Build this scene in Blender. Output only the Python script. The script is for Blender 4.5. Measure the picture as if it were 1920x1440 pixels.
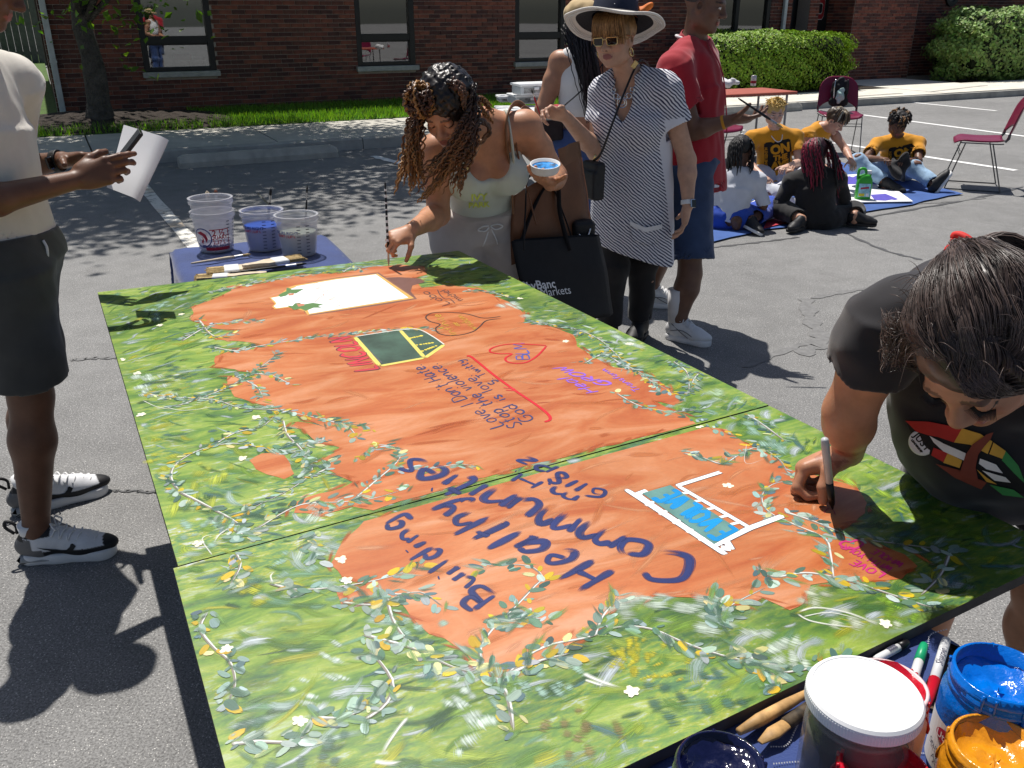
import bpy, bmesh, math, random
import numpy as np
from mathutils import Vector, Matrix, Quaternion
from mathutils.bvhtree import BVHTree
random.seed(7); rng = np.random.default_rng(7)
for _o in list(bpy.data.objects): bpy.data.objects.remove(_o)
sc = bpy.context.scene; C = sc.collection
# ---------------------------------------------------------------- camera, sky, sun, exposure
FPX, PITCH, CAMH = 1640.0, 23.1, 1.58            # focal length in pixels of a 1920 px wide picture
cam = bpy.data.cameras.new('camera'); camo = bpy.data.objects.new('camera', cam); C.objects.link(camo)
camo.location = (0, 0, CAMH); camo.rotation_euler = (math.radians(90-PITCH), 0, 0)
cam.sensor_fit = 'HORIZONTAL'; cam.sensor_width = 36; cam.lens = 36*FPX/1920
cam.clip_start = .05; cam.clip_end = 600; sc.camera = camo
SUN_EL, SUN_AZ = math.radians(66), math.radians(-25)     # azimuth from +Y, clockwise
sdir = Vector((math.sin(SUN_AZ)*math.cos(SUN_EL), math.cos(SUN_AZ)*math.cos(SUN_EL), math.sin(SUN_EL)))
sl = bpy.data.lights.new('sun', 'SUN'); sl.energy = 4.2; sl.angle = math.radians(.53); sl.color = (1, .955, .89)
so = bpy.data.objects.new('sun', sl); C.objects.link(so); so.rotation_euler = (-sdir).to_track_quat('-Z', 'Y').to_euler(); so.location = sdir*40
w = bpy.data.worlds.new('World'); sc.world = w; w.use_nodes = True
_n = w.node_tree.nodes; _n.clear(); _sky = _n.new('ShaderNodeTexSky'); _sky.sky_type = 'NISHITA'; _sky.sun_disc = False
_sky.sun_elevation = SUN_EL; _sky.sun_rotation = SUN_AZ; _sky.air_density = 1.0; _sky.dust_density = 1.6; _sky.ozone_density = 1.0
_bg = _n.new('ShaderNodeBackground'); _bg.inputs[1].default_value = .055; _wo = _n.new('ShaderNodeOutputWorld')
w.node_tree.links.new(_sky.outputs[0], _bg.inputs[0]); w.node_tree.links.new(_bg.outputs[0], _wo.inputs[0])
vs = sc.view_settings; vs.view_transform = 'Standard'; vs.look = 'None'; vs.gamma = 1; vs.use_curve_mapping = False; vs.exposure = 0.45
sc.cycles.max_bounces = 6; sc.cycles.transparent_max_bounces = 12

# ---------------------------------------------------------------- geometry helpers
_th = math.radians(PITCH)
_fw = np.array([0, math.cos(_th), -math.sin(_th)]); _rt = np.array([1., 0, 0]); _up = np.cross(_rt, _fw)
def ray(px, py): return (px-960)/FPX*_rt - (py-720)/FPX*_up + _fw
def at(px, py, z=0.):
    d = ray(px, py); t = (z-CAMH)/d[2]; return np.array([t*d[0], t*d[1], z])
def aty(px, py, Y):
    d = ray(px, py); t = Y/d[1]; return np.array([t*d[0], Y, CAMH+t*d[2]])
V = lambda *a: np.array(a if len(a) > 1 else a[0], float)
def nrm(v): v = np.asarray(v, float); return v/(np.linalg.norm(v)+1e-12)
def rotm(axis, deg):
    a = nrm(axis); t = math.radians(deg); K = np.array([[0, -a[2], a[1]], [a[2], 0, -a[0]], [-a[1], a[0], 0]])
    return np.eye(3)+math.sin(t)*K+(1-math.cos(t))*K@K
def frame(fwd, up=(0, 0, 1)):                    # columns: right, forward, up
    f = nrm(fwd); r = nrm(np.cross(f, up)); u = np.cross(r, f); return np.stack([r, f, u], 1)
def rz(deg): return rotm((0, 0, 1), deg)

class MB:
    def __init__(s): s.v = []; s.f = []; s.c = []; s.n = 0; s.m = []
    def add(s, v, f, col=None, mi=0):
        v = np.asarray(v, float).reshape(-1, 3)
        s.v.append(v); s.f += [tuple(int(i)+s.n for i in q) for q in f]; s.n += len(v); s.m += [mi]*len(f)
        if col is not None: s.c.append(np.broadcast_to(np.asarray(col, float), (len(v), 3)))
        return s
    def box(s, c, h, R=None, col=None, bev=0, mi=0):
        c = V(c); h = V(h); R = np.eye(3) if R is None else R
        if bev <= 0:
            p = np.array([[x, y, z] for x in (-1, 1) for y in (-1, 1) for z in (-1, 1)])*h
            f = [(0, 1, 3, 2), (4, 6, 7, 5), (0, 4, 5, 1), (2, 3, 7, 6), (0, 2, 6, 4), (1, 5, 7, 3)]
        else:
            b = min(bev, *(h*.98)); hh = h-b; p = []; 
            for ax in range(3):
                e = np.eye(3)[ax]*b
                p += [np.array([x, y, z])*hh+np.array([x, y, z])*e for x in (-1, 1) for y in (-1, 1) for z in (-1, 1)]
            p = np.array(p); g = lambda ax, i: ax*8+i
            f = [tuple(g(0, i) for i in (0, 1, 3, 2)), tuple(g(0, i) for i in (4, 6, 7, 5)), tuple(g(1, i) for i in (0, 4, 5, 1)), tuple(g(1, i) for i in (2, 3, 7, 6)), tuple(g(2, i) for i in (0, 2, 6, 4)), tuple(g(2, i) for i in (1, 5, 7, 3))]
            for i in range(8):
                f.append((g(0, i), g(1, i), g(2, i)))
            for a, b_, ax1, ax2 in [(0, 1, 0, 1), (2, 3, 0, 1), (4, 5, 0, 1), (6, 7, 0, 1), (0, 2, 0, 2), (1, 3, 0, 2), (4, 6, 0, 2), (5, 7, 0, 2), (0, 4, 1, 2), (1, 5, 1, 2), (2, 6, 1, 2), (3, 7, 1, 2)]:
                f.append((g(ax1, a), g(ax1, b_), g(ax2, b_), g(ax2, a)))
        return s.add(p@R.T+c, f, col, mi)
    def tube(s, path, r, n=6, col=None, cap=True, flat=None, up=None, mi=0):
        p = np.asarray(path, float); k = len(p); r = np.broadcast_to(np.asarray(r, float), (k,))
        t = np.gradient(p, axis=0); t /= np.linalg.norm(t, axis=1)[:, None]+1e-12
        u = V(up) if up is not None else (V(0, 0, 1) if abs(t[0][2]) < .9 else V(1, 0, 0))
        vs_ = []; f = []
        fl = 1. if flat is None else flat
        for i in range(k):
            a = nrm(np.cross(t[i], u)); b = np.cross(a, t[i]); 
            if up is None: u = b
            ang = np.arange(n)*2*math.pi/n
            vs_.append(p[i]+r[i]*(np.outer(np.cos(ang), a)+fl*np.outer(np.sin(ang), b)))
        for i in range(k-1):
            for j in range(n):
                f.append((i*n+j, i*n+(j+1) % n, (i+1)*n+(j+1) % n, (i+1)*n+j))
        if cap: f.append(tuple(range(n-1, -1, -1))); f.append(tuple((k-1)*n+j for j in range(n)))
        c = None
        if col is not None:
            c = np.asarray(col, float)
            if c.ndim == 2: c = np.repeat(c, n, axis=0)
        return s.add(np.concatenate(vs_), f, c, mi)
    def lathe(s, prof, c=(0, 0, 0), R=None, n=24, col=None, sx=1, sy=1, mi=0):   # prof: (radius, z)
        R = np.eye(3) if R is None else R; k = len(prof); p = []; f = []
        for r, z in prof:
            a = np.arange(n)*2*math.pi/n; p.append(np.stack([r*np.cos(a)*sx, r*np.sin(a)*sy, np.full(n, z)], 1))
        for i in range(k-1):
            for j in range(n): f.append((i*n+j, i*n+(j+1) % n, (i+1)*n+(j+1) % n, (i+1)*n+j))
        return s.add(np.concatenate(p)@R.T+V(c), f, col, mi)
    def prism(s, pts, z0, z1, col=None, mi=0):    # pts: xy polygon, counter-clockwise
        n = len(pts); p = [(x, y, z0) for x, y in pts]+[(x, y, z1) for x, y in pts]
        f = [tuple(range(n-1, -1, -1)), tuple(range(n, 2*n))]+[(i, (i+1) % n, n+(i+1) % n, n+i) for i in range(n)]
        return s.add(p, f, col, mi)
    def mesh(s, name):
        me = bpy.data.meshes.new(name); vv = np.concatenate(s.v) if s.v else np.zeros((0, 3))
        fill_mesh(me, vv, s.f)
        if s.c and sum(len(c) for c in s.c) == len(vv): setcol(me, np.concatenate(s.c))
        if any(s.m): me.polygons.foreach_set('material_index', np.array(s.m, np.int32))
        return me
    def build(s, name, mat, parent=None, smooth=False, **kw):
        return obj(name, s.mesh(name), mat, parent, smooth, **kw)
def fill_mesh(me, v, f):
    L = np.fromiter((len(q) for q in f), np.int32, len(f)); tot = int(L.sum())
    me.vertices.add(len(v)); me.vertices.foreach_set('co', np.asarray(v, np.float32).ravel())
    me.loops.add(tot); me.loops.foreach_set('vertex_index', np.fromiter((i for q in f for i in q), np.int32, tot))
    me.polygons.add(len(f)); me.polygons.foreach_set('loop_start', np.concatenate([[0], np.cumsum(L)[:-1]]).astype(np.int32) if len(f) else np.zeros(0, np.int32))
    me.update(calc_edges=True); me.validate()
def quadmesh(name, v, q):
    me = bpy.data.meshes.new(name); n = len(q)
    me.vertices.add(len(v)); me.vertices.foreach_set('co', np.asarray(v, np.float32).ravel())
    me.loops.add(4*n); me.loops.foreach_set('vertex_index', np.asarray(q, np.int32).ravel())
    me.polygons.add(n); me.polygons.foreach_set('loop_start', np.arange(0, 4*n, 4, dtype=np.int32))
    me.update(calc_edges=True); return me
def setcol(me, c):
    a = me.color_attributes.new('Col', 'FLOAT_COLOR', 'POINT'); d = np.ones((len(c), 4), np.float32); d[:, :3] = c
    a.data.foreach_set('color', d.ravel())
def obj(name, me, mat=None, parent=None, smooth=False, label=None, cat=None, group=None, kind=None):
    o = bpy.data.objects.new(name, me); C.objects.link(o)
    if mat is not None:
        for m in (mat if isinstance(mat, (list, tuple)) else [mat]): me.materials.append(m)
    if parent is not None: o.parent = parent
    if me is not None and len(me.polygons): me.polygons.foreach_set('use_smooth', np.full(len(me.polygons), bool(smooth)))
    return tag(o, label, cat, group, kind)
def tag(o, label=None, cat=None, group=None, kind=None):
    if label: o['label'] = label
    if cat: o['category'] = cat
    if group: o['group'] = group
    if kind: o['kind'] = kind
    return o
def thing(name, label, cat, loc=(0, 0, 0), rot=0, group=None):
    o = bpy.data.objects.new(name, None); C.objects.link(o); o.location = Vector([float(x) for x in loc]); o.rotation_euler = (0, 0, math.radians(rot))
    o.empty_display_size = .1
    return tag(o, label, cat, group)
def worldparent(o, p):                            # parent keeping vertices given in world coordinates
    o.parent = p; o.matrix_parent_inverse = p.matrix_basis.inverted(); return o
def copy_tree(o, parent=None):
    c = o.copy(); C.objects.link(c); c.parent = parent
    for ch in [x for x in bpy.data.objects if x.parent == o]: copy_tree(ch, c)
    return c
def spline(pts, n=40):
    p = np.asarray(pts, float)
    if len(p) < 3: return np.linspace(p[0], p[-1], n)
    q = np.concatenate([[2*p[0]-p[1]], p, [2*p[-1]-p[-2]]]); out = []
    m = len(p)-1; ts = np.linspace(0, m, n)
    for t in ts:
        i = min(int(t), m-1); u = t-i; a, b, c, d = q[i:i+4]
        out.append(.5*((2*b)+(-a+c)*u+(2*a-5*b+4*c-d)*u*u+(-a+3*b-3*c+d)*u**3))
    return np.array(out)

# ---------------------------------------------------------------- materials
def _mat(name):
    m = bpy.data.materials.new(name); m.use_nodes = True; nt = m.node_tree; b = nt.nodes['Principled BSDF']; return m, nt, b
def _noise(nt, scale, detail=4, vec=None, rough=.6, dist=0):
    n = nt.nodes.new('ShaderNodeTexNoise'); n.inputs['Scale'].default_value = scale; n.inputs['Detail'].default_value = detail; n.inputs['Roughness'].default_value = rough; n.inputs['Distortion'].default_value = dist
    if vec is not None: nt.links.new(vec, n.inputs['Vector'])
    return n
def _coord(nt, out='Object', scale=None, rot=None):
    t = nt.nodes.new('ShaderNodeTexCoord'); o = t.outputs[out]
    if scale or rot:
        mp = nt.nodes.new('ShaderNodeMapping'); nt.links.new(o, mp.inputs[0])
        if scale: mp.inputs['Scale'].default_value = scale
        if rot: mp.inputs['Rotation'].default_value = rot
        o = mp.outputs[0]
    return o
def _ramp(nt, fac, stops, interp='LINEAR'):
    r = nt.nodes.new('ShaderNodeValToRGB'); nt.links.new(fac, r.inputs[0]); e = r.color_ramp.elements; r.color_ramp.interpolation = interp
    while len(e) < len(stops): e.new(.5)
    for el, (p, c) in zip(e, stops): el.position = p; el.color = (*c, 1) if len(c) == 3 else c
    return r.outputs[0]
def _mix(nt, a, b, fac, mode='MIX'):
    m = nt.nodes.new('ShaderNodeMix'); m.data_type = 'RGBA'; m.blend_type = mode; ins = m.inputs
    for s, v in ((ins[0], fac), (ins[6], a), (ins[7], b)):
        if isinstance(v, (int, float)): s.default_value = v
        elif isinstance(v, tuple): s.default_value = (*v, 1)[:4]
        else: nt.links.new(v, s)
    return m.outputs[2]
def _math(nt, op, a, b=0.):
    m = nt.nodes.new('ShaderNodeMath'); m.operation = op
    for s, v in ((m.inputs[0], a), (m.inputs[1], b)):
        if isinstance(v, (int, float)): s.default_value = v
        else: nt.links.new(v, s)
    return m.outputs[0]
def _bump(nt, b, h, strength=.3, dist=.01):
    n = nt.nodes.new('ShaderNodeBump'); n.inputs['Strength'].default_value = strength; n.inputs['Distance'].default_value = dist
    nt.links.new(h, n.inputs['Height']); nt.links.new(n.outputs[0], b.inputs['Normal'])
def pmat(name, col, rough=.6, var=.12, scale=25, bump=0., bscale=120, bdist=.002, spec=.4, metal=0., attr=False, sss=0., coord='Object', trans=0., ior=1.45, sheen=0., alpha=1., coat=0., detail=4):
    m, nt, b = _mat(name); v = _coord(nt, coord); n = _noise(nt, scale, detail, v)
    g = _ramp(nt, n.outputs[0], [(.3, (1-var,)*3), (.7, (1+var,)*3)])
    base = (*col, 1) if not attr else None
    if attr:
        a = nt.nodes.new('ShaderNodeVertexColor'); a.layer_name = 'Col'; base = a.outputs[0]
        out = _mix(nt, base, g, 1., 'MULTIPLY')
    else: out = _mix(nt, tuple(col), g, 1., 'MULTIPLY')
    nt.links.new(out, b.inputs['Base Color']); b.inputs['Roughness'].default_value = rough; b.inputs['Specular IOR Level'].default_value = spec; b.inputs['Metallic'].default_value = metal
    b.inputs['IOR'].default_value = ior
    if bump: _bump(nt, b, _noise(nt, bscale, 3, v).outputs[0], bump, bdist)
    if sss: b.inputs['Subsurface Weight'].default_value = sss; b.inputs['Subsurface Radius'].default_value = (1, .35, .2); b.inputs['Subsurface Scale'].default_value = .006
    if trans: b.inputs['Transmission Weight'].default_value = trans
    if sheen: b.inputs['Sheen Weight'].default_value = sheen
    if coat: b.inputs['Coat Weight'].default_value = coat; b.inputs['Coat Roughness'].default_value = .1
    b.inputs['Alpha'].default_value = alpha
    return m
def srgb(r, g, b): return tuple((c/255/12.92 if c/255 <= .04045 else ((c/255+.055)/1.055)**2.4) for c in (r, g, b))

# ---------------------------------------------------------------- text helper (flat lettering meshes)
_txc = {}
def text_mesh(s, size=1., extrude=0., shear=0., bold=0., spacing=1.):
    cu = bpy.data.curves.new('lettering', 'FONT'); cu.body = s; cu.size = size; cu.align_x = 'CENTER'; cu.align_y = 'CENTER'; cu.shear = shear; cu.offset = bold; cu.resolution_u = 3; cu.space_character = spacing
    o = bpy.data.objects.new('lettering', cu); C.objects.link(o); dg = bpy.context.evaluated_depsgraph_get(); dg.update()
    me = o.evaluated_get(dg).to_mesh(); v = np.array([q.co[:] for q in me.vertices]); f = [tuple(p.vertices) for p in me.polygons]
    o.evaluated_get(dg).to_mesh_clear(); bpy.data.objects.remove(o); bpy.data.curves.remove(cu)
    return v, f
def subdiv_tris(v, f, maxlen):
    bm = bmesh.new(); vv = [bm.verts.new(p) for p in v]
    for q in f:
        try: bm.faces.new([vv[i] for i in q])
        except Exception: pass
    bmesh.ops.triangulate(bm, faces=bm.faces[:])
    for _ in range(5):
        e = [x for x in bm.edges if x.calc_length() > maxlen]
        if not e: break
        bmesh.ops.subdivide_edges(bm, edges=e, cuts=1); bmesh.ops.triangulate(bm, faces=[q for q in bm.faces if len(q.verts) > 3])
    bm.verts.index_update(); v = np.array([x.co[:] for x in bm.verts]); f = [tuple(x.index for x in q.verts) for q in bm.faces]; bm.free(); return v, f
def bvh_of(o):
    me = o.data; return BVHTree.FromPolygons([tuple(v.co) for v in me.vertices], [tuple(p.vertices) for p in me.polygons])
def decal(v, f, origin, ux, uy, bvh, off=.003, maxlen=.02, start=.3):
    """lay a flat shape (xy) on a surface along the inward normal of its frame; vertices in the surface's coordinates"""
    v, f = subdiv_tris(np.asarray(v, float), f, maxlen); ux = nrm(ux); nn = nrm(np.cross(ux, uy)); uy = np.cross(nn, ux); out = []; ok = []
    for x, y, *_ in v:
        p = V(origin)+x*ux+y*uy; h, n_, i_, d_ = bvh.ray_cast(Vector(p+nn*start), Vector(-nn), start*2.5)
        if h is None: out.append(p); ok.append(False)
        else: out.append(np.array(h)+nn*off); ok.append(True)
    return np.array(out), [q for q in f if all(ok[i] for i in q)]
# ================================================================ the place: wall frame (s along the facade, d out from the camera, z up)
T_ = V(.892, .452, 0); N_ = V(-.452, .892, 0); RW = np.stack([T_, N_, V(0, 0, 1)], 1)
def W(s, d, z=0.): return s*T_+d*N_+V(0, 0, z)
DW, DK, DS, ZS = 15.2, 10.78, 12.7, .13           # wall, kerb face, back of pavement, pavement height
# ---- asphalt
def asphalt_mat():
    m, nt, b = _mat('asphalt'); v = _coord(nt)
    big = _noise(nt, .55, 5, v); med = _noise(nt, 6, 4, v); fine = _noise(nt, 160, 2, v)
    col = _ramp(nt, big.outputs[0], [(.3, (.175, .174, .172)), (.62, (.225, .223, .22))])
    col = _mix(nt, col, _ramp(nt, med.outputs[0], [(.3, (.86,)*3), (.7, (1.1,)*3)]), 1., 'MULTIPLY')
    col = _mix(nt, col, _ramp(nt, fine.outputs[0], [(.35, (.55,)*3), (.65, (1.3,)*3)]), 1., 'MULTIPLY')
    hs = None
    for sc_, lo, hi, br in ((150, .20, .27, .62), (70, .12, .17, .62), (300, .26, .36, .34)):
        vo = nt.nodes.new('ShaderNodeTexVoronoi'); vo.inputs['Scale'].default_value = sc_; nt.links.new(v, vo.inputs['Vector'])
        spot = _ramp(nt, vo.outputs['Distance'], [(lo, (1, 1, 1)), (hi, (0, 0, 0))])
        sep = nt.nodes.new('ShaderNodeSeparateColor'); nt.links.new(vo.outputs['Color'], sep.inputs[0])
        pick = _ramp(nt, sep.outputs[0], [(.42, (0, 0, 0)), (.8, (1, 1, 1))])
        fac = _math(nt, 'MULTIPLY', spot, pick)
        col = _mix(nt, col, (br, br*.98, br*.94), fac)
        hs = fac if hs is None else _math(nt, 'ADD', hs, fac)
    nt.links.new(col, b.inputs['Base Color']); b.inputs['Roughness'].default_value = .82; b.inputs['Specular IOR Level'].default_value = .35
    h = _math(nt, 'ADD', fine.outputs[0], _math(nt, 'MULTIPLY', hs, .5)); _bump(nt, b, h, .75, .004); return m
M = {}
M['asphalt'] = asphalt_mat()
MB().add([(-90, -60, 0), (90, -60, 0), (90, 110, 0), (-90, 110, 0)], [(0, 1, 2, 3)]).build('ground', M['asphalt'], kind='structure')
def sheet(name, mat, pts, z0, z1, **kw): return MB().prism([(p[0], p[1]) for p in pts], z0, z1).build(name, mat, **kw)
M['concrete'] = pmat('concrete', (.47, .45, .40), .85, .16, 3, .5, 60, .004)
M['kerb'] = pmat('kerb concrete', (.36, .35, .32), .85, .2, 5, .5, 60, .004)
M['tar'] = pmat('crack sealer', (.075, .075, .077), .55, .25, 12)
M['patch'] = pmat('patched asphalt', (.175, .174, .173), .85, .2, 30, .6, 200, .003)
M['white_line'] = None
def worn_paint():
    m, nt, b = _mat('worn road paint'); v = _coord(nt); n = _noise(nt, 9, 8, v, .75); n2 = _noise(nt, 2.5, 4, v)
    r = _ramp(nt, n.outputs[0], [(.36, (.12, .115, .11)), (.47, (.66, .64, .58)), (.7, (.74, .72, .68))]); r = _mix(nt, r, _ramp(nt, n2.outputs[0], [(.58, (1, 1, 1)), (.75, (.75, .52, .3))]), 1., 'MULTIPLY')
    nt.links.new(r, b.inputs['Base Color']); b.inputs['Roughness'].default_value = .8; return m
M['white_line'] = worn_paint()
M['line_clean'] = pmat('white road paint', (.74, .74, .73), .75, .12, 20, .2, 100)
def strip(a, b, wdt, z, name, mat, lab, cat, seg=14, jit=.01, grp=None):
    a = V(a)[:2]; b = V(b)[:2]; dr = nrm(b-a); nn = np.array([-dr[1], dr[0]]); v = []; f = []
    for i in range(seg+1):
        p = a+(b-a)*i/seg; e1, e2 = rng.normal(0, jit, 2); v += [(*(p+nn*(wdt/2+e1)), z), (*(p-nn*(wdt/2+e2)), z)]
    for i in range(seg): f.append((2*i, 2*i+1, 2*i+3, 2*i+2))
    o = MB().add(v, f).build(name, mat, kind='structure'); return o
strip(at(240, 318), at(378, 476), .115, .004, 'parking_line', M['white_line'], '', '', 20, .004)
strip(at(700, 293), at(770, 312), .1, .004, 'parking_line', M['line_clean'], '', '')
for a, b in (((1697, 191), (1868, 208)), ((1608, 214.5), (1930, 257)), ((1562, 268), (1905, 320)), ((1360, 240), (1395, 245))):
    strip(at(*a), at(*b), .1, .004, 'parking_line', M['line_clean'], '', '', 14, .003)
# dark sealed cracks and patches in the asphalt
_cz = [.0025]
def crack(pts, wdt, name='crack_seal', mat='tar'):
    _cz[0] += .00012; z = _cz[0]
    p = np.array([at(*q)[:2] for q in pts]); p = spline(np.c_[p, np.zeros(len(p))], 12*len(pts))[:, :2]; k = len(p)
    p = p+.006*np.c_[np.sin(np.arange(k)*.9), np.cos(np.arange(k)*1.3)]; t = np.gradient(p, axis=0); t /= np.linalg.norm(t, axis=1)[:, None]; nn = np.c_[-t[:, 1], t[:, 0]]
    wd = wdt*(.8+.3*np.sin(np.arange(k)*.7+wdt*90)+.2*rng.random(k)); wd[0] = wd[-1] = .002
    v = np.concatenate([np.c_[p+nn*wd[:, None]/2, np.full(k, z)], np.c_[p-nn*wd[:, None]/2, np.full(k, z)]])
    MB().add(v, [(i, i+k, i+k+1, i+1) for i in range(k-1)]).build(name, M[mat], kind='structure')
crack([(1590, 440), (1660, 470), (1730, 488)], .035); crack([(1330, 465), (1420, 455), (1500, 445)], .03)
crack([(1390, 690), (1480, 655), (1560, 630), (1600, 615)], .05, mat='patch'); crack([(1510, 560), (1520, 600), (1540, 640), (1500, 665)], .09, mat='patch'); crack([(1520, 560), (1600, 545), (1690, 535)], .05, mat='patch')
crack([(130, 676), (180, 672), (230, 672)], .03, mat='patch'); crack([(210, 921), (260, 922), (300, 925)], .012); crack([(610, 385), (680, 378), (760, 374)], .02); crack([(1560, 420), (1700, 395), (1830, 372), (1920, 350)], .04)
crack([(1680, 385), (1760, 380), (1850, 372)], .03, mat='patch'); crack([(1390, 300), (1500, 290), (1620, 300)], .03, mat='patch')
# ---- pavement, kerb, lawn
SE = 9.4                                           # the raised pavement ends / steps back here
for k in range(12):                                # pavement slabs
    s0 = -14+k*2.05; s1 = s0+2.03
    if s0 > 5.2: continue
    sheet('pavement', M['concrete'], [W(s0, DK+.16), W(s1, DK+.16), W(s1, DS), W(s0, DS)], 0, ZS-.004*rng.random(), kind='structure')
def kerbrun(s0, s1, d):
    pts = [(0, 0), (.15, 0), (.15, ZS+.003), (.035, ZS+.003), (.012, ZS-.012)]
    v = [W(s0, d+x, z) for x, z in pts]+[W(s1, d+x, z) for x, z in pts]; n = 5
    MB().add(v, [tuple(range(n)), tuple(range(2*n-1, n-1, -1))]+[(i, n+i, n+(i+1) % n, (i+1) % n) for i in range(n)]).build('kerb', M['kerb'], kind='structure')
for k in range(7): kerbrun(-14+k*2.9, -14+k*2.9+2.89, DK)
# right-hand entrance walk (paler, wide)
M['walk'] = pmat('pale concrete walk', (.62, .59, .52), .85, .14, 4, .5, 70, .004)
DKR = 11.95
for a, b, c_, d_ in ((6.5, 9.6, DKR, 13.3), (9.62, 12.6, DKR+.02, 13.3), (12.62, 15.4, DKR+.03, 13.3), (15.42, 17.9, DKR+.05, 17), (17.92, 21, 10.9, 13.6), (21.02, 30, 9.5, 13.6)):
    sheet('entrance_walk', M['walk'], [W(a, c_), W(b, c_), W(b, d_), W(a, d_)], 0, ZS-.003*rng.random(), kind='structure')
MB().box(W(12.2, DKR-.03, .058), (5.7, .035, .058), RW).build('kerb', M['kerb'], kind='structure')
# lawn strip and bed
M['soil'] = pmat('mulch', (.035, .026, .02), .95, .5, 18, 1., 40, .03)
M['turf'] = pmat('turf', (.06, .11, .02), .9, .4, 8, .6, 90, .01)
sheet('lawn', M['turf'], [W(-.3, DS+.01), W(8.4, DS+.01), W(8.4, DW+.3), W(-.3, DW+.3)], 0, ZS+.005, kind='structure')
sheet('lawn', M['turf'], [W(-30, DS+.01), W(-.32, DS+.01), W(-.32, 40), W(-30, 40)], 0, ZS+.003, kind='structure')
sheet('lawn', M['turf'], [W(-.31, DW+.31), W(.11, DW+.31), W(.11, 40), W(-.31, 40)], 0, ZS+.004, kind='structure')
sheet('planting_bed', M['soil'], [W(8.42, 13.32), W(15.3, 13.32), W(15.3, DW+.3), W(8.42, DW+.3)], 0, ZS+.01, kind='structure')
def mound():
    mb = MB(); n, m_ = 40, 14; v = []; f = []
    for i in range(n+1):
        for j in range(m_+1):
            s_ = -1.2+3.6*i/n; d = 12.75+2.3*j/m_; e = math.sin(math.pi*i/n)**.6*math.sin(math.pi*j/m_)
            v.append(W(s_, d, ZS+.004+.16*e+rng.normal(0, .012)*e))
    for i in range(n):
        for j in range(m_): a = i*(m_+1)+j; f.append((a, a+m_+1, a+m_+2, a+1))
    return mb.add(v, f).build('mulch_bed', M['soil'], kind='structure', smooth=False)
mound()
def leafmat(name, col, tr=.35, var=.4):
    m, nt, b = _mat(name); a = nt.nodes.new('ShaderNodeVertexColor'); a.layer_name = 'Col'
    c = _mix(nt, tuple(col), a.outputs[0], 1., 'MULTIPLY'); nt.links.new(c, b.inputs['Base Color']); b.inputs['Roughness'].default_value = .5; b.inputs['Specular IOR Level'].default_value = .3
    tl = nt.nodes.new('ShaderNodeBsdfTranslucent'); c2 = _mix(nt, c, (1.3, 1.5, .4), 1., 'MULTIPLY'); nt.links.new(c2, tl.inputs[0])
    mx = nt.nodes.new('ShaderNodeMixShader'); mx.inputs[0].default_value = tr; nt.links.new(b.outputs[0], mx.inputs[1]); nt.links.new(tl.outputs[0], mx.inputs[2])
    nt.links.new(mx.outputs[0], nt.nodes['Material Output'].inputs[0]); return m
def leaves(pts, size, nrmv=None, jitter=1., col=(.6, 1.4), fold=.25):
    """one folded leaf (two quads) at each point: vertices, faces, colour"""
    k = len(pts); a = rng.normal(size=(k, 3)); a /= np.linalg.norm(a, axis=1)[:, None]
    n = rng.normal(size=(k, 3))*jitter+(np.array([0, 0, 1.]) if nrmv is None else nrmv); n /= np.linalg.norm(n, axis=1)[:, None]
    a -= (a*n).sum(1)[:, None]*n; a /= np.linalg.norm(a, axis=1)[:, None]+1e-9; b = np.cross(n, a); L = (size*(.6+.8*rng.random(k)))[:, None]; wd = L*.32
    p0 = pts; p1 = pts+a*L*.5+b*wd+n*L*fold*.4; p2 = pts+a*L; p3 = pts+a*L*.5-b*wd+n*L*fold*.4
    v = np.stack([p0, p1, p2, p3], 1).reshape(-1, 3); i = np.arange(k)*4
    q = np.concatenate([np.stack([i, i+1, i+2], 1), np.stack([i, i+2, i+3], 1)])
    c = np.repeat((col[0]+(col[1]-col[0])*rng.random(k))[:, None]*np.array([[1, 1, 1.]])*(1+rng.normal(0, .08, (k, 3))), 4, axis=0)
    return v, [tuple(t) for t in q], np.clip(c, .05, 3)
M['grass'] = leafmat('grass blades', (.16, .30, .035), .4)
def blades(spts, hgt, name, lab):
    k = len(spts); az = rng.random(k)*6.28; h = hgt*(.5+.9*rng.random(k)); wd = .006+.004*rng.random(k)
    d = np.c_[np.cos(az), np.sin(az), np.zeros(k)]; e = np.c_[-np.sin(az), np.cos(az), np.zeros(k)]; lean = (.2+.5*rng.random(k))*h
    tip = spts+d*lean[:, None]+np.c_[np.zeros(k), np.zeros(k), h]; v = np.stack([spts-e*wd[:, None], spts+e*wd[:, None], tip], 1).reshape(-1, 3)
    i = np.arange(k)*3; c = np.repeat((.55+.8*rng.random(k))[:, None]*np.array([[1, 1, 1.]])*(1+rng.normal(0, .1, (k, 3))), 3, axis=0)
    MB().add(v, [(a, a+1, a+2) for a in i], np.clip(c, .1, 2)).build(name, M['grass'], kind='stuff', label=lab, cat='grass')
def scatter(s0, s1, d0, d1, k, z=ZS): s_ = s0+(s1-s0)*rng.random(k); d = d0+(d1-d0)*rng.random(k); return np.outer(s_, T_)+np.outer(d, N_)+np.array([0, 0, z])
blades(scatter(1.9, 8.4, DS, DW-.1, 26000), .075, 'grass', 'bright green grass strip between the pavement and the brick wall')
blades(np.concatenate([scatter(-6, -.3, DS, 16, 9000), scatter(-1, 1.8, DS, DS+.5, 1500), scatter(-8, -.5, 16, 30, 6000)]), .1, 'grass', 'shaded grass running past the end of the brick building')

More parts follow.
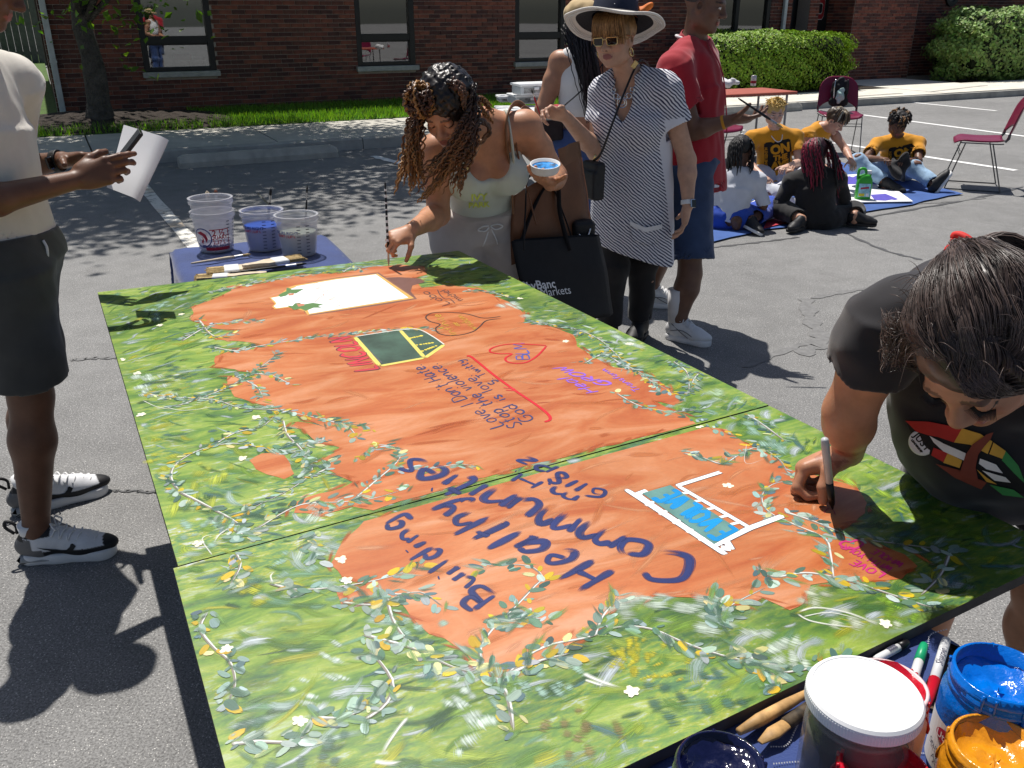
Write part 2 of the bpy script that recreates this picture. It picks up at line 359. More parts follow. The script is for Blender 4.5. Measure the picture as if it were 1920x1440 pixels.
# ---- the brick building
bld = thing('brick_building', 'single storey dark red brick building with tall dark framed windows', 'building', (0, 0, 0))
M['mortar'] = pmat('mortar', (.42, .36, .32), .9, .15, 40, .5, 150, .003)
def brickmat(nm, c):
    return pmat(nm, c, .85, .28, 14, .6, 90, .003)
M['brick'] = [brickmat('brick %s' % k, c) for k, c in (('maroon', (.175, .058, .042)), ('brown', (.13, .052, .04)), ('red', (.22, .075, .05)), ('dark', (.085, .036, .032)))]
M['darkframe'] = pmat('dark bronze frame', (.012, .013, .014), .35, .1, 10)
M['sill'] = pmat('limestone sill', (.42, .41, .39), .8, .15, 12, .4, 80)
def glassmat():
    m, nt, b = _mat('window glass'); nt.nodes.remove(b); g = nt.nodes.new('ShaderNodeBsdfGlossy'); g.inputs['Roughness'].default_value = .015; t = nt.nodes.new('ShaderNodeBsdfTransparent'); t.inputs[0].default_value = (.6, .66, .67, 1)
    f = nt.nodes.new('ShaderNodeFresnel'); f.inputs[0].default_value = 3.4; mx = nt.nodes.new('ShaderNodeMixShader'); nt.links.new(f.outputs[0], mx.inputs[0]); nt.links.new(t.outputs[0], mx.inputs[1]); nt.links.new(g.outputs[0], mx.inputs[2]); nt.links.new(mx.outputs[0], nt.nodes['Material Output'].inputs[0]); return m
M['glass'] = glassmat(); M['dark'] = pmat('dark interior', (.05, .055, .06), .9)
ZT = 3.0; M['backing'] = pmat('grey blind', (.55, .60, .60), .8, .1, 4)  # added sheet, pale to stand in for sky mirrored in the panes
WIN = [(1.40, 2.47), (4.78, 5.82), (7.76, 8.80), (11.75, 13.72)]; ZB, ZTW = .72, 2.45
opens = [(a, b, ZB-.09, ZTW) for a, b in WIN]+[(14.30, 16.22, 0, 2.6)]
BL, BH, MJ = .2, .0667, .009
def wall_run(s0, s1, d, name, opens, parent, rows=(ZS, ZT), depth=.05):
    ss = sorted(set([s0, s1]+[x for o in opens for x in o[:2] if s0 < x < s1])); zz = sorted(set([rows[0]-.1, rows[1]]+[x for o in opens for x in o[2:] if rows[0] < x < rows[1]]))
    mb = MB()
    for i in range(len(ss)-1):
        for j in range(len(zz)-1):
            cs, cz = (ss[i]+ss[i+1])/2, (zz[j]+zz[j+1])/2
            if any(o[0] < cs < o[1] and o[2] < cz < o[3] for o in opens): continue
            mb.box(W(cs, d+depth+.08, cz), ((ss[i+1]-ss[i])/2, depth+.08-.012+.012, (zz[j+1]-zz[j])/2), RW)
    wl = mb.build(name, M['mortar'], parent); out = []
    r = 0; z = rows[0]
    while z < rows[1]-.02:
        s_ = s0-(BL/2 if r % 2 else 0)
        while s_ < s1:
            a, b = max(s_, s0)+MJ/2, min(s_+BL, s1)-MJ/2; z0, z1 = z+MJ/2, z+BH-MJ/2
            segs = [(a, b)]
            for o in opens:
                if z1 > o[2]+.01 and z0 < o[3]-.01:
                    ns = []
                    for x, y in segs:
                        if y <= o[0] or x >= o[1]: ns.append((x, y)); continue
                        if x < o[0]-.02: ns.append((x, o[0]-.003))
                        if y > o[1]+.02: ns.append((o[1]+.003, y))
                    segs = ns
            for x, y in segs:
                if y-x > .03: out.append(((x+y)/2, (z0+z1)/2, (y-x)/2, (z1-z0)/2))
            s_ += BL
        z += BH; r += 1
    return wl, out
wallo, bricks = wall_run(.1, 14.3, DW, 'wall', opens, bld)
# the 300 bricks that show largest are objects of their own, the rest one mesh
def bkey(b): return (W(b[0], DW, b[1])-V(0, 0, CAMH))@_fw
vis = [b for b in bricks if b[1] < 1.74 and b[1] > .25 and not (.45 < b[0] < 1.2) and b[2] > .08]
vis = sorted(vis, key=bkey)[:300]; vset = set(id(b) for b in vis); rest = [b for b in bricks if id(b) not in vset]
bmesh_c = {}
for b in vis:
    k = (round(b[2], 3), rng.integers(0, 4))
    if k not in bmesh_c:
        me = MB().box((0, 0, 0), (b[2], .012, b[3]), RW, bev=.0025).mesh('brick'); me.materials.append(M['brick'][k[1]]); bmesh_c[k] = me
    o = obj('brick', bmesh_c[k], None, wallo); o.location = Vector(W(b[0], DW-.004+rng.normal(0, .0015), b[1]))
def brickmass(lst, name, parent, d, RR=RW, WW=W):
    mb = MB()
    for s_, z, a, b in lst: mb.box(WW(s_, d-.004+rng.normal(0, .0015), z), (a, .012, b), RR, mi=int(rng.integers(0, 4)))
    return mb.build(name, M['brick'], parent, kind='stuff')
brickmass(rest, 'brick_courses', wallo, DW)
# left return wall
RL = np.stack([N_, -T_, V(0, 0, 1)], 1)
MB().box(W(.1+.14, DW+4.5+.03, (ZT)/2), (.1, 4.5, ZT/2), RW).build('return_wall', M['mortar'], bld)
mb = MB(); z = ZS; r = 0
while z < 2.2:
    q = DW+.01-(.1 if r % 2 else 0)
    while q < DW+9:
        a, b = max(q, DW)+MJ/2, q+BL-MJ/2; mb.box(W(.132, (a+b)/2, z+BH/2), (.012, (b-a)/2, BH/2-MJ/2), RW, mi=int(rng.integers(0, 4))); q += BL
    z += BH; r += 1
mb.build('return_brick_courses', M['brick'], bld, kind='stuff')
# core behind the walls and roof with overhang
MB().box(W(9.2, DW+5.2, 1.5), (8.9, 4.2, 1.45), RW).build('interior_core', M['dark'], bld)
M['roof'] = pmat('roof trim', (.5, .49, .46), .6, .1, 5)
MB().box(W(11.2, DW+4.6, ZT+.16), (11.2, 4.65, .16), RW, bev=.02).build('roof', M['roof'], bld)
M['pipe'] = pmat('painted downpipe', (.50, .53, .55), .45, .15, 8, metal=.2)
for s_ in (.17, 14.05):
    p = MB().box(W(s_, DW-.07, 1.55), (.042, .035, 1.42), RW, bev=.008); p.box(W(s_, DW-.1, .17), (.042, .07, .04), RW, bev=.008); p.build('downpipe', M['pipe'], bld)
    for zz in (.9, 2.2): MB().box(W(s_, DW-.072, zz), (.05, .038, .014), RW).build('pipe_bracket', M['pipe'], bld)
M['pipe2'] = pmat('rusty conduit', (.06, .03, .025), .7)
MB().tube([W(.1, DW+1.2, 2.8), W(.1, DW+1.2, .75)], .018).build('conduit', M['pipe2'], bld)
# windows
M['bagblue'] = pmat('pale blue fabric', (.36, .45, .66), .8, .12, 6, .4, 30, .02); M['baglav'] = pmat('lavender fabric', (.50, .44, .60), .8, .12, 6, .4, 30, .02)
M['strap'] = pmat('black webbing', (.01, .01, .012), .6); M['paper'] = pmat('white paper', (.72, .72, .73), .7, .03, 8); M['pink'] = pmat('pink print', (.62, .10, .22), .7)
M['plas_white'] = pmat('white plastic', (.72, .73, .74), .35, .04, 8); M['canvas_grey'] = pmat('olive tarp', (.22, .22, .17), .8, .3, 8, .5, 20, .02)
for wi, (a, b) in enumerate(WIN):
    wn = bpy.data.objects.new('window', None); C.objects.link(wn); wn.parent = bld
    fr = MB(); dp = DW+.045; cs = (a+b)/2; hw = (b-a)/2
    for s_ in ([a+.045, b-.045] if wi < 3 else [a+.045, cs+.12, b-.045]): fr.box(W(s_, dp, (ZB+ZTW)/2), (.045, .05, (ZTW-ZB)/2), RW, bev=.004)
    for z, h_ in ((ZB+.03, .03), (1.17, .055), (ZTW-.03, .03)): fr.box(W(cs, dp+.001, z), (hw-.09, .046, h_), RW, bev=.003)
    fr.box(W(cs, dp+.02, 1.105), (hw-.1, .02, .012), RW)
    fr.build('frame', M['darkframe'], wn)
    for z0, z1 in ((ZB+.06, 1.10), (1.225, ZTW-.06)): MB().box(W(cs, dp+.012, (z0+z1)/2), (hw-.09, .003, (z1-z0)/2), RW).build('pane', M['glass'], wn)
    MB().box(W(cs, DW-.012, ZB-.045), (hw+.035, .085, .04), RW, bev=.006).build('sill', M['sill'], wn)
    MB().box(W(cs, DW+(.47 if wi == 1 else .3), 1.55), (hw+.1, .01, .95), RW).build('backing', M['backing'], wn)  # added pale sheet that lightens the panes, not a furnishing
def inbag(s0, s1, z0, z1, mat, lab, d=DW+.3):
    t = thing('packed_bag', lab, 'bag', W((s0+s1)/2, d, z0), group='bags stacked behind the middle window')
    h = V((s1-s0)/2, .14, (z1-z0)/2); bag = MB().box(V(0, 0, h[2]), h, RW, bev=.05).build('bag_body', M[mat], t, smooth=True); st = MB()
    for a_, b_ in (((-1, 0), (1, 2)), ((-1, 2), (1, 0)), ((0, 0), (0, 2))):
        p = [RW@V(a_[0]*h[0]*.95, -.146, a_[1]*h[2]*.96+.01), RW@V((a_[0]+b_[0])/2*h[0], -.15, h[2]), RW@V(b_[0]*h[0]*.95, -.146, b_[1]*h[2]*.96+.01)]; st.tube(p, .011, 4)
    st.build('strap', M['strap'], t)
inbag(4.83, 5.3, 1.24, 1.64, 'bagblue', 'large square pale blue bag at the top of the stack behind the window glass'); inbag(4.83, 5.36, .79, 1.0, 'baglav', 'wide lavender bag at the bottom of the stack behind the window glass'); inbag(4.84, 5.3, 1.005, 1.13, 'bagblue', 'flat pale blue bag lying on the bottom lavender bag behind the glass'); inbag(4.84, 5.2, 1.135, 1.235, 'baglav', 'thin lavender bag squeezed under the large blue bag behind the glass')
o = MB().box(W(2.0, DW+.12, 1.0), (.15, .003, .13), RW).build('poster', M['paper'], label='white poster with pink band taped inside the window left of the others', cat='poster')
MB().box(W(2.0, DW+.115, .92), (.13, .002, .045), RW).build('pink_band', M['pink'], o)
tr = thing('letter_tray', 'white wire letter tray on the sill inside the window', 'tray', W(2.22, DW+.2, .76))
for k in range(3): MB().box(V(0, 0, .03+k*.06), (.11, .08, .006), RW).build('shelf', M['plas_white'], tr)
for sx in (-1, 1): MB().box(RW@V(sx*.108, 0, .08), (.005, .08, .08), RW).build('side', M['plas_white'], tr)
# entrance: recess, pillar, door with a block letter O, pier, round window
MB().box(W(15.3, DW+1.1, 1.4), (1.0, .05, 1.4), RW).build('porch_back', M['mortar'], bld)
prc, bl2 = wall_run(15.28, 15.56, DW+.5, 'pillar', [], bld, depth=.1); brickmass(bl2, 'pillar_bricks', prc, DW+.5)
pier, bl3 = wall_run(16.22, 18.2, DW+.1, 'pier', [], bld, depth=.4); brickmass(bl3, 'pier_bricks', pier, DW+.1)
mb = MB(); z = ZS
while z < 2.4:
    for q in range(4): mb.box(W(16.215, DW+.1+q*.2+.1, z+BH/2), (.012, .095, BH/2-.005), RW, mi=int(rng.integers(0, 4)))
    z += BH
mb.build('pier_side_bricks', M['brick'], pier, kind='stuff')
dr = bpy.data.objects.new('door', None); C.objects.link(dr); dr.parent = bld
MB().box(W(15.92, DW+.9, 1.2), (.3, .03, 1.1), RW).build('door_leaf', M['darkframe'], dr)
MB().box(W(15.92, DW+.865, .75), (.24, .006, .3), RW).build('door_panel', M['dark'], dr)
M['letter_red'] = pmat('scarlet sign', (.22, .012, .016), .5); M['grey_trim'] = pmat('grey trim', (.42, .42, .42), .5)
def octring(r0, r1, mat, nm, off, par):
    mb = MB(); pts = lambda r: [(-r*.6, -r), (r*.6, -r), (r, -r*.68), (r, r*.68), (r*.6, r), (-r*.6, r), (-r, r*.68), (-r, -r*.68)]
    a, b = pts(r0), pts(r1); sx, sy = .55, 1.; v = [W(15.95+x*sx, DW+.85-off, 1.63+y*sy) for x, y in a+b]
    mb.add(v, [(i, (i+1) % 8, 8+(i+1) % 8, 8+i) for i in range(8)]).build(nm, mat, par)
ltr = bpy.data.objects.new('letter_sign', None); C.objects.link(ltr); ltr.parent = bld
octring(.10, .235, M['grey_trim'], 'letter_trim', .002, ltr); octring(.115, .22, M['letter_red'], 'letter_face', .006, ltr)
st = MB(); st.lathe([(0, -.004), (.055, -.004), (.055, .004), (0, .004)], W(15.42, DW+.47, 1.15), RW@rotm((1, 0, 0), 90), 16); st.build('door_sticker', pmat('pink sticker', (.6, .28, .27), .6), bld)
far, bl4 = wall_run(18.7, 24.5, DW+.5, 'far_wall', [], bld, depth=.1); brickmass(bl4, 'far_wall_bricks', far, DW+.5)
M['bluegl'] = pmat('entrance glass', (.03, .045, .055), .1, .1, 5, spec=.8); MB().box(W(18.45, DW+.8, 1.5), (.26, .02, 1.45), RW).build('entrance_glass', M['bluegl'], bld)
rw = bpy.data.objects.new('round_window', None); C.objects.link(rw); rw.parent = bld
MB().lathe([(.2, -.02), (.3, -.02), (.3, .04), (.2, .04), (.2, -.02)], W(19.75, DW+.47, 1.98), RW@rotm((1, 0, 0), 90), 28, sx=.8).build('round_frame', M['darkframe'], rw)
MB().lathe([(0, .01), (.21, .01)], W(19.75, DW+.47, 1.98), RW@rotm((1, 0, 0), 90), 28, sx=.8).build('round_pane', M['bluegl'], rw)
# ---- precast wheel stops
M['stop'] = pmat('precast concrete', (.40, .385, .34), .85, .2, 6, .5, 70, .004)
def wheelstop(a, b, lab):
    a, b = V(a), V(b); L = np.linalg.norm(b-a)/2; R = frame(np.cross((0, 0, 1), nrm(b-a)))
    pr = [(-.085, 0), (.085, 0), (.085, .06), (.045, .135), (-.045, .135), (-.085, .06)]; n = 6
    v = [V(-L, y, z) for y, z in pr]+[V(-L+.05, y*.9, z) for y, z in pr]+[V(L-.05, y*.9, z) for y, z in pr]+[V(L, y, z) for y, z in pr]
    v = [V(-L, y*1, min(z, .11)) for y, z in pr]+[V(-L+.06, y, z) for y, z in pr]+[V(L-.06, y, z) for y, z in pr]+[V(L, y, min(z, .11)) for y, z in pr]
    f = [tuple(range(n-1, -1, -1)), tuple(3*n+i for i in range(n))]+[(k*n+i, k*n+(i+1) % n, (k+1)*n+(i+1) % n, (k+1)*n+i) for k in range(3) for i in range(n)]
    MB().add(np.array(v)@np.stack([nrm(b-a), R[:, 1], V(0, 0, 1)], 1).T+(a+b)/2, f).build('wheel_stop', M['stop'], label=lab, cat='wheel stop', group='concrete wheel stops')
wheelstop(at(336, 315), at(631, 293), 'concrete wheel stop in tree shade in front of the lawn strip')
wheelstop(at(1290, 222), at(1497, 207), 'concrete wheel stop behind the blond seated child')
wheelstop(at(1555, 198), at(1690, 188), 'concrete wheel stop behind the boy in torn jeans')
wheelstop(at(1735, 186), at(1848, 172), 'concrete wheel stop lying at the corner of the pale entrance walk')
# ---- hedges, trees
M['hedge'] = leafmat('clipped yew', (.21, .34, .03), .1); M['hedge2'] = leafmat('glossy shrub', (.20, .31, .08), .1); M['twig'] = pmat('twigs', (.035, .03, .015), .9, .3, 20)
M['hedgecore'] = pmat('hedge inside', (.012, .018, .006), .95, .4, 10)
def hedge(name, lab, s0, s1, d0, d1, z1, k, lsize, mat, soft=.15, rough=.06):
    t = thing(name, lab, 'hedge', W((s0+s1)/2, (d0+d1)/2, ZS)); c = V((s0+s1)/2, (d0+d1)/2, 0); h = V((s1-s0)/2, (d1-d0)/2, (z1-ZS)/2)
    core = []; 
    u = rng.normal(size=(k, 3)); u /= np.abs(u).max(1)[:, None]**.72*np.linalg.norm(u, axis=1)[:, None]**.28
    r = 1-.22*rng.random(k)**2.5; lump = 1+rough*np.sin(u[:, 0]*7+1)*np.cos(u[:, 1]*5)+rough*.6*np.sin(u[:, 0]*17+u[:, 2]*9)
    p = u*r[:, None]*lump[:, None]*h; p[:, 2] += h[2]
    nv = u.copy(); nv[:, 2] += .3; v, f, cc = leaves(p@RW.T, lsize, nv@RW.T, .38)
    MB().add(v, f, cc).build('foliage', M[mat], t)
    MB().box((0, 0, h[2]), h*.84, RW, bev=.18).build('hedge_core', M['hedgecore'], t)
    tw = MB()
    for i in range(40):
        q = (rng.random(3)*2-1)*h*.8; tw.tube([RW@V(q[0]*.9, q[1]*.8, 0), RW@V(q[0], q[1], h[2]*1.5)], [.012, .004], 4)
    tw.build('stems', M['twig'], t)
hedge('clipped_hedge', 'low rounded clipped yew hedge in front of the entrance', 10.7, 14.7, 13.4, 14.75, 1.2, 42000, .055, 'hedge', rough=.09)
hedge('glossy_hedge', 'taller glossy leaved hedge beside the pale entrance walk', 18.3, 24, 13.75, 15.3, 1.62, 26000, .085, 'hedge2', rough=.09)
M['bark'] = pmat('bark', (.085, .075, .065), .95, .45, 9, 1., 26, .05); M['leaf'] = leafmat('tree leaves', (.12, .22, .028), .45)
def tree(name, lab, base, hgt, r0, crown_c, crown_r, k, lsize, nclump=60, low=None, squash=.75):
    t = thing(name, lab, 'tree', base); mb = MB(); top = V(crown_c)-V(base)
    tr_ = spline([V(0, 0, -.1), V(.03, .02, hgt*.3), V(-.02, .05, hgt*.6), top*V(.5, .5, .0)+V(0, 0, hgt)], 14); rr = np.linspace(r0, r0*.45, 14); rr[0] = r0*1.5; rr[1] = r0*1.12
    mb.tube(tr_, rr*(1+.05*np.sin(np.arange(14)*2.1)), 14); 
    cl = []
    for i in range(nclump):
        u = rng.normal(size=3); u /= np.linalg.norm(u); u *= rng.random()**.4*crown_r; u[2] *= squash; cl.append(top+u)
    if low is not None: cl += [V(q)-V(base) for q in low]
    for i, q in enumerate(cl):
        if i % 3 == 0 or i >= nclump: a = tr_[int(rng.integers(7, 14))]; mb.tube(spline([a, (a+q)/2+V(0, 0, .15), q], 7), np.linspace(r0*.28, .01, 7), 5)
    mb.build('trunk', M['bark'], t, smooth=True)
    per = k//len(cl); pts = np.concatenate([q+rng.normal(size=(per, 3))*crown_r*.13*(.6+.8*rng.random()) for q in cl])
    v, f, cc = leaves(pts, lsize, None, .9); MB().add(v, f, cc).build('crown', M['leaf'], t)
tb = at(190, 238, ZS); tb = V(tb[0], tb[1], ZS)
tree('shade_tree', 'dark trunked shade tree standing in the mulch bed by the wall', tb, 2.6, .17, tb+V(1.2, -.6, 5.2), 3.1, 36000, .11, 105, low=[aty(200, -75, tb[1]-.3), aty(228, -80, tb[1]-.5)])
tree('yard_tree', 'leafy tree at the far end of the side lawn', W(-4.5, 27, 0), 1.6, .2, W(-4.5, 27, 3.2), 2.6, 6000, .22, 40)
tree('yard_tree', 'leafy tree overhanging the pale fence of the side lawn', W(-1.9, 26, 0), 1.2, .1, W(-2.0, 26, 2.3), 1.3, 3500, .16, 30)
# pale side fence far behind
fe = thing('board_fence', 'weathered grey board fence at the back of the side lawn', 'fence', W(-3, 32, 0), 0)
M['fence'] = pmat('weathered boards', (.12, .13, .11), .85, .25, 6, .4, 40)
fm = MB().box((0, 0, 0), (.092, .012, .95), RW, bev=.004).mesh('fence_board'); fm.materials.append(M['fence'])
for k in range(34): o = obj('fence_board', fm, None, fe); o.location = Vector(RW@V(-3.2+k*.19, rng.normal(0, .004), .98))
for z in (.4, 1.6): MB().box(RW@V(0, .03, z), (3.3, .02, .045), RW).build('fence_rail', M['fence'], fe)

# ---- across the lot, behind the camera: what the window glass mirrors
M['canopy'] = pmat('canopy cloth', (.72, .73, .75), .7, .05, 3)
for cx, cy, nm in ((-6.5, -9, 'nearer'), (1.5, -11, 'farther')):
    tn = thing('canopy_tent', 'white pop up canopy tent across the lot, the %s of the two from the wall' % nm, 'tent', (cx, cy, 0), 12, 'canopy tents across the lot')
    v = [(-1.5, -1.5, 2.1), (1.5, -1.5, 2.1), (1.5, 1.5, 2.1), (-1.5, 1.5, 2.1), (0, 0, 3.1)]+[(x*1.5, y*1.5, 1.85) for x, y in ((-1, -1), (1, -1), (1, 1), (-1, 1))]; MB().add(v, [(0, 1, 4), (1, 2, 4), (2, 3, 4), (3, 0, 4), (0, 5, 6, 1), (1, 6, 7, 2), (2, 7, 8, 3), (3, 8, 5, 0)]).build('canopy', M['canopy'], tn)
    for x in (-1, 1):
        for y in (-1, 1): MB().tube([(x*1.48, y*1.48, 0), (x*1.48, y*1.48, 2.1)], .02, 6).build('leg', M['canopy'], tn)
hedge('side_shrub', 'dark low shrub at the end of the side lawn beside the building corner', -3.2, -.9, 19, 20.2, .95, 5000, .09, 'hedge2', rough=.16)
# ================================================================ painted mural on two plywood panels
ZM = .76
A_ = at(183, 548, ZM); B_ = at(860, 470, ZM); E_ = at(334, 1061, ZM); R_ = at(1441, 759, ZM); E2 = at(325, 1065.5, ZM); R2 = at(1443, 761, ZM)
C2 = V(.915, 1.213, ZM); D2 = V(-.233, .565, ZM)
Q1 = np.array([E_, R_, B_, A_]); Q2 = np.array([D2, C2, R2, E2])
mural = thing('mural_painting', 'large painted mural of orange and green on two plywood panels, vines and handwriting', 'painting', (0, 0, 0))
def mural_green():
    m, nt, b = _mat('mural green ground'); v = _coord(nt, 'Object', rot=(0, 0, -.44)); 
    st = nt.nodes.new('ShaderNodeMapping'); nt.links.new(v, st.inputs[0]); st.inputs['Scale'].default_value = (5, 16, 1)
    n1 = _noise(nt, 1.2, 6, st.outputs[0], .65, .6); n2 = _noise(nt, 3.2, 5, v, .6, .8); n3 = _noise(nt, 5, 6, st.outputs[0], .7, .4)
    c = _ramp(nt, n1.outputs[0], [(.33, (.03, .10, .03)), (.43, (.09, .22, .025)), (.52, (.20, .34, .03)), (.61, (.32, .43, .06)), (.70, (.44, .55, .36))])
    c2 = _ramp(nt, n3.outputs[0], [(.36, (.045, .14, .06)), (.48, (.15, .30, .05)), (.57, (.34, .40, .03)), (.66, (.48, .60, .46))])
    c = _mix(nt, c, c2, _ramp(nt, n2.outputs[0], [(.42, (0, 0, 0)), (.6, (1, 1, 1))])); n4 = _noise(nt, 60, 3, st.outputs[0])
    c = _mix(nt, c, _ramp(nt, n4.outputs[0], [(.3, (.85,)*3), (.7, (1.12,)*3)]), 1., 'MULTIPLY')
    n5 = _noise(nt, 2.1, 5, v, .6, 1.); c = _mix(nt, c, _ramp(nt, n5.outputs[0], [(.38, (.40, .46, .55)), (.5, (.80, .78, .90)), (.62, (.98, .90, 1.35))]), 1., 'MULTIPLY')
    nt.links.new(c, b.inputs['Base Color']); b.inputs['Roughness'].default_value = .42; b.inputs['Specular IOR Level'].default_value = .45; _bump(nt, b, n4.outputs[0], .08, .001); return m
M['mgreen'] = mural_green(); M['medge'] = pmat('primed plywood edge', (.055, .05, .048), .8, .3, 20, .4, 60)
M['mprime'] = pmat('primed back', (.5, .5, .48), .8)
PAN = []
for q, nm in ((Q1, 'mural_panel'), (Q2, 'mural_panel')):
    p = MB(); n = 4; v = np.concatenate([q-V(0, 0, .019), q]); p.add(v, [(3, 2, 1, 0)]+[(i, (i+1) % 4, 4+(i+1) % 4, 4+i) for i in range(4)]); p.add(q, [(0, 1, 2, 3)], mi=1)
    PAN.append(p.build(nm, [M['medge'], M['mgreen']], mural))
def inquad(p, q, m=0.):
    ok = np.ones(len(p), bool)
    for i in range(4):
        a, b = q[i][:2], q[(i+1) % 4][:2]; d = (b-a)/np.linalg.norm(b-a); ok &= ((p[:, 1]-a[1])*d[0]-(p[:, 0]-a[0])*d[1]) > m
    return ok
def inpanel(p, m=.002): p = np.asarray(p)[:, :2]; return inquad(p, Q1, m) | inquad(p, Q2, m)
def brush_mat(name, lo=.3, hi=.9, pw=.7, amp=.85, top=.9, rough=.4, streak=16, bump=.25):
    m, nt, b = _mat(name); a = nt.nodes.new('ShaderNodeVertexColor'); a.layer_name = 'Col'; uv = nt.nodes.new('ShaderNodeTexCoord').outputs['UV']
    sp = nt.nodes.new('ShaderNodeSeparateXYZ'); nt.links.new(uv, sp.inputs[0])
    mp = nt.nodes.new('ShaderNodeMapping'); nt.links.new(uv, mp.inputs[0]); mp.inputs['Scale'].default_value = (14, streak, 1)
    n = _noise(nt, 1., 4, mp.outputs[0], .65); fall = _math(nt, 'SUBTRACT', 1., _math(nt, 'ABSOLUTE', _math(nt, 'SUBTRACT', _math(nt, 'MULTIPLY', sp.outputs[1], 2.), 1.)))
    fall = _math(nt, 'POWER', fall, pw); e = _math(nt, 'MULTIPLY', fall, a.outputs[1]); e = _math(nt, 'MULTIPLY', e, amp); e = _math(nt, 'ADD', e, _math(nt, 'MULTIPLY', _math(nt, 'SUBTRACT', n.outputs[0], .5), 1.7))
    al = _ramp(nt, e, [(lo, (0, 0, 0)), (hi, (top,)*3)]); nt.links.new(al, b.inputs['Alpha'])
    g = _ramp(nt, n.outputs[0], [(.3, (.8,)*3), (.7, (1.2,)*3)]); nt.links.new(_mix(nt, a.outputs[0], g, 1., 'MULTIPLY'), b.inputs['Base Color'])
    b.inputs['Roughness'].default_value = rough; _bump(nt, b, n.outputs[0], bump, .0015); return m
M['dry'] = brush_mat('dry brush paint'); M['wet'] = brush_mat('brush lettering paint', .1, .42, .3, 1.2, 1., .36, 7, .12); M['pen'] = brush_mat('marker ink', -.0, .2, .2, 1.5, 1., .5, 3, 0)
M['letterwet'] = brush_mat('brushed lettering', .1, .75, .4, .95, 1., .38, 7, .1); M['dab'] = pmat('paint dabs', (1, 1, 1), .38, .12, 90, .3, 200, .001, attr=True)
sc.cycles.transparent_max_bounces = 40
class Strokes:
    def __init__(s, z0): s.v = []; s.f = []; s.c = []; s.uv = []; s.n = 0; s.z = z0; s.k = 0
    def add(s, path, wd, col, fade=(.25, .25), dz=4e-6, check=True):
        p = np.asarray(path, float)[:, :2]; k = len(p)
        if check and not inpanel(p, .004).all():
            ok = inpanel(p, .004)
            if ok.sum() < 3: return
            i = np.where(ok)[0]; p = p[i[0]:i[-1]+1]
            if not inpanel(p, .004).all(): return
            wd = np.broadcast_to(wd, (k,))[i[0]:i[-1]+1]; k = len(p)
        t = np.gradient(p, axis=0); t /= np.linalg.norm(t, axis=1)[:, None]+1e-9; nn = np.c_[-t[:, 1], t[:, 0]]; wd = np.broadcast_to(np.asarray(wd, float), (k,))[:, None]/2
        s.z += dz; zz = s.z+np.linspace(0, dz*.9, k)+1.2e-4*np.linspace(0, 1, k)*(dz > 1e-5)
        L = np.concatenate([[0], np.cumsum(np.linalg.norm(np.diff(p, axis=0), axis=1))]); u = L+s.k*3.7; s.k += 1
        x = np.linspace(0, 1, k); fd = np.minimum(1, np.minimum(x/max(fade[0], 1e-3), (1-x)/max(fade[1], 1e-3)))
        l = np.c_[p+nn*wd, zz]; r = np.c_[p-nn*wd, zz]; s.v += [l, r]; i0 = s.n
        s.f.append(np.stack([i0+np.arange(k-1), i0+k+np.arange(k-1), i0+k+1+np.arange(k-1), i0+1+np.arange(k-1)], 1)); s.n += 2*k
        c = np.c_[np.broadcast_to(np.asarray(col, float), (k, 3)), fd]; s.c += [c, c]; s.uv += [np.c_[u, np.zeros(k)], np.c_[u, np.ones(k)]]
    def build(s, name, mat, parent, **kw):
        if not s.n: return
        f = np.concatenate(s.f); me = quadmesh(name, np.concatenate(s.v), f); a = me.color_attributes.new('Col', 'FLOAT_COLOR', 'POINT'); a.data.foreach_set('color', np.concatenate(s.c).astype(np.float32).ravel())
        uv = me.uv_layers.new(name='UVMap'); uv.data.foreach_set('uv', np.concatenate(s.uv)[f.ravel()].astype(np.float32).ravel()); return obj(name, me, mat, parent, **kw)
U = lambda pts: np.array([at(x, y, ZM) for x, y in pts])
# green brush strokes
GP = np.array([(.03, .10, .03), (.06, .17, .03), (.12, .27, .03), (.20, .36, .03), (.32, .44, .03), (.40, .42, .02), (.16, .34, .14), (.38, .52, .34), (.06, .17, .12), (.52, .60, .46)]); GW = np.array([1.4, 1.6, 1.6, 1.7, 1.4, .7, 1.2, 1.3, 1.0, 1.2]); GW /= GW.sum()
gs = Strokes(ZM+.0003)
for i in range(2600):
    q = Q1 if rng.random() < .68 else Q2; a, b = rng.random(2); p = (q[0]*(1-a)+q[1]*a)*(1-b)+(q[3]*(1-a)+q[2]*a)*b
    fld = math.sin(p[0]*3.1+1.3*math.sin(p[1]*2.2))+math.cos(p[1]*2.7+p[0]); ang = math.radians(25)+.75*fld*.6+rng.normal(0, .35); L = .03+.11*rng.random()**1.6; d = V(math.cos(ang), math.sin(ang), 0)
    cv = V(-d[1], d[0], 0)*L*rng.normal(0, .15); t = np.linspace(-.5, .5, 7)[:, None]; path = p+d*L*t+cv*(1-4*t*t)
    k = rng.choice(10, p=GW); gs.add(path, (.006+.028*rng.random()**1.3)*np.array([.6, .9, 1, 1, 1, .9, .5]), GP[k]*V(.84, .82, 1.15)*(.85+.3*rng.random()), (.2, .45), 1.5e-7*1.0)
gs.build('green_brushwork', M['dry'], mural, kind='stuff')
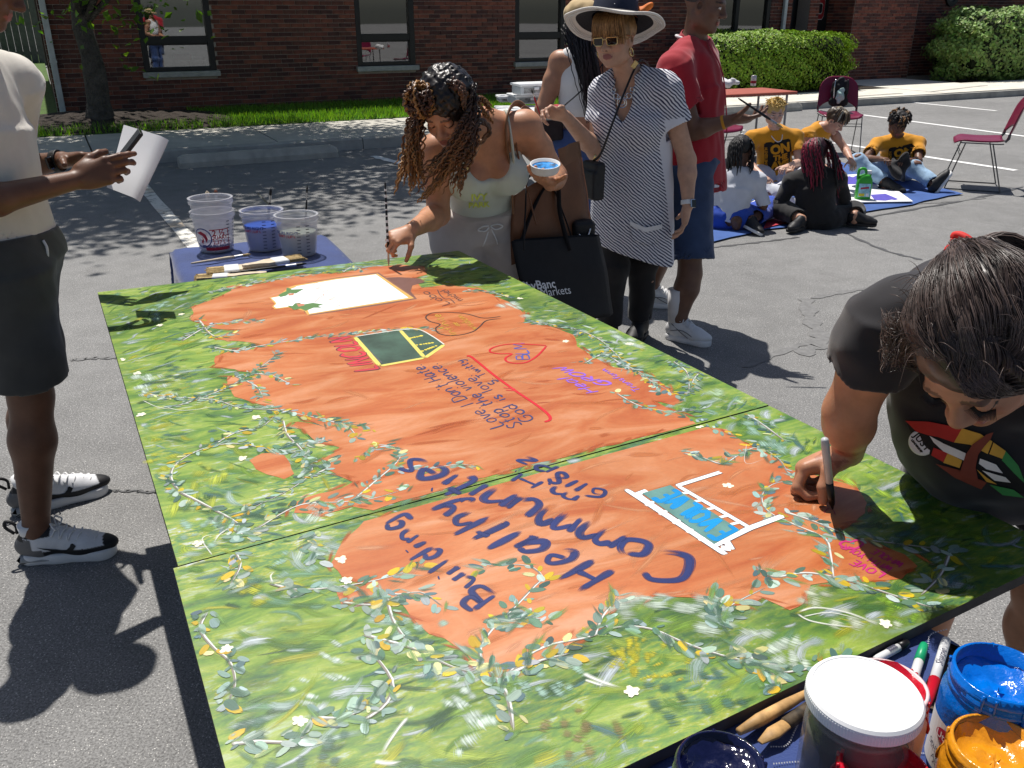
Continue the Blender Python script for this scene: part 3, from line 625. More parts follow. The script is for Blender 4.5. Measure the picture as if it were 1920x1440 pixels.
# orange field
def wob(pts, n, amp):
    p = U(pts); q = []
    for i in range(len(p)):
        a, b = p[i], p[(i+1) % len(p)]; k = max(2, int(np.linalg.norm(b-a)/.018))
        for j in range(k): q.append(a+(b-a)*j/k)
    q = np.array(q); ph = rng.random(4)*6; s_ = np.arange(len(q))
    q[:, 0] += amp*(np.sin(s_*.9+ph[0])+.7*np.sin(s_*.37+ph[1]))+rng.normal(0, amp*.4, len(q)); q[:, 1] += amp*(np.cos(s_*.8+ph[2])+.7*np.sin(s_*.33+ph[3]))+rng.normal(0, amp*.4, len(q)); return q
from mathutils.geometry import tessellate_polygon
def orange_mat(name='mural orange', k=(1., 1.04, 1.1)):
    m, nt, b = _mat(name); v = _coord(nt, 'Object', rot=(0, 0, -.44)); st = nt.nodes.new('ShaderNodeMapping'); nt.links.new(v, st.inputs[0]); st.inputs['Scale'].default_value = (3, 10, 1)
    n1 = _noise(nt, 1., 6, st.outputs[0], .6, 1.2); n2 = _noise(nt, 1.5, 4, v, .6, .6); n3 = _noise(nt, 40, 3, st.outputs[0])
    c = _ramp(nt, n1.outputs[0], [(.36, (.385, .08, .014)), (.46, (.44, .118, .028)), (.55, (.48, .16, .05)), (.66, (.53, .215, .095))]); c2 = _ramp(nt, n2.outputs[0], [(.35, (.90, .85, .78)), (.6, (1.05, 1.06, 1.12))])
    c = _mix(nt, c, tuple(k), 1., 'MULTIPLY'); c = _mix(nt, _mix(nt, c, c2, 1., 'MULTIPLY'), _ramp(nt, n3.outputs[0], [(.3, (.93,)*3), (.7, (1.06,)*3)]), 1., 'MULTIPLY'); nt.links.new(c, b.inputs['Base Color']); b.inputs['Roughness'].default_value = .42; _bump(nt, b, n3.outputs[0], .04, .001); return m
M['morange'] = orange_mat(); M['morange2'] = orange_mat('mural salmon orange', (1.02, 1.15, 1.35))
OR1 = [(358, 600), (362, 575), (415, 556), (440, 540), (500, 530), (560, 515), (640, 512), (700, 500), (760, 497), (795, 500), (800, 515), (775, 522), (790, 540), (830, 535), (900, 540), (955, 568), (985, 588), (985, 605), (1030, 612), (1075, 628), (1085, 650), (1110, 668), (1150, 690), (1200, 694), (1235, 715), (1280, 748), (1262, 762), (1225, 752), (1280, 778), (1306, 795),
       (940, 886), (700, 957), (660, 948), (600, 968), (548, 962), (556, 940), (600, 926), (640, 918), (662, 905), (618, 880), (600, 862), (624, 850), (640, 838), (590, 830), (570, 806), (545, 800), (556, 790), (610, 800), (560, 780), (500, 762), (440, 745), (425, 722), (428, 706), (470, 712), (480, 700), (400, 688), (404, 668), (440, 655), (478, 655), (490, 645), (440, 640), (400, 636), (440, 620), (400, 615)]
OR2 = [(1308, 797), (1360, 806), (1400, 832), (1440, 850), (1480, 880), (1560, 900), (1600, 910), (1630, 945), (1625, 965), (1590, 985), (1570, 1000), (1640, 1018), (1690, 1038), (1722, 1060), (1690, 1088), (1630, 1092), (1560, 1092), (1520, 1100), (1505, 1130), (1480, 1142), (1430, 1120), (1390, 1140), (1345, 1128), (1300, 1120), (1220, 1120), (1170, 1135), (1130, 1160), (1120, 1185), (1070, 1205), (1020, 1235), (940, 1268), (905, 1266), (880, 1232), (835, 1200), (800, 1188), (770, 1160), (750, 1130), (700, 1128), (640, 1130), (635, 1110), (690, 1098), (640, 1082), (622, 1058), (640, 1020), (668, 990), (690, 965), (705, 960), (942, 890)]
EXTRA = [[(470, 862), (490, 850), (525, 848), (548, 868), (552, 888), (530, 900), (500, 892), (480, 880)], [(545, 560), (570, 545), (560, 560)], [(1130, 690), (1180, 712), (1240, 722), (1215, 735), (1160, 720)], [(425, 538), (450, 532), (455, 540), (435, 545)]]
for pts, par in ((OR1, 0), (OR2, 1), (EXTRA[0], 0), (EXTRA[2], 0), (EXTRA[3], 0)):
    q = wob(pts, 0, .0022); q = q[inquad(q, Q1 if par == 0 else Q2, .003)]; z = ZM+.0013+rng.random()*.0002; vv = [Vector((a[0], a[1], z)) for a in q]; tr_ = tessellate_polygon([vv])
    MB().add([tuple(a) for a in vv], [tuple(t) for t in tr_]).build('orange_field', M['morange' if par == 0 else 'morange2'], mural)
from mathutils.geometry import intersect_point_line
def pin(p, poly):
    x, y = p[0], p[1]; c = False; n = len(poly); j = n-1
    for i in range(n):
        if (poly[i][1] > y) != (poly[j][1] > y) and x < (poly[j][0]-poly[i][0])*(y-poly[i][1])/(poly[j][1]-poly[i][1])+poly[i][0]: c = not c
        j = i
    return c
P1, P2 = U(OR1), U(OR2); osx = Strokes(ZM+.00165)
OPAL = np.array([(.38, .07, .012), (.42, .09, .016), (.47, .135, .034), (.53, .20, .075), (.56, .24, .11), (.46, .11, .022)])
for i in range(420):
    P = P1 if rng.random() < .6 else P2; lo, hi = P.min(0), P.max(0); p = lo+(hi-lo)*rng.random(3); p[2] = ZM
    ang = math.radians(25)+rng.normal(0, .4); L = .05+.22*rng.random()**2; d = V(math.cos(ang), math.sin(ang), 0); t = np.linspace(-.5, .5, 9)[:, None]; path = p+d*L*t+V(-d[1], d[0], 0)*L*rng.normal(0, .1)*(1-4*t*t)
    if not (pin(path[0], P) and pin(path[-1], P) and pin(path[4], P)): continue
    osx.add(path, (.008+.022*rng.random())*np.array([.6, .9, 1, 1, 1, 1, 1, .8, .5]), OPAL[rng.integers(0, 6) if P is P1 else rng.integers(2, 5)]*(1 if P is P1 else V(1, 1.1, 1.25)), (.3, .5), 2e-7)
for P in (P1, P2):                                  # paler or hotter strokes that work along the edge
    for i in range(len(P)):
        a, b = P[i], P[(i+1) % len(P)]; L = np.linalg.norm(b-a)
        for j in range(max(1, int(L/.035))):
            m_ = a+(b-a)*rng.random()+V(*rng.normal(0, .006, 2), 0); d = nrm(b-a+V(*rng.normal(0, .3*L, 2), 0)); l = .03+.05*rng.random(); t = np.linspace(-.5, .5, 6)[:, None]
            osx.add(m_+d*l*t, .008+.01*rng.random(), OPAL[rng.choice(6, p=[.3, .3, .2, .05, .05, .1])], (.3, .4), 2e-7)
osx.build('orange_brushwork', M['dry'], mural, kind='stuff')
# pale haze and dark shade strokes over the green near the vines
hz = Strokes(ZM+.0019)
def haze(pts, col, n=8, spread=.02, wd=.02, l=.12):
    p = spline(U(pts), 60)
    for i in range(n):
        a = rng.integers(0, 45); seg = p[a:a+14]+V(*rng.normal(0, spread, 2), 0); hz.add(seg[::2], 1.7*wd*(.4+rng.random()), np.array(col)*(.8+.4*rng.random()), (.35, .5), 3e-7)
PALE, DKG, TEA, WHT = (.50, .60, .52), (.05, .13, .09), (.28, .44, .36), (.66, .70, .66)
for pts, col, n in (([(260, 700), (280, 730), (300, 760)], PALE, 16), ([(300, 690), (350, 700), (380, 715)], DKG, 8), ([(330, 1000), (400, 985), (460, 1000)], TEA, 12), ([(420, 960), (460, 985), (480, 1010)], DKG, 10), ([(560, 1010), (600, 960), (560, 1060)], PALE, 10),
                    ([(640, 1240), (600, 1270), (570, 1310)], PALE, 10), ([(440, 1370), (560, 1395), (650, 1390)], DKG, 14), ([(1130, 1140), (1220, 1135), (1320, 1150), (1400, 1165)], (.42, .50, .42), 26), ([(1380, 1170), (1470, 1220), (1540, 1235)], (.46, .54, .45), 18), ([(1500, 1120), (1600, 1150), (1700, 1180)], (.45, .5, .38), 10),
                    ([(950, 1300), (1000, 1280), (1060, 1250)], TEA, 14), ([(1200, 1330), (1300, 1310), (1380, 1290)], DKG, 10), ([(820, 1150), (760, 1180), (720, 1190)], TEA, 10), ([(900, 1290), (860, 1330), (900, 1400)], PALE, 14), ([(620, 1100), (560, 1060), (520, 1040)], TEA, 8),
                    ([(1060, 600), (1150, 630), (1220, 660)], PALE, 14), ([(1250, 690), (1330, 730), (1400, 760)], (.4, .55, .35), 12), ([(1330, 770), (1420, 800), (1480, 850)], TEA, 12), ([(930, 560), (990, 590), (1050, 610)], PALE, 10), ([(700, 497), (600, 500), (480, 522)], TEA, 12), ([(350, 560), (300, 580), (330, 620)], TEA, 10),
                    ([(1160, 1230), (1210, 1240), (1230, 1260)], (.48, .42, .01), 16), ([(1250, 1240), (1200, 1225), (1150, 1240)], (.42, .40, .01), 16), ([(520, 1130), (440, 1100), (400, 1090)], (.40, .42, .02), 10), ([(430, 880), (380, 900), (350, 1000)], (.40, .46, .05), 14), ([(300, 830), (290, 860), (330, 890)], (.42, .44, .03), 10), ([(1000, 1370), (1080, 1390), (1160, 1380)], (.20, .16, .05), 10), ([(1650, 1130), (1720, 1150), (1700, 1170)], (.20, .36, .03), 12), ([(1600, 880), (1700, 950), (1780, 990)], (.30, .46, .04), 14)):
    haze(pts, col, n)
hz.build('glaze_strokes', M['dry'], mural, kind='stuff')
# vines
VN = [[(340, 640), (390, 612), (440, 603), (490, 603)], [(372, 600), (400, 630), (440, 625)], [(395, 650), (440, 658), (480, 650), (540, 640), (600, 632), (650, 628)], [(650, 628), (700, 622), (760, 617), (820, 618)], [(330, 762), (380, 745), (430, 725), (470, 700), (500, 680), (522, 662)], [(265, 738), (320, 745), (400, 750), (450, 765), (520, 770), (600, 785), (700, 803)], [(470, 700), (510, 705), (545, 722)], [(440, 705), (480, 725), (492, 748)], [(610, 788), (650, 800), (670, 822)],
      [(335, 922), (320, 895), (332, 868), (380, 842), (440, 832), (500, 842), (550, 848), (580, 865), (580, 890), (540, 920), (480, 950), (430, 985)], [(335, 922), (380, 945), (430, 972), (452, 988)], [(430, 985), (452, 1002), (468, 1005)], [(530, 788), (538, 815), (560, 838), (578, 862)], [(545, 830), (590, 832), (610, 826)], [(395, 838), (440, 812), (490, 800), (520, 775)], [(570, 895), (610, 880), (620, 862)],
      [(480, 992), (560, 948), (640, 942), (700, 935), (760, 918)], [(650, 948), (700, 905), (742, 868), (748, 845), (710, 835), (668, 860)], [(740, 880), (800, 880), (850, 872), (890, 873)],
      [(505, 1095), (560, 1106), (640, 1100), (720, 1085), (790, 1062)], [(700, 1102), (740, 1115), (790, 1112), (830, 1138)], [(722, 1105), (735, 1160), (762, 1200), (800, 1228), (850, 1252), (900, 1266)], [(680, 1190), (760, 1212), (830, 1236)],
      [(962, 1372), (955, 1320), (943, 1290), (920, 1262), (902, 1240), (902, 1210), (930, 1172), (962, 1142), (1000, 1102), (1016, 1082), (990, 1062), (940, 1060), (902, 1066)], [(935, 1168), (980, 1160), (1022, 1162)], [(945, 1272), (980, 1236), (1030, 1210), (1100, 1196), (1160, 1176), (1220, 1180), (1280, 1205), (1340, 1226), (1400, 1242), (1440, 1258), (1462, 1282), (1462, 1302)], [(1115, 1192), (1130, 1155), (1160, 1120)], [(950, 1266), (1010, 1240), (1068, 1226)],
      [(1330, 1165), (1350, 1142), (1335, 1118)], [(1360, 1178), (1345, 1155), (1380, 1130), (1440, 1100)], [(1415, 1062), (1450, 1082), (1500, 1075), (1540, 1078), (1600, 1092), (1660, 1112), (1720, 1132), (1755, 1142)], [(1562, 1088), (1556, 1040), (1545, 1010), (1490, 985), (1440, 960), (1428, 930), (1450, 908), (1500, 900)], [(1470, 960), (1530, 980), (1600, 1008), (1680, 1020), (1780, 1032)], [(1782, 1036), (1762, 1080), (1725, 1118)], [(1400, 1222), (1420, 1250), (1460, 1262), (1540, 1248), (1600, 1215)],
      [(1280, 850), (1320, 860), (1355, 870), (1390, 850), (1422, 840), (1460, 862), (1480, 895)], [(985, 603), (1030, 608), (1080, 618), (1120, 635), (1150, 660), (1180, 690), (1230, 720), (1282, 748)], [(1095, 682), (1130, 665), (1160, 680), (1200, 700), (1242, 735)], [(1155, 738), (1200, 762), (1260, 772), (1320, 768)], [(1065, 562), (1120, 590), (1180, 625), (1240, 650)], [(1262, 678), (1288, 700), (1292, 740)], [(1320, 690), (1300, 712), (1295, 735)], [(1290, 782), (1340, 800), (1400, 830), (1440, 850)], [(1388, 772), (1420, 790), (1475, 830)],
      [(390, 548), (470, 532), (540, 520), (610, 512)], [(640, 512), (662, 500), (680, 508)], [(960, 560), (920, 548), (880, 545)], [(388, 1148), (375, 1180), (400, 1215), (430, 1242), (440, 1282), (425, 1322)], [(432, 1396), (480, 1391), (540, 1392), (572, 1382)], [(680, 1352), (722, 1322), (736, 1282), (712, 1242), (690, 1222)], [(582, 1346), (640, 1346), (692, 1326)], [(440, 1035), (450, 1060), (430, 1100)], [(600, 985), (580, 1020), (590, 1050)], [(640, 1130), (700, 1135), (740, 1125)]]
stm = Strokes(ZM+.0023); LD = []
LC = np.array([(.27, .36, .31), (.19, .30, .25), (.055, .115, .09), (.10, .19, .13), (.38, .47, .43), (.50, .35, .015), (.42, .30, .02), (.55, .53, .24), (.08, .14, .16)]); LWT = np.array([2.2, 1.8, 1.5, 1.4, 1.2, 1.3, .6, .8, .5]); LWT /= LWT.sum()
for vn in VN:
    p = U(vn); L = np.linalg.norm(np.diff(p, axis=0), axis=1).sum(); k = max(12, int(L/.012)); sp_ = spline(p, k); tt = np.gradient(sp_, axis=0); tt /= np.linalg.norm(tt, axis=1)[:, None]
    g = .7+.5*rng.random(); stm.add(sp_, np.linspace(.0065, .003, k)*g, (.20, .18, .15), (.05, .2), 2e-6); stm.add(sp_+V(.0015, .001, 0), np.linspace(.0042, .0012, k)*g*(.5+.6*rng.random(k)), (.62, .63, .60), (.1, .4), 2e-6)
    ls = (.0215 if sp_[:, 1].mean() < 1.4 else .0185)
    for i in range(k):
        for rep in range(2):
            if rng.random() < .13: continue
            sd = 1 if rng.random() < .5 else -1; d = tt[i]; nn = V(-d[1], d[0], 0)*sd; dd = nrm(d*(.8+.4*rng.random())*(1 if rng.random() < .8 else -1)+nn*(.5+.7*rng.random())); LD.append((sp_[i]+nn*.003+rng.normal(0, .004, 3)*V(1, 1, 0), dd, ls*(.6+.8*rng.random()), LC[rng.choice(9, p=LWT)]))
stm.build('vine_stems', M['wet'], mural, kind='stuff')
rng.shuffle(LD); lb = Strokes(ZM+.0026)
for p, d, L, c in LD:
    n = V(-d[1], d[0], 0); wd = L*(.30+.28*rng.random()); bend = rng.normal(0, .16)*L; x = np.array([0, .2, .45, .75, 1.])[:, None]
    lb.add(p+d*L*x+n*bend*x*x, wd*np.array([.3, .85, 1., .8, .12]), np.clip(c*(.7+.5*rng.random())*(1+rng.normal(0, .06, 3)), 0, 1), (.05, .35 if rng.random() < .5 else .05), 6e-8)
lb.build('leaf_dabs', M['wet'], mural, kind='stuff'); sm = Strokes(ZM+.0030)
for p, d, L, c in LD[:900]:
    x = np.linspace(-.6, 1.4, 6)[:, None]; sm.add(p+d*L*x*1.3+rng.normal(0, .006, 3)*V(1, 1, 0), L*(.35+.3*rng.random()), [(.10, .20, .10), (.30, .40, .33), (.16, .30, .08), (.05, .12, .08)][rng.integers(0, 4)], (.4, .5), 1e-7)
sm.build('smear_strokes', M['dry'], mural, kind='stuff')
fl = MB()
for (x, y) in [(370, 1020), (455, 860), (265, 778), (480, 783), (228, 675), (425, 1217), (560, 1353), (1185, 1298), (1365, 912), (1180, 645), (975, 560), (640, 1050), (650, 1090), (258, 700), (1660, 1170), (1700, 880), (1310, 800), (340, 590), (1060, 640), (300, 610)]:
    c = at(x, y, ZM); a0 = rng.random()*6
    for j in range(5):
        a = a0+j*1.257+rng.normal(0, .15); d = V(math.cos(a), math.sin(a), 0); n = V(-d[1], d[0], 0); L = .008+.004*rng.random(); v = np.array([c+d*L*t_+n*L*.42*s_ for t_, s_ in ((0, 0), (.5, 1), (1, .5), (1, -.5), (.5, -1))]); v[:, 2] = ZM+.0031+j*2e-6
        if inpanel(v).all(): fl.add(v, [(0, 1, 2, 3, 4)], V(.80, .78, .58)*(.9+.15*rng.random()))
fl.build('flower_dabs', M['dab'], mural, kind='stuff')
# ---- lettering: a single-stroke hand
GL = {'A': (.7, [[(0, 0), (.35, 1), (.7, 0)], [(.12, .38), (.58, .38)]]), 'B': (.6, [[(0, 0), (0, 1)], [(0, 1), (.45, .95), (.45, .6), (0, .52)], [(0, .52), (.58, .45), (.55, .05), (0, 0)]]), 'C': (.75, [[(.7, .85), (.4, 1), (.08, .75), (0, .4), (.15, .08), (.45, 0), (.72, .15)]]), 'D': (.65, [[(0, 0), (0, 1)], [(-.05, 1), (.45, .9), (.62, .5), (.45, .1), (-.05, 0)]]), 'E': (.55, [[(.55, 1), (0, 1), (0, 0), (.55, 0)], [(0, .5), (.42, .5)]]),
      'G': (.7, [[(.65, .9), (.3, 1), (.03, .6), (.1, .12), (.45, 0), (.62, .2), (.62, .45), (.35, .45)]]), 'H': (.65, [[(0, 0), (0, 1)], [(.6, 0), (.6, 1)], [(0, .5), (.6, .52)]]), 'I': (.15, [[(.07, 0), (.07, 1)]]), 'L': (.5, [[(0, 1), (0, 0), (.5, 0)]]), 'M': (.8, [[(0, 0), (.08, 1), (.4, .35), (.72, 1), (.8, 0)]]), 'N': (.65, [[(0, 0), (0, 1), (.6, 0), (.6, 1)]]), 'O': (.7, [[(.35, 1), (.05, .75), (.03, .25), (.35, 0), (.66, .28), (.64, .75), (.35, 1)]]), 'P': (.55, [[(0, 0), (0, 1)], [(0, 1), (.5, .9), (.5, .55), (0, .45)]]), 'R': (.6, [[(0, 0), (0, 1)], [(0, 1), (.5, .9), (.5, .6), (0, .5)], [(.15, .5), (.58, 0)]]), 'S': (.55, [[(.52, .9), (.25, 1), (.04, .78), (.28, .52), (.52, .28), (.3, 0), (.02, .1)]]), 'T': (.65, [[(0, 1), (.65, 1)], [(.32, 1), (.32, 0)]]), 'U': (.6, [[(0, 1), (.02, .2), (.3, 0), (.58, .2), (.6, 1)]]), 'V': (.6, [[(0, 1), (.3, 0), (.6, 1)]]), 'W': (.85, [[(0, 1), (.2, 0), (.42, .7), (.64, 0), (.85, 1)]]), 'Y': (.6, [[(0, 1), (.3, .5)], [(.6, 1), (.3, .5), (.28, 0)]]),
      'a': (.55, [[(.48, .5), (.2, .6), (.02, .3), (.15, .02), (.4, .15), (.48, .5)], [(.48, .58), (.48, .1), (.58, 0)]]), 'b': (.5, [[(0, 1), (0, 0)], [(0, .4), (.3, .58), (.48, .3), (.3, 0), (0, .08)]]), 'c': (.45, [[(.43, .48), (.2, .6), (.02, .3), (.2, 0), (.45, .1)]]), 'd': (.55, [[(.46, .45), (.2, .58), (.02, .28), (.2, 0), (.46, .18)], [(.48, 1), (.48, 0)]]), 'e': (.5, [[(.04, .3), (.46, .34), (.36, .58), (.12, .54), (.02, .25), (.2, 0), (.46, .08)]]), 'f': (.4, [[(.4, .95), (.2, .95), (.15, .7), (.15, 0)], [(0, .55), (.35, .55)]]), 'g': (.5, [[(.45, .45), (.2, .58), (.02, .3), (.2, .04), (.44, .2)], [(.46, .58), (.46, -.2), (.25, -.38), (.02, -.25)]]), 'h': (.5, [[(0, 1), (0, 0)], [(0, .35), (.25, .58), (.45, .4), (.45, 0)]]), 'i': (.12, [[(.06, .58), (.06, 0)], [(.05, .78), (.07, .84)]]), 'l': (.12, [[(.06, 1), (.06, 0)]]), 'm': (.8, [[(0, .58), (0, 0)], [(0, .35), (.2, .58), (.36, .42), (.36, 0)], [(.36, .35), (.56, .58), (.74, .42), (.76, 0)]]), 'n': (.5, [[(0, .58), (0, 0)], [(0, .35), (.24, .58), (.44, .42), (.46, 0)]]), 'o': (.5, [[(.25, .58), (.03, .4), (.06, .1), (.27, 0), (.47, .18), (.44, .48), (.25, .58)]]), 'p': (.5, [[(0, .58), (0, -.4)], [(0, .45), (.28, .58), (.46, .3), (.28, 0), (0, .08)]]), 'r': (.35, [[(0, .58), (0, 0)], [(0, .35), (.15, .55), (.35, .55)]]), 's': (.4, [[(.36, .52), (.16, .6), (.04, .44), (.22, .3), (.36, .15), (.2, 0), (.02, .08)]]), 't': (.4, [[(.18, .95), (.16, .1), (.32, 0)], [(0, .6), (.38, .6)]]), 'u': (.5, [[(0, .58), (.03, .12), (.22, 0), (.44, .18)], [(.46, .58), (.46, 0)]]), 'v': (.45, [[(0, .58), (.22, 0), (.44, .58)]]), 'w': (.65, [[(0, .58), (.15, 0), (.32, .45), (.48, 0), (.64, .58)]]), 'y': (.5, [[(0, .58), (.05, .25), (.25, .15), (.44, .3)], [(.48, .58), (.4, -.1), (.2, -.38), (0, -.25)]]), 'z': (.45, [[(0, .56), (.42, .56), (.02, 0), (.46, 0)]]),
      '1': (.15, [[(.07, 0), (.07, 1)]]), '2': (.5, [[(.02, .8), (.25, 1), (.46, .75), (.03, .02), (.52, 0)]]), '5': (.5, [[(.48, 1), (.08, 1), (.05, .58), (.4, .5), (.46, .2), (.2, 0), (0, .1)]]), '6': (.5, [[(.42, .95), (.1, .6), (.03, .2), (.25, 0), (.46, .22), (.3, .45), (.06, .3)]]), '8': (.5, [[(.4, .85), (.2, 1), (.05, .8), (.42, .3), (.3, 0), (.05, .15), (.08, .4), (.4, .8)]]), '.': (.12, [[(.04, .02), (.09, .06)]]), "'": (.12, [[(.06, 1), (.04, .82)]]), '#': (.6, [[(.15, 0), (.25, .9)], [(.4, 0), (.5, .9)], [(.02, .3), (.58, .32)], [(.06, .6), (.6, .62)]]), ' ': (.35, []), '&': (.5, [[(.5, .1), (.1, .75), (.25, .95), (.36, .75), (.05, .25), (.2, 0), (.48, .35)]])}
def write(txt, p0, p1, up, col, wd, mat='wet', name='lettering', z=.0034, gap=.16, wobble=.012, smooth=True, par=None, fade=(.06, .22)):
    o = at(*p0, ZM); e = at(*p1, ZM); u = at(p0[0]+up[0], p0[1]+up[1], ZM)-o; tot = sum(GL[c][0]+gap for c in txt)-gap; ux = (e-o)/tot
    st_ = Strokes(ZM+z); x = 0
    for c in txt:
        w_, ss = GL[c]
        for s_ in ss:
            q = np.array([(a, b, 0.) for a, b in s_], float); q[:, :2] += rng.normal(0, wobble, (len(q), 2)); n = max(6, 5*len(q)); q = spline(q, n) if smooth else np.concatenate([np.linspace(q[i], q[i+1], 6) for i in range(len(q)-1)])
            path = o+np.outer(x+q[:, 0], ux)+np.outer(q[:, 1], u); k = len(path); ww = wd*(.85+.3*rng.random())*(1+.18*np.sin(np.linspace(0, 5, k)+rng.random()*6)); ww = ww*np.concatenate([[.55, .85], np.ones(k-4), [.85, .45]]); st_.add(path, ww, np.array(col)*(.9+.2*rng.random()), fade, 2e-5, check=False)
        x += w_+gap
    return st_.build(name, M[mat], mural if par is None else par)
NAVY = (.012, .022, .115); INK = (.02, .02, .10); PUR = (.25, .09, .55); RED = (.55, .012, .02); DRK = (.04, .02, .03)
write('Communities', (1312, 1052), (778, 858), (-50, 52), NAVY, .0165, 'letterwet', wobble=.03, gap=.14); write('Healthy', (1154, 1068), (842, 940), (-67, 40), NAVY, .016, 'letterwet', wobble=.03, gap=.3); write('Building', (929, 1118), (745, 970), (-44, 31), NAVY, .011, 'letterwet', wobble=.03, gap=.3)
write('m.H.', (1088, 930), (966, 882), (-24, 17), NAVY, .010, 'letterwet', wobble=.03); write('6118pz', (1142, 925), (985, 856), (-26, 16), NAVY, .010, 'letterwet', wobble=.03, gap=.2)
write("Love. I Don't Hate.", (944, 797), (790, 684), (-26, 9), INK, .0042, 'pen'); write('Stop the violence.', (981, 797), (820, 682), (-24, 8), INK, .0042, 'pen'); write('God is love.', (1003, 786), (884, 704), (-21, 8), INK, .0042, 'pen'); write('5. Twitty', (935, 716), (866, 675), (-14, 6), INK, .004, 'pen')
write('BLM', (993, 674), (985, 644), (-24, 1), (.05, .06, .30), .0045, 'pen'); write('Infinite', (857, 627), (824, 589), (-15, 4), (.42, .22, .01), .0035, 'pen'); write('#', (866, 612), (858, 604), (-12, 2), (.42, .22, .01), .003, 'pen'); write('wisdom', (896, 618), (866, 590), (-13, 4), (.42, .22, .01), .0035, 'pen')
write('Lobo', (842, 569), (800, 546), (-13, 6), DRK, .0035, 'pen'); write('michel', (868, 562), (835, 543), (-11, 5), DRK, .0032, 'pen'); write('Heal', (1122, 734), (1066, 708), (-24, 4), PUR, .0052, 'pen'); write('GROW', (1150, 720), (1056, 688), (-22, 4), PUR, .006, 'pen'); write('Transform', (1203, 732), (1136, 692), (-12, 3), PUR, .0034, 'pen')
MAG = (.45, .01, .14); write('LOVE', (1660, 1076), (1604, 1050), (-13, 8), MAG, .0030, 'pen', smooth=False); write('WITH YOUR', (1676, 1066), (1586, 1021), (-12, 7), MAG, .0028, 'pen', smooth=False); write('WHOLE', (1696, 1058), (1642, 1030), (-12, 7), MAG, .0028, 'pen', smooth=False)
def line(pts, col, wd, mat='pen', name='painted_line', z=.0036, n=40, fade=(.02, .05), closed=False, curve=True):
    s_ = Strokes(ZM+z); p = U(pts); p = spline(p, n) if curve else np.concatenate([np.linspace(p[i], p[i+1], 8) for i in range(len(p)-1)]); s_.add(p, wd, col, fade, 2e-5, check=False); return s_.build(name, M[mat], mural)
Z2 = lambda pts: [(750+x/3.2, 500+y/3.2) for x, y in pts]
line(Z2([(400, 540), (430, 545), (560, 650), (690, 745), (830, 840), (890, 890), (900, 920), (865, 935)]), RED, .0075, 'wet', 'red_flourish'); line(Z2([(622, 728), (690, 735)]), RED, .004, name='red_flourish'); line(Z2([(635, 742), (700, 748)]), RED, .004, name='red_flourish')
line(Z2([(880, 475), (800, 470), (690, 465), (600, 475), (545, 495), (545, 515), (600, 525), (670, 525), (635, 548), (640, 570), (690, 582), (760, 575), (820, 540), (860, 500), (880, 475)]), RED, .006, 'wet', 'red_heart', n=80)
line(Z2([(610, 300), (500, 310), (400, 285), (280, 275), (190, 280), (155, 305), (180, 330), (240, 348), (215, 370), (230, 400), (290, 415), (370, 410), (440, 390), (480, 360), (520, 325), (610, 312)]), (.05, .03, .03), .0042, 'wet', 'dark_heart', n=80)
line(Z2([(330, 222), (300, 195), (270, 195), (240, 170), (225, 140)]), DRK, .003); line([(1590, 1030), (1575, 1022), (1582, 1016), (1596, 1017), (1606, 1014), (1618, 1020), (1606, 1029), (1590, 1030)], MAG, .0045, name='pink_heart'); line([(1545, 962), (1552, 955), (1562, 958), (1566, 966)], (.3, .02, .05), .002)
# white sketch marks
for pts, wd in (([(1492, 1150), (1530, 1140), (1590, 1150), (1640, 1170), (1655, 1178)], .007), ([(1492, 1150), (1520, 1165), (1580, 1175), (1650, 1180)], .006), ([(1500, 1158), (1560, 1150), (1645, 1172)], .004), ([(1090, 1262), (1130, 1280), (1180, 1296)], .012), ([(1095, 1275), (1140, 1290)], .008), ([(768, 1342), (745, 1370), (722, 1405), (718, 1425)], .008), ([(700, 1428), (730, 1432), (760, 1428)], .012), ([(300, 760), (340, 770), (390, 765), (420, 755)], .004), ([(265, 750), (300, 765), (350, 770)], .004), ([(512, 1095), (508, 1080), (520, 1070)], .005), ([(1400, 830), (1400, 870), (1460, 850)], .002), ([(430, 990), (410, 1005), (398, 1025)], .006), ([(400, 1045), (380, 1010), (420, 1000)], .004)):
    line(pts, (.72, .74, .68), wd, 'dry', 'white_sketch_line', .0030, 20, (.1, .4))
def patch(pts, col, z, name, mat=None, amp=0):
    q = U(pts); vv = [Vector((a[0], a[1], ZM+z)) for a in q]; tr_ = tessellate_polygon([vv]); return MB().add([tuple(a) for a in vv], [tuple(t) for t in tr_]).build(name, mat or pmat(name, col, .4, .06, 30, .2, 120, .001), mural)
Z1 = lambda pts: [(480+x/6, 490+y/6) for x, y in pts]
patch(Z1([(1450, 185), (1600, 180), (1850, 195), (1900, 235), (1760, 275), (1740, 340), (1810, 425), (1600, 300)]), (.16, .075, .06), .0021, 'brown_shape')
patch(Z1([(560, 245), (920, 185), (1380, 128), (1815, 425), (1500, 480), (600, 612), (540, 570)]), (.20, .09, .07), .0022, 'placard_shadow')
patch(Z1([(150, 410), (240, 395), (380, 290), (440, 272), (900, 195), (1370, 140), (1780, 418), (580, 605), (545, 560), (380, 520), (215, 540), (180, 515), (215, 480), (190, 455)]), (.62, .36, .10), .0024, 'placard_border')
patch(Z1([(170, 415), (260, 398), (400, 310), (430, 300), (460, 282), (900, 207), (1350, 150), (1715, 412), (600, 592), (580, 545), (380, 510), (230, 530), (200, 508), (232, 480), (215, 455)]), (.80, .81, .83), .0026, 'placard')
write('MOUNT VERNON', (646, 573), (596, 530), (-16, 3), (.55, .28, .12), .0016, 'pen', smooth=False, gap=.3)
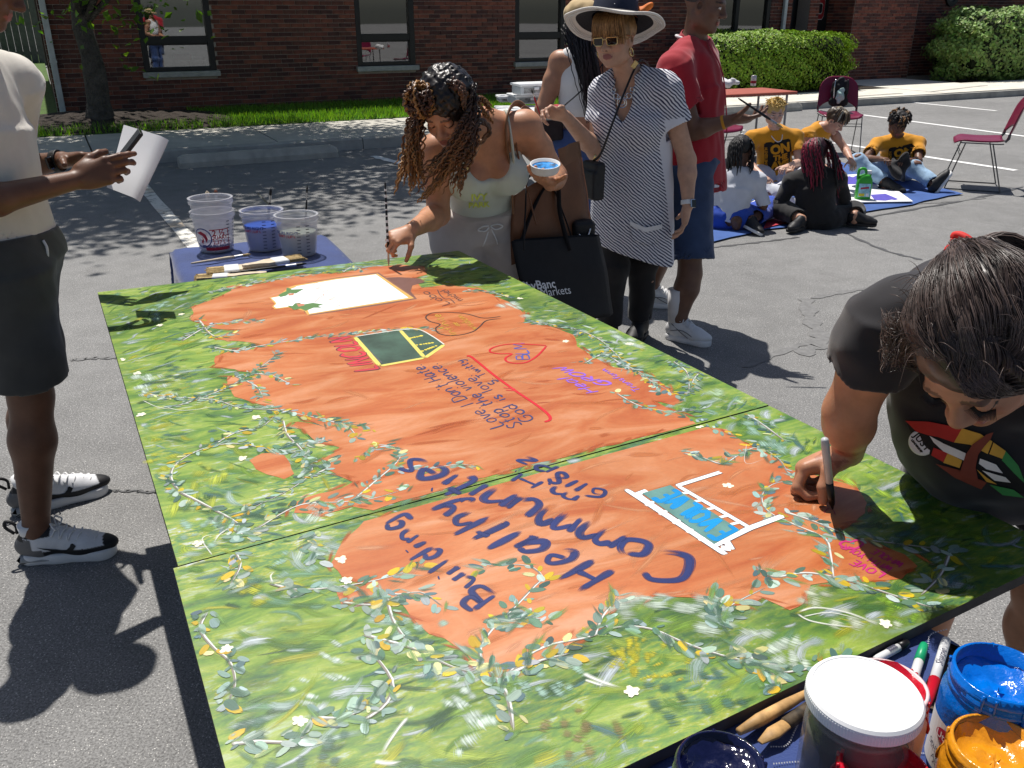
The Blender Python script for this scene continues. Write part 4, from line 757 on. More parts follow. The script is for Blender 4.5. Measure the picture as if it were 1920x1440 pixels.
for pts, c in ((Z1([(480, 360), (560, 355), (700, 370), (765, 380), (720, 410), (690, 440), (660, 465)]), (.55, .2, .1)),): line(pts, c, .0022)
for pts in (Z1([(250, 385), (300, 355), (340, 340), (345, 300), (380, 305), (400, 320), (450, 318), (545, 312), (500, 335), (450, 365), (380, 360), (340, 390), (275, 405)]), Z1([(350, 500), (410, 505), (440, 475), (490, 468), (520, 490), (640, 470), (760, 488), (700, 505), (740, 525), (650, 525), (560, 560), (500, 535), (430, 550)])): patch(pts, (.10, .20, .07), .0029, 'leaf_sprig')
for pts in (Z1([(360, 365), (430, 362), (420, 385), (370, 388)]), Z1([(455, 480), (540, 480), (545, 500), (480, 515)])): patch(pts, (.5, .2, .12), .0031, 'sprig_berry')
# the dark green box with yellow border and LINCOLN
bx = Z1([(1110, 850), (1620, 775), (1830, 770), (1990, 850), (2120, 940), (1900, 1090), (1395, 1180)])
patch(bx, (.035, .075, .055), .0024, 'green_box', pmat('chalk green', (.04, .085, .06), .5, .5, 9, .2, 60))
for a, b in ((0, 6), (6, 5), (5, 4)): line([bx[a], bx[b]], (.68, .58, .14), .012, 'wet', 'yellow_border', .0030, 10)
line([bx[1], bx[5]], (.68, .58, .14), .011, 'wet', 'yellow_border', .0032, 10); line([bx[0], bx[1], bx[2], bx[3], bx[4]], (.62, .64, .58), .004, 'pen', 'pale_border', .0031, 20); line([Z1([(1125, 875)])[0], Z1([(1410, 1150)])[0]], (.06, .065, .07), .009, 'pen', 'dark_border', .0028, 10)
dt = MB()
for t_ in (.28, .52, .76):
    a = np.array(bx[1])*(1-t_)+np.array(bx[5])*t_; b = np.array(bx[2 if t_ < .5 else 3])*(1-t_)+np.array(bx[4])*t_
    for u in (.15, .3, .42, .52, .62, .75): p = at(*(a+(b-a)*u), ZM+.0032); dt.lathe([(0, 0), (.0035+.002*rng.random(), 0)], p, None, 7, (.72, .6, .08))
dt.build('yellow_dots', M['dab'], mural, kind='stuff')
write('LINCOLN', (709, 692), (656, 631), (-46, 5), (.10, .01, .02), .0125, 'pen', z=.0030, gap=.22, wobble=0, smooth=False, name='sign_outline', fade=(.01, .01)); write('LINCOLN', (708, 691.5), (656.5, 631.5), (-44, 5), (.50, .012, .03), .0095, 'pen', z=.0034, gap=.22, wobble=0, smooth=False, name='sign_lettering', fade=(.01, .01))
# EVOLVE sign and its white ladder
Z5 = lambda pts: [(1100+x/2.743, 780+y/2.743) for x, y in pts]
WL = (.80, .80, .79); ev = Z5([(285, 400), (430, 358), (790, 590), (655, 662)])
for pts, wd in (([(200, 378), (715, 715)], .011), ([(250, 408), (310, 385)], .012), ([(460, 362), (690, 290)], .010), ([(470, 362), (840, 578)], .009), ([(655, 668), (840, 578), (1010, 515)], .012), ([(690, 680), (740, 685)], .014), ([(715, 640), (745, 690)], .012), ([(260, 400), (300, 430), (650, 668)], .008)):
    line(Z5(pts), (.03, .03, .05), wd+.003, 'pen', 'ladder_outline', .0026, 20, (.01, .01), curve=False); line(Z5(pts), WL, wd, 'pen', 'white_ladder', .0032, 20, (.01, .01), curve=False)
for t_ in (.16, .34, .52, .70, .86):
    a = np.array([470, 362])*(1-t_)+np.array([840, 578])*t_; b = np.array([430, 358])*(1-t_)+np.array([790, 590])*t_+np.array([-10, 6]); line(Z5([a, b]), WL, .007, 'pen', 'white_ladder', .0033, 6, (.01, .01)); a2 = np.array([285, 400])*(1-t_)+np.array([655, 662])*t_; b2 = np.array([255, 415])*(1-t_)+np.array([650, 672])*t_+np.array([-14, 8]); line(Z5([a2, b2]), WL, .007, 'pen', 'white_ladder', .0033, 6, (.01, .01))
patch(ev, (.10, .22, .20), .0037, 'teal_sign', pmat('teal sign paint', (.10, .22, .20), .4, .25, 14))
write('EVOLVE', Z5([(768, 588)])[0], Z5([(440, 376)])[0], (-38, 19), (.0, .24, .58), .012, 'wet', z=.0044, gap=.2, smooth=False, name='sign_lettering', wobble=.0)

for o in [x for x in bpy.data.objects if x.parent == mural and not x.name.startswith('mural_panel')]:     # paint is thin
    me = o.data; v = np.zeros(len(me.vertices)*3, np.float32); me.vertices.foreach_get('co', v); v = v.reshape(-1, 3); v[:, 2] = ZM+.0002+(v[:, 2].astype(float)-ZM)*.28; me.vertices.foreach_set('co', v.ravel()); me.update()
# ================================================================ things
M['blanket'] = pmat('blue quilted blanket', (.022, .045, .165), .85, .2, 6, .5, 220, .003, sheen=.3); M['stitch'] = pmat('white stitching', (.7, .7, .72), .8)
M['grey_leg'] = pmat('grey steel', (.25, .25, .26), .4, .1, 10, metal=.6); M['tabletop'] = pmat('laminate', (.5, .5, .48), .5)
def table(name, lab, c0, c1, wdt, z, mat_top, legs='grey_leg'):
    """rectangle: edge c0 -> c1, extends wdt to the right of that edge (seen from above)"""
    c0, c1 = V(c0), V(c1); e = nrm(c1-c0); n = V(e[1], -e[0], 0); ctr = (c0+c1)/2+n*wdt/2; L = np.linalg.norm(c1-c0)/2; R = np.stack([e, -n, V(0, 0, 1)], 1)
    t = thing(name, lab, 'table', (ctr[0], ctr[1], 0)); MB().box((0, 0, z-.016), (L, wdt/2, .016), R, bev=.006).build('tabletop', M[mat_top] if isinstance(mat_top, str) else mat_top, t)
    for sx in (-1, 1):
        for sy in (-1, 1): MB().tube([R@V(sx*(L-.1), sy*(wdt/2-.06), z-.03), R@V(sx*(L-.08), sy*(wdt/2-.06), .01)], .014, 8).build('leg', M[legs], t)
        MB().tube([R@V(sx*(L-.09), -(wdt/2-.07), .18), R@V(sx*(L-.09), wdt/2-.07, .18)], .009, 6).build('crossbar', M[legs], t)
    return t, ctr, R, L
def blanket(name, lab, ctr, R, L, wh, z, drops, quilt=.09, stitches=()):
    """draped cloth with hanging sides: drops = (x-, x+, y-, y+) hang lengths"""
    nx, ny = 46, 40; x0, x1, y0, y1 = -L-drops[0], L+drops[1], -wh-drops[2], wh+drops[3]; v = []; f = []
    for i in range(nx+1):
        for j in range(ny+1):
            x = x0+(x1-x0)*i/nx; y = y0+(y1-y0)*j/ny; zz = z; X, Y = x, y
            hx = max(0, abs(x)-L); hy = max(0, abs(y)-wh)
            if hx > 0: X = math.copysign(L+.012+.02*math.sin(y*9)*min(1, hx/.2), x); zz -= hx
            if hy > 0: Y = math.copysign(wh+.012+.02*math.sin(x*9)*min(1, hy/.2), y); zz -= hy
            if hx > 0 and hy > 0: X += math.copysign(.5*min(hx, hy), x)*.4; zz = z-max(hx, hy)
            else: zz += .0022*(math.sin(x*60)*math.sin(y*60)) if hx == 0 and hy == 0 else 0
            v.append(R@V(X, Y, max(zz, .02)))
    for i in range(nx):
        for j in range(ny): a = i*(ny+1)+j; f.append((a, a+ny+1, a+ny+2, a+1))
    t = thing(name, lab, 'blanket', (ctr[0], ctr[1], 0)); MB().add(v, f).build('cloth', M['blanket'], t, smooth=True)
    for pts in stitches:
        p = np.array([at(*q, z+.0035) for q in pts])-V(ctr[0], ctr[1], 0); mb = MB(); sp_ = spline(p, 60)
        for k in range(0, 58, 3): mb.tube(sp_[k:k+2], .0011, 4)
        mb.build('stitching', M['stitch'], t, kind='stuff')
    return t
ZB_ = .7365
k1 = at(1771, 1171, ZB_); k1b = at(1821, 1201, ZB_); e1 = nrm(k1b-k1); e2 = nrm(V(-.87, -.494, 0)); e1 = nrm(V(-e2[1], e2[0], 0)); e1 = e1 if e1[1] < 0 else -e1
ng = k1+e2*.02+e1*-.10
tt, cn, Rn, Ln = table('folding_table', 'folding table under the near end of the mural, covered by a blue quilted blanket', ng+e2*1.0, ng, .85, ZB_-.004, 'tabletop')
blanket('quilted_blanket', 'blue quilted moving blanket under the open paint jars', cn, Rn, Ln, .425, ZB_, (.1, .16, .12, .2), stitches=([(1775, 1180), (1745, 1190), (1738, 1215), (1715, 1240)], [(1700, 1385), (1722, 1376), (1735, 1370)], [(1445, 1400), (1475, 1397), (1490, 1370), (1500, 1350)], [(1450, 1432), (1500, 1428), (1560, 1430)], [(1700, 1415), (1730, 1412), (1760, 1418)]))
k2 = at(324, 466, ZB_); k3 = at(606, 439, ZB_)
tt2, cf, Rf, Lf = table('folding_table', 'folding table beyond the mural carrying the paint buckets', k2, k3, .78, ZB_-.004, 'tabletop')
blanket('quilted_blanket', 'blue ribbed blanket draped over the table with the paint buckets', cf, Rf, Lf, .39, ZB_, (.3, .2, .15, .15))
# ---- paint buckets
M['poly'] = pmat('translucent tub plastic', (.66, .66, .70), .35, .06, 10, trans=.0, sss=0); M['poly'].node_tree.nodes['Principled BSDF'].inputs['Alpha'].default_value = .50
M['print_red'] = pmat('red print', (.42, .02, .05), .5); M['print_blue'] = pmat('navy print', (.03, .05, .22), .5); M['print_dark'] = pmat('dark print', (.08, .08, .12), .6); M['white_print'] = pmat('white print', (.78, .78, .80), .5)
def wetpaint(n, c, rough=.16): return pmat(n, c, rough, .15, 30, .5, 60, .004, spec=.6)
PAINT = dict(blue=wetpaint('blue paint water', (.01, .10, .62)), grey=wetpaint('grey paint water', (.30, .33, .28)), lav=wetpaint('lavender water', (.45, .42, .52)), red=wetpaint('red acrylic', (.45, .006, .02)), navy=wetpaint('navy acrylic', (.004, .006, .035), .08), cyan=wetpaint('blue acrylic', (.0, .12, .50)), yellow=wetpaint('yellow ochre acrylic', (.60, .24, .01)), black=wetpaint('black acrylic', (.012, .01, .01)))
def bent_text(txt, r_of_z, zc, phi, size, mat, name, parent, ctr=(0, 0, 0), off=.0012, R=None, bold=0, spacing=1.):
    v, f = text_mesh(txt, size, bold=bold, spacing=spacing); v, f = subdiv_tris(v, f, size*.5); out = []
    for x, y, _ in v:
        z = zc+y; r = r_of_z(z)+off; a = phi+x/r; out.append((r*math.cos(a), r*math.sin(a), z))
    out = np.array(out); out = (out if R is None else out@R.T)+V(ctr); return MB().add(out, f).build(name, mat, parent)
def bent_shape(pts, r_of_z, phi, mat, name, parent, off=.001, n=10, ctr=(0, 0, 0), R=None):
    """pts: polygon in (x,z) wrapped on the tub"""
    v, f = subdiv_tris(np.array([(a, b, 0) for a, b in pts]), [tuple(range(len(pts)))], .012); out = []
    for x, z, _ in v: r = r_of_z(z)+off; a = phi+x/r; out.append((r*math.cos(a), r*math.sin(a), z))
    out = np.array(out); out = (out if R is None else out@R.T)+V(ctr); return MB().add(out, f).build(name, mat, parent)
def ringpts(cx, cz, r0, r1, n=24):
    return [[(cx+r0*math.cos(2*math.pi*i/n), cz+r0*math.sin(2*math.pi*i/n)), (cx+r1*math.cos(2*math.pi*i/n), cz+r1*math.sin(2*math.pi*i/n)), (cx+r1*math.cos(2*math.pi*(i+1)/n), cz+r1*math.sin(2*math.pi*(i+1)/n)), (cx+r0*math.cos(2*math.pi*(i+1)/n), cz+r0*math.sin(2*math.pi*(i+1)/n))] for i in range(n)]
def bucket(lab, px, py, h, r0, r1, paint, level, nested=0, logo=0, labelphi=None):
    p = at(px, py, ZB_+.003); t = thing('paint_bucket', lab, 'bucket', p, group='measuring buckets on the far table'); rz_ = lambda z: r0+(r1-r0)*min(1, max(0, z/h))
    for q in range(nested+1):
        dz = q*.05; prof = [(0, dz+.002), (r0, dz+.002)]+[(rz_(z)*(1-.0), dz+z) for z in np.linspace(.004, h*.86, 8)]+[(r1*.985+.004, dz+h*.865), (r1+.004, dz+h*.9), (r1+.001, dz+h*.93), (r1+.003, dz+h*.985), (r1+.005, dz+h), (r1-.004, dz+h), (r1-.004, dz+h*.95)]
        MB().lathe(prof, n=40).build('tub', M['poly'], t, smooth=True)
    if paint: MB().lathe([(0, .006), (r0-.004, .006), (rz_(level)-.004, level), (0, level)], n=32).build('paint', PAINT[paint], t, smooth=False)
    phi = math.atan2(-p[1], -p[0]); ang = labelphi if labelphi is not None else phi
    if logo:
        a = ang
        for q in ringpts(-.058, h*.36, .033, .038): pass
        mb_v = []
        for nm, m_, r_a, r_b in (('logo_ring', 'print_blue', .034, .038),):
            parts = ringpts(-.05, h*.40, r_a, r_b)
            for q in parts[:1]: pass
            vv = []; ff = []
            for q in parts: ff.append(tuple(range(len(vv), len(vv)+4))); vv += [(x, z, 0) for x, z in q]
            out = [((rz_(z)+.0015)*math.cos(a+x/rz_(z)), (rz_(z)+.0015)*math.sin(a+x/rz_(z)), z) for x, z, _ in vv]; MB().add(out, ff).build(nm, M[m_], t)
        bent_shape([(-.075, h*.52), (-.055, h*.57), (-.035, h*.5), (-.028, h*.38), (-.036, h*.28), (-.04, h*.38), (-.05, h*.46)], rz_, a, M['print_red'], 'logo_mark', t); bent_shape([(-.05, h*.44), (-.044, h*.36), (-.05, h*.24), (-.058, h*.3), (-.05, h*.36)], rz_, a, M['print_red'], 'logo_mark', t)
        for pts in ([(-.02, h*.62), (.052, h*.62), (.052, h*.60), (-.02, h*.60)], [(.049, h*.60), (.052, h*.60), (.052, h*.16), (.049, h*.16)], [(-.04, h*.16), (.052, h*.16), (.052, h*.08), (-.04, h*.08)]): bent_shape(pts, rz_, a, M['print_red'], 'label_border', t)
        bent_text('2 ½', rz_, h*.52, a+.012/r0, .030, M['print_red'], 'lettering', t, bold=.0006); bent_text('QUART', rz_, h*.405, a+.012/r0, .0185, M['print_red'], 'lettering', t, bold=.0006); bent_text('2,37 L', rz_, h*.285, a+.012/r0, .019, M['print_red'], 'lettering', t, bold=.0004); bent_text('MEASURE-RIGHT', rz_, h*.195, a, .0145, M['print_blue'], 'lettering', t, bold=.0005)
    else:
        bent_text('MEASURE-RIGHT', rz_, h*.62, ang-.75, .015, M['print_blue'], 'lettering', t, bold=.0005); bent_text('QUART | 2,37 L', rz_, h*.54, ang-.7, .012, M['print_red'], 'lettering', t, bold=.0004)
    for k in range(9):
        z = h*(.1+.085*k); b0 = ang+(.95 if logo else .25); bent_shape([(-.022, z), (-.009, z), (-.009, z+.0032), (-.022, z+.0032)], rz_, b0, M['print_dark'], 'gauge_mark', t); bent_shape([(.012, z), (.026, z), (.026, z+.0032), (.012, z+.0032)], rz_, b0, M['print_dark'], 'gauge_mark', t)
    return t, p
bucket('tall white measuring bucket with red 2½ quart label, two nested together', 407, 468, .150, .062, .078, 'lav', .03, 1, 1)
bucket('white measuring bucket holding bright blue paint water and two brushes', 498, 466, .150, .062, .078, 'blue', .095)
bucket('white measuring bucket half full of grey paint water with one brush', 562, 476, .150, .062, .078, 'grey', .088)
M['blackpaint'] = pmat('black lacquer', (.012, .012, .013), .3); M['ferrule'] = pmat('nickel ferrule', (.55, .55, .56), .25, .1, 20, metal=.9); M['bristle'] = pmat('hog bristle', (.42, .31, .15), .9, .4, 120, .8, 300, .003); M['rawwood'] = pmat('raw wood', (.55, .46, .34), .7, .15, 30); M['brownw'] = pmat('lacquered handle', (.14, .05, .03), .3)
def slimbrush(lab, a, b, r=.0036, col='blackpaint', tip='bristle', grp=None, fer=(.72, .86)):
    """handle end a -> bristle end b"""
    a, b = V(a), V(b); t = thing('paint_brush', lab, 'brush', a, group=grp); d = b-a
    MB().tube([d*x for x in (0, .05, .35, .6, fer[0])], np.array([.5, .75, 1, 1.25, .9])*r, 8).build('handle', M[col], t, smooth=True); MB().tube([d*fer[0], d*fer[1]], [r*1.0, r*1.15], 8).build('ferrule', M['ferrule'], t); MB().tube([d*fer[1], d*(fer[1]*.4+.6), d], [r*1.1, r*1.2, r*.3], 8).build('bristles', M[tip], t)
slimbrush('dark tipped brush leaning left out of the blue bucket', at(520, 400, .80)+V(0, 0, 0), aty(483, 362, 4.25), .004, 'blackpaint', 'blackpaint'); slimbrush('thick black brush standing upright in the blue bucket', aty(500, 445, 4.33), aty(508, 353, 4.33), .006, 'blackpaint', 'blackpaint'); slimbrush('slim black brush with silver ferrule in the grey bucket', aty(572, 445, 4.22), aty(576, 347, 4.22), .0036, 'blackpaint', 'blackpaint')
slimbrush('wooden handled brush inside the tall bucket', aty(400, 430, 4.3), aty(388, 358, 4.28), .009, 'rawwood', 'rawwood'); slimbrush('brown handled brush inside the tall bucket', aty(412, 430, 4.32), aty(404, 355, 4.36), .008, 'brownw', 'brownw')
def flatbrush(lab, p0, p1, wdt, z, thick=.012):
    """bristle end p0 (px) to handle end p1 (px), lying on the blanket"""
    a = at(*p0, z); b = at(*p1, z); e = nrm(b-a); n = V(-e[1], e[0], 0); R = np.stack([e, n, V(0, 0, 1)], 1); L = np.linalg.norm(b-a); t = thing('flat_brush', lab, 'brush', a, group='flat brushes piled on the far table')
    mb = MB()
    for k in range(46): y = (rng.random()-.5)*wdt; zz = (rng.random()-.5)*thick*.8; mb.tube([R@V(.0+rng.normal(0, .003), y*1.05, zz), R@V(.06, y, zz)], .0016, 4)
    mb.box(R@V(.035, 0, 0), (.028, wdt*.47, thick*.32), R); mb.build('bristles', M['bristle'], t); MB().box(R@V(.082, 0, 0), (.026, wdt/2+.001, thick/2+.001), R, bev=.003).build('ferrule', M['plas_white'], t)
    w2 = wdt/2; pr = [(.105, -w2*.9), (.13, -w2*.95), (.16, -w2*.5), (.2, -.011), (L-.02, -.014), (L, -.008), (L, .008), (L-.02, .014), (.2, .011), (.16, w2*.5), (.13, w2*.95), (.105, w2*.9)]
    v = [R@V(x, y, -.005) for x, y in pr]+[R@V(x, y, .005) for x, y in pr]; n_ = len(pr); MB().add(v, [tuple(range(n_-1, -1, -1)), tuple(range(n_, 2*n_))]+[(i, (i+1) % n_, n_+(i+1) % n_, n_+i) for i in range(n_)]).build('handle', M['rawwood'], t)
flatbrush('wide flat brush with pale bristles and unpainted handle', (388, 508), (520, 497), .075, ZB_+.018); flatbrush('flat brush lying across the others with bristles toward the grey bucket', (566, 482), (455, 499), .06, ZB_+.032); flatbrush('flat brush at the bottom of the pile with cream bristles', (366, 520), (500, 512), .06, ZB_+.010); slimbrush('thin wooden brush lying at the back of the brush pile', at(358, 494, ZB_+.012), at(470, 477, ZB_+.012), .005, 'rawwood', 'bristle'); slimbrush('long black brush with white ferrule lying along the mural edge', at(430, 512, ZB_+.03), at(575, 494, ZB_+.03), .004, 'blackpaint', 'blackpaint')
# ---- open paint jars on the near table
M['clearjar'] = pmat('clear jar plastic', (.35, .33, .32), .1, .03, 10); M['clearjar'].node_tree.nodes['Principled BSDF'].inputs['Alpha'].default_value = .28
M['lidwhite'] = pmat('white lid', (.80, .80, .80), .4, .02, 6); M['labelw'] = pmat('paper label', (.72, .71, .68), .55, .04, 10)
def jar(name, lab, px, py, zr, r, paint, h, lid=False, rim='same', label=None, level=.75, skin=None, neck=.9):
    """px,py: centre of the rim at height zr above the blanket"""
    p = at(px, py, ZB_+zr); p[2] = ZB_+.002; t = thing(name, lab, 'jar', p, group='paint jars on the near table'); h = zr
    shell = skin or PAINT[paint]; rn = r*neck
    prof = [(0, .001), (r*.93, .001), (r, .008), (r, h*.70), (r*.985, h*.76), (rn, h*.82), (rn, h-.001), (rn-.0035, h), (rn-.0035, h*.5)]
    MB().lathe(prof, n=48).build('jar_body', shell, t, smooth=True)
    lv = h*level; nr = 20; v = []; f = []                             # lumpy paint surface
    for i in range(7):
        for j in range(nr): rr = (rn-.004)*(i+.001)/6; a = j*2*math.pi/nr; v.append((rr*math.cos(a), rr*math.sin(a), lv+.006*math.sin(i*1.7+a*2+px)*math.cos(a*3)+(.014*(i/6)**3)))
    for i in range(6):
        for j in range(nr): f.append((i*nr+j, (i+1)*nr+j, (i+1)*nr+(j+1) % nr, i*nr+(j+1) % nr))
    if paint: MB().add(v, f).build('paint', PAINT[paint], t, smooth=True)
    if rim != 'same':
        for zz in (.84, .90, .96): MB().lathe([(rn, h*zz-.002), (rn+.002, h*zz), (rn, h*zz+.002)], n=48).build('thread', rim, t, smooth=True)
    else:
        for zz in (.85, .93): MB().lathe([(rn, h*zz-.003), (rn+.0025, h*zz), (rn, h*zz+.003)], n=48).build('thread', shell, t, smooth=True)
    if paint and paint not in ('black',) and skin is not None:
        dm = MB()
        for k in range(6): a = rng.random()*6.28; l_ = .012+.04*rng.random(); q = [(rn+.0012+(r-rn)*min(1, max(0, (h*.80-z)/(h*.08))), z) for z in np.linspace(h*.985, h*.985-l_, 7)]; dm.tube(np.array([(rr*math.cos(a), rr*math.sin(a), z) for rr, z in q]), np.array([.0022, .002, .0017, .0015, .0015, .002, .0014]), 6)
        dm.build('drips', PAINT[paint], t, smooth=True, kind='stuff')
    return t, p
j1, pj = jar('paint_jar', 'clear jar of dark paint closed with a flat white screw lid', 1617, 1322, .125, .059, 'black', .14, skin=M['clearjar'], level=.62)
lp = [(0, .122), (.0, .122), (.06, .122), (.0625, .124), (.0625, .139), (.060, .1425), (.0565, .1432), (.0555, .1420), (0, .1420)]; MB().lathe(lp, n=64).build('lid', M['lidwhite'], j1, smooth=False)
kn = MB()
for k in range(120): a = k*2*math.pi/120; kn.box((.0624*math.cos(a), .0624*math.sin(a), .131), (.0006, .0008, .006), rz(math.degrees(a)))
kn.build('lid_knurling', M['lidwhite'], j1, kind='stuff'); MB().lathe([(.0545, .006), (.0545, .085), (.050, .096), (.0485, .116)], n=40).build('dark_paint', PAINT['black'], j1, smooth=True)
bent_shape([(-.03, .012), (.04, .012), (.04, .07), (-.03, .07)], lambda z: .0592, math.atan2(-pj[1], -pj[0])+.55, M['labelw'], 'label', j1)
M['pinkjar'] = pmat('pink stained plastic', (.70, .52, .53), .35, .1, 20)
jar('paint_jar', 'open white jar of red paint behind the white lidded jar', 1664, 1284, .122, .050, 'red', .12, skin=M['pinkjar'], level=.86)
j3, p3 = jar('paint_jar', 'tall open jar of bright blue paint with white label', 1880, 1262, .150, .058, 'cyan', .15, skin=PAINT['cyan'], level=.78)
pf = math.atan2(-p3[1], -p3[0])-.55; bent_shape([(-.05, .012), (.05, .012), (.05, .082), (-.05, .082)], lambda z: .058, pf, M['labelw'], 'label', j3, .0008)
el = [(.0+.024*math.cos(a), .066+.011*math.sin(a)) for a in np.linspace(0, 2*math.pi, 20, endpoint=False)]; bent_shape(el, lambda z: .058, pf, M['print_red'], 'label_oval', j3, .0018); bent_text('Utrecht', lambda z: .058, .066, pf, .0135, M['white_print'], 'lettering', j3, off=.0028, bold=.0002)
bent_text('Studio Series', lambda z: .058, .043, pf, .0125, M['print_dark'], 'lettering', j3, off=.0018); bent_text('ACRYLIC', lambda z: .058, .028, pf, .011, M['print_dark'], 'lettering', j3, off=.0018)
jar('paint_jar', 'open jar of yellow ochre paint beside the tall blue jar', 1872, 1400, .125, .052, 'yellow', .13, skin=PAINT['yellow'], level=.80)
jar('paint_jar', 'open jar of bright red paint in front of the white lidded jar', 1660, 1444, .098, .052, 'red', .11, skin=PAINT['red'], level=.72)
jar('paint_jar', 'open jar of glossy navy paint at the mural edge', 1352, 1432, .10, .052, 'navy', .10, skin=PAINT['navy'], level=.78)
# markers, phone, fat brush
M['mwhite'] = pmat('marker barrel', (.66, .66, .66), .35, .04, 20); M['mgrey'] = pmat('grey marker', (.42, .43, .45), .35); M['mgreen2'] = pmat('green cap', (.01, .30, .13), .35); M['mred'] = pmat('red cap', (.42, .006, .02), .35); M['mblack'] = pmat('black cap', (.008, .008, .009), .35)
def marker(lab, a, b, barrel, cap, r=.0062, tip=None, capfrac=.42):
    """cap end a -> barrel end b (world points of the axis)"""
    a, b = V(a), V(b); t = thing('felt_marker', lab, 'marker', a, group='felt markers'); d = b-a
    MB().tube([d*0, d*.015, d*.1, d*capfrac], np.array([.6, .85, 1., 1.12])*r, 12).build('cap', M[cap], t, smooth=True); MB().tube([d*capfrac, d*.9, d*.985, d], np.array([1, 1, .85, .5])*r, 12).build('barrel', M[barrel], t, smooth=True); return t, d
zr = ZB_+.009
mk, md = marker('white felt marker with a red cap lying beside the phone', at(1738, 1322, zr), at(1775, 1198, zr), 'mwhite', 'mred', .0068, capfrac=.36)
e = nrm(md); n_ = nrm(np.cross((0, 0, 1), e)); v, f = text_mesh('Sharpie', .013, shear=.2); MB().add(np.array([md*.66+x*(-e)*-1+y*n_*1+V(0, 0, .0073) for x, y, _ in v]), f).build('lettering', M['print_dark'], mk)
marker('white felt marker with a green cap half under the red jar', at(1733, 1208, zr), at(1712, 1275, zr), 'mwhite', 'mgreen2', .0064, capfrac=.5); mb_, mbd = marker('white felt marker with black end and barcode under the mural edge', at(1702, 1204, zr), at(1640, 1238, zr), 'mwhite', 'mblack', .0060, capfrac=.3)
bar = MB(); e = nrm(mbd); n_ = nrm(np.cross((0, 0, 1), e))
for k in range(9): bar.box(mbd*.5+e*(-.008+k*.002)+V(0, 0, .0058)+n_*.0, (.0005+.0004*(k % 2), .0035, .0003), np.stack([e, n_, V(0, 0, 1)], 1))
bar.build('barcode', M['print_dark'], mb_, kind='stuff')
M['screen'] = pmat('black glass', (.004, .004, .005), .06, .02, 5, spec=.6); M['gold'] = pmat('gold metal', (.75, .55, .25), .25, .05, 10, metal=1.)
pa, pb = at(1745, 1318, ZB_+.006), at(1793, 1222, ZB_+.006); e = nrm(pb-pa); R = np.stack([np.cross(e, (0, 0, 1)), e, V(0, 0, 1)], 1); ph = thing('mobile_phone', 'black mobile phone lying face up between the markers and the blue jar', 'phone', (pa+pb)/2+R@V(.02, 0, 0)); MB().box((0, 0, 0), (.036, .074, .0035), R, bev=.003).build('phone_body', M['gold'], ph); MB().box((0, 0, .0037), (.0345, .0725, .0006), R, bev=.0004).build('phone_screen', M['screen'], ph)
M['ochrewood'] = pmat('paint smeared wood', (.50, .30, .12), .6, .55, 22); M['splat'] = pmat('splattered bristles', (.07, .05, .03), .7, .9, 45)
pa, pb = at(1385, 1372, ZB_+.016), at(1512, 1300, ZB_+.016); fb = thing('fat_brush', 'fat paint smeared brush lying along the near mural edge', 'brush', pa); d = pb-pa; MB().tube([d*0, d*.3, d*.7, d*1.], [.005, .0085, .0075, .005], 12).build('handle', M['ochrewood'], fb, smooth=True); 
pa, pb = at(1425, 1392, ZB_+.016), at(1520, 1325, ZB_+.016); fb2 = thing('fat_brush', 'brush with splattered dark ferrule and flattened bristles', 'brush', pa); d = pb-pa; MB().tube([d*0, d*.25, d*.5], [.004, .010, .008], 12, flat=.5).build('bristles', M['ochrewood'], fb2, smooth=True); MB().tube([d*.5, d*1.2], [.0085, .0085], 12).build('ferrule', M['splat'], fb2, smooth=True)
# ---- stacking chairs
M['maroon'] = pmat('maroon shell plastic', (.17, .012, .045), .32, .05, 8, .15, 200, .0006); M['rod'] = pmat('dark chrome rod', (.12, .12, .125), .3, .05, 10, metal=.8); M['hinge'] = pmat('grey hinge', (.08, .08, .085), .5)
def shell(pts, nu, nv, th):                          # pts(u,v) -> point ; closed slab
    v = []; f = []
    for s_ in (0, 1):
        for i in range(nu+1):
            for j in range(nv+1): v.append(pts(i/nu, j/nv)-(V(0, 0, th) if s_ and th > 0 else V(0, th, 0) if s_ else 0))
    k = (nu+1)*(nv+1); g = lambda i, j: i*(nv+1)+j
    for i in range(nu):
        for j in range(nv): f.append((g(i, j), g(i+1, j), g(i+1, j+1), g(i, j+1))); f.append((k+g(i, j), k+g(i, j+1), k+g(i+1, j+1), k+g(i+1, j)))
    for i in range(nu): f.append((g(i, 0), k+g(i, 0), k+g(i+1, 0), g(i+1, 0))); f.append((g(i, nv), g(i+1, nv), k+g(i+1, nv), k+g(i, nv)))
    for j in range(nv): f.append((g(0, j), g(0, j+1), k+g(0, j+1), k+g(0, j))); f.append((g(nu, j), k+g(nu, j), k+g(nu, j+1), g(nu, j+1)))
    return v, f
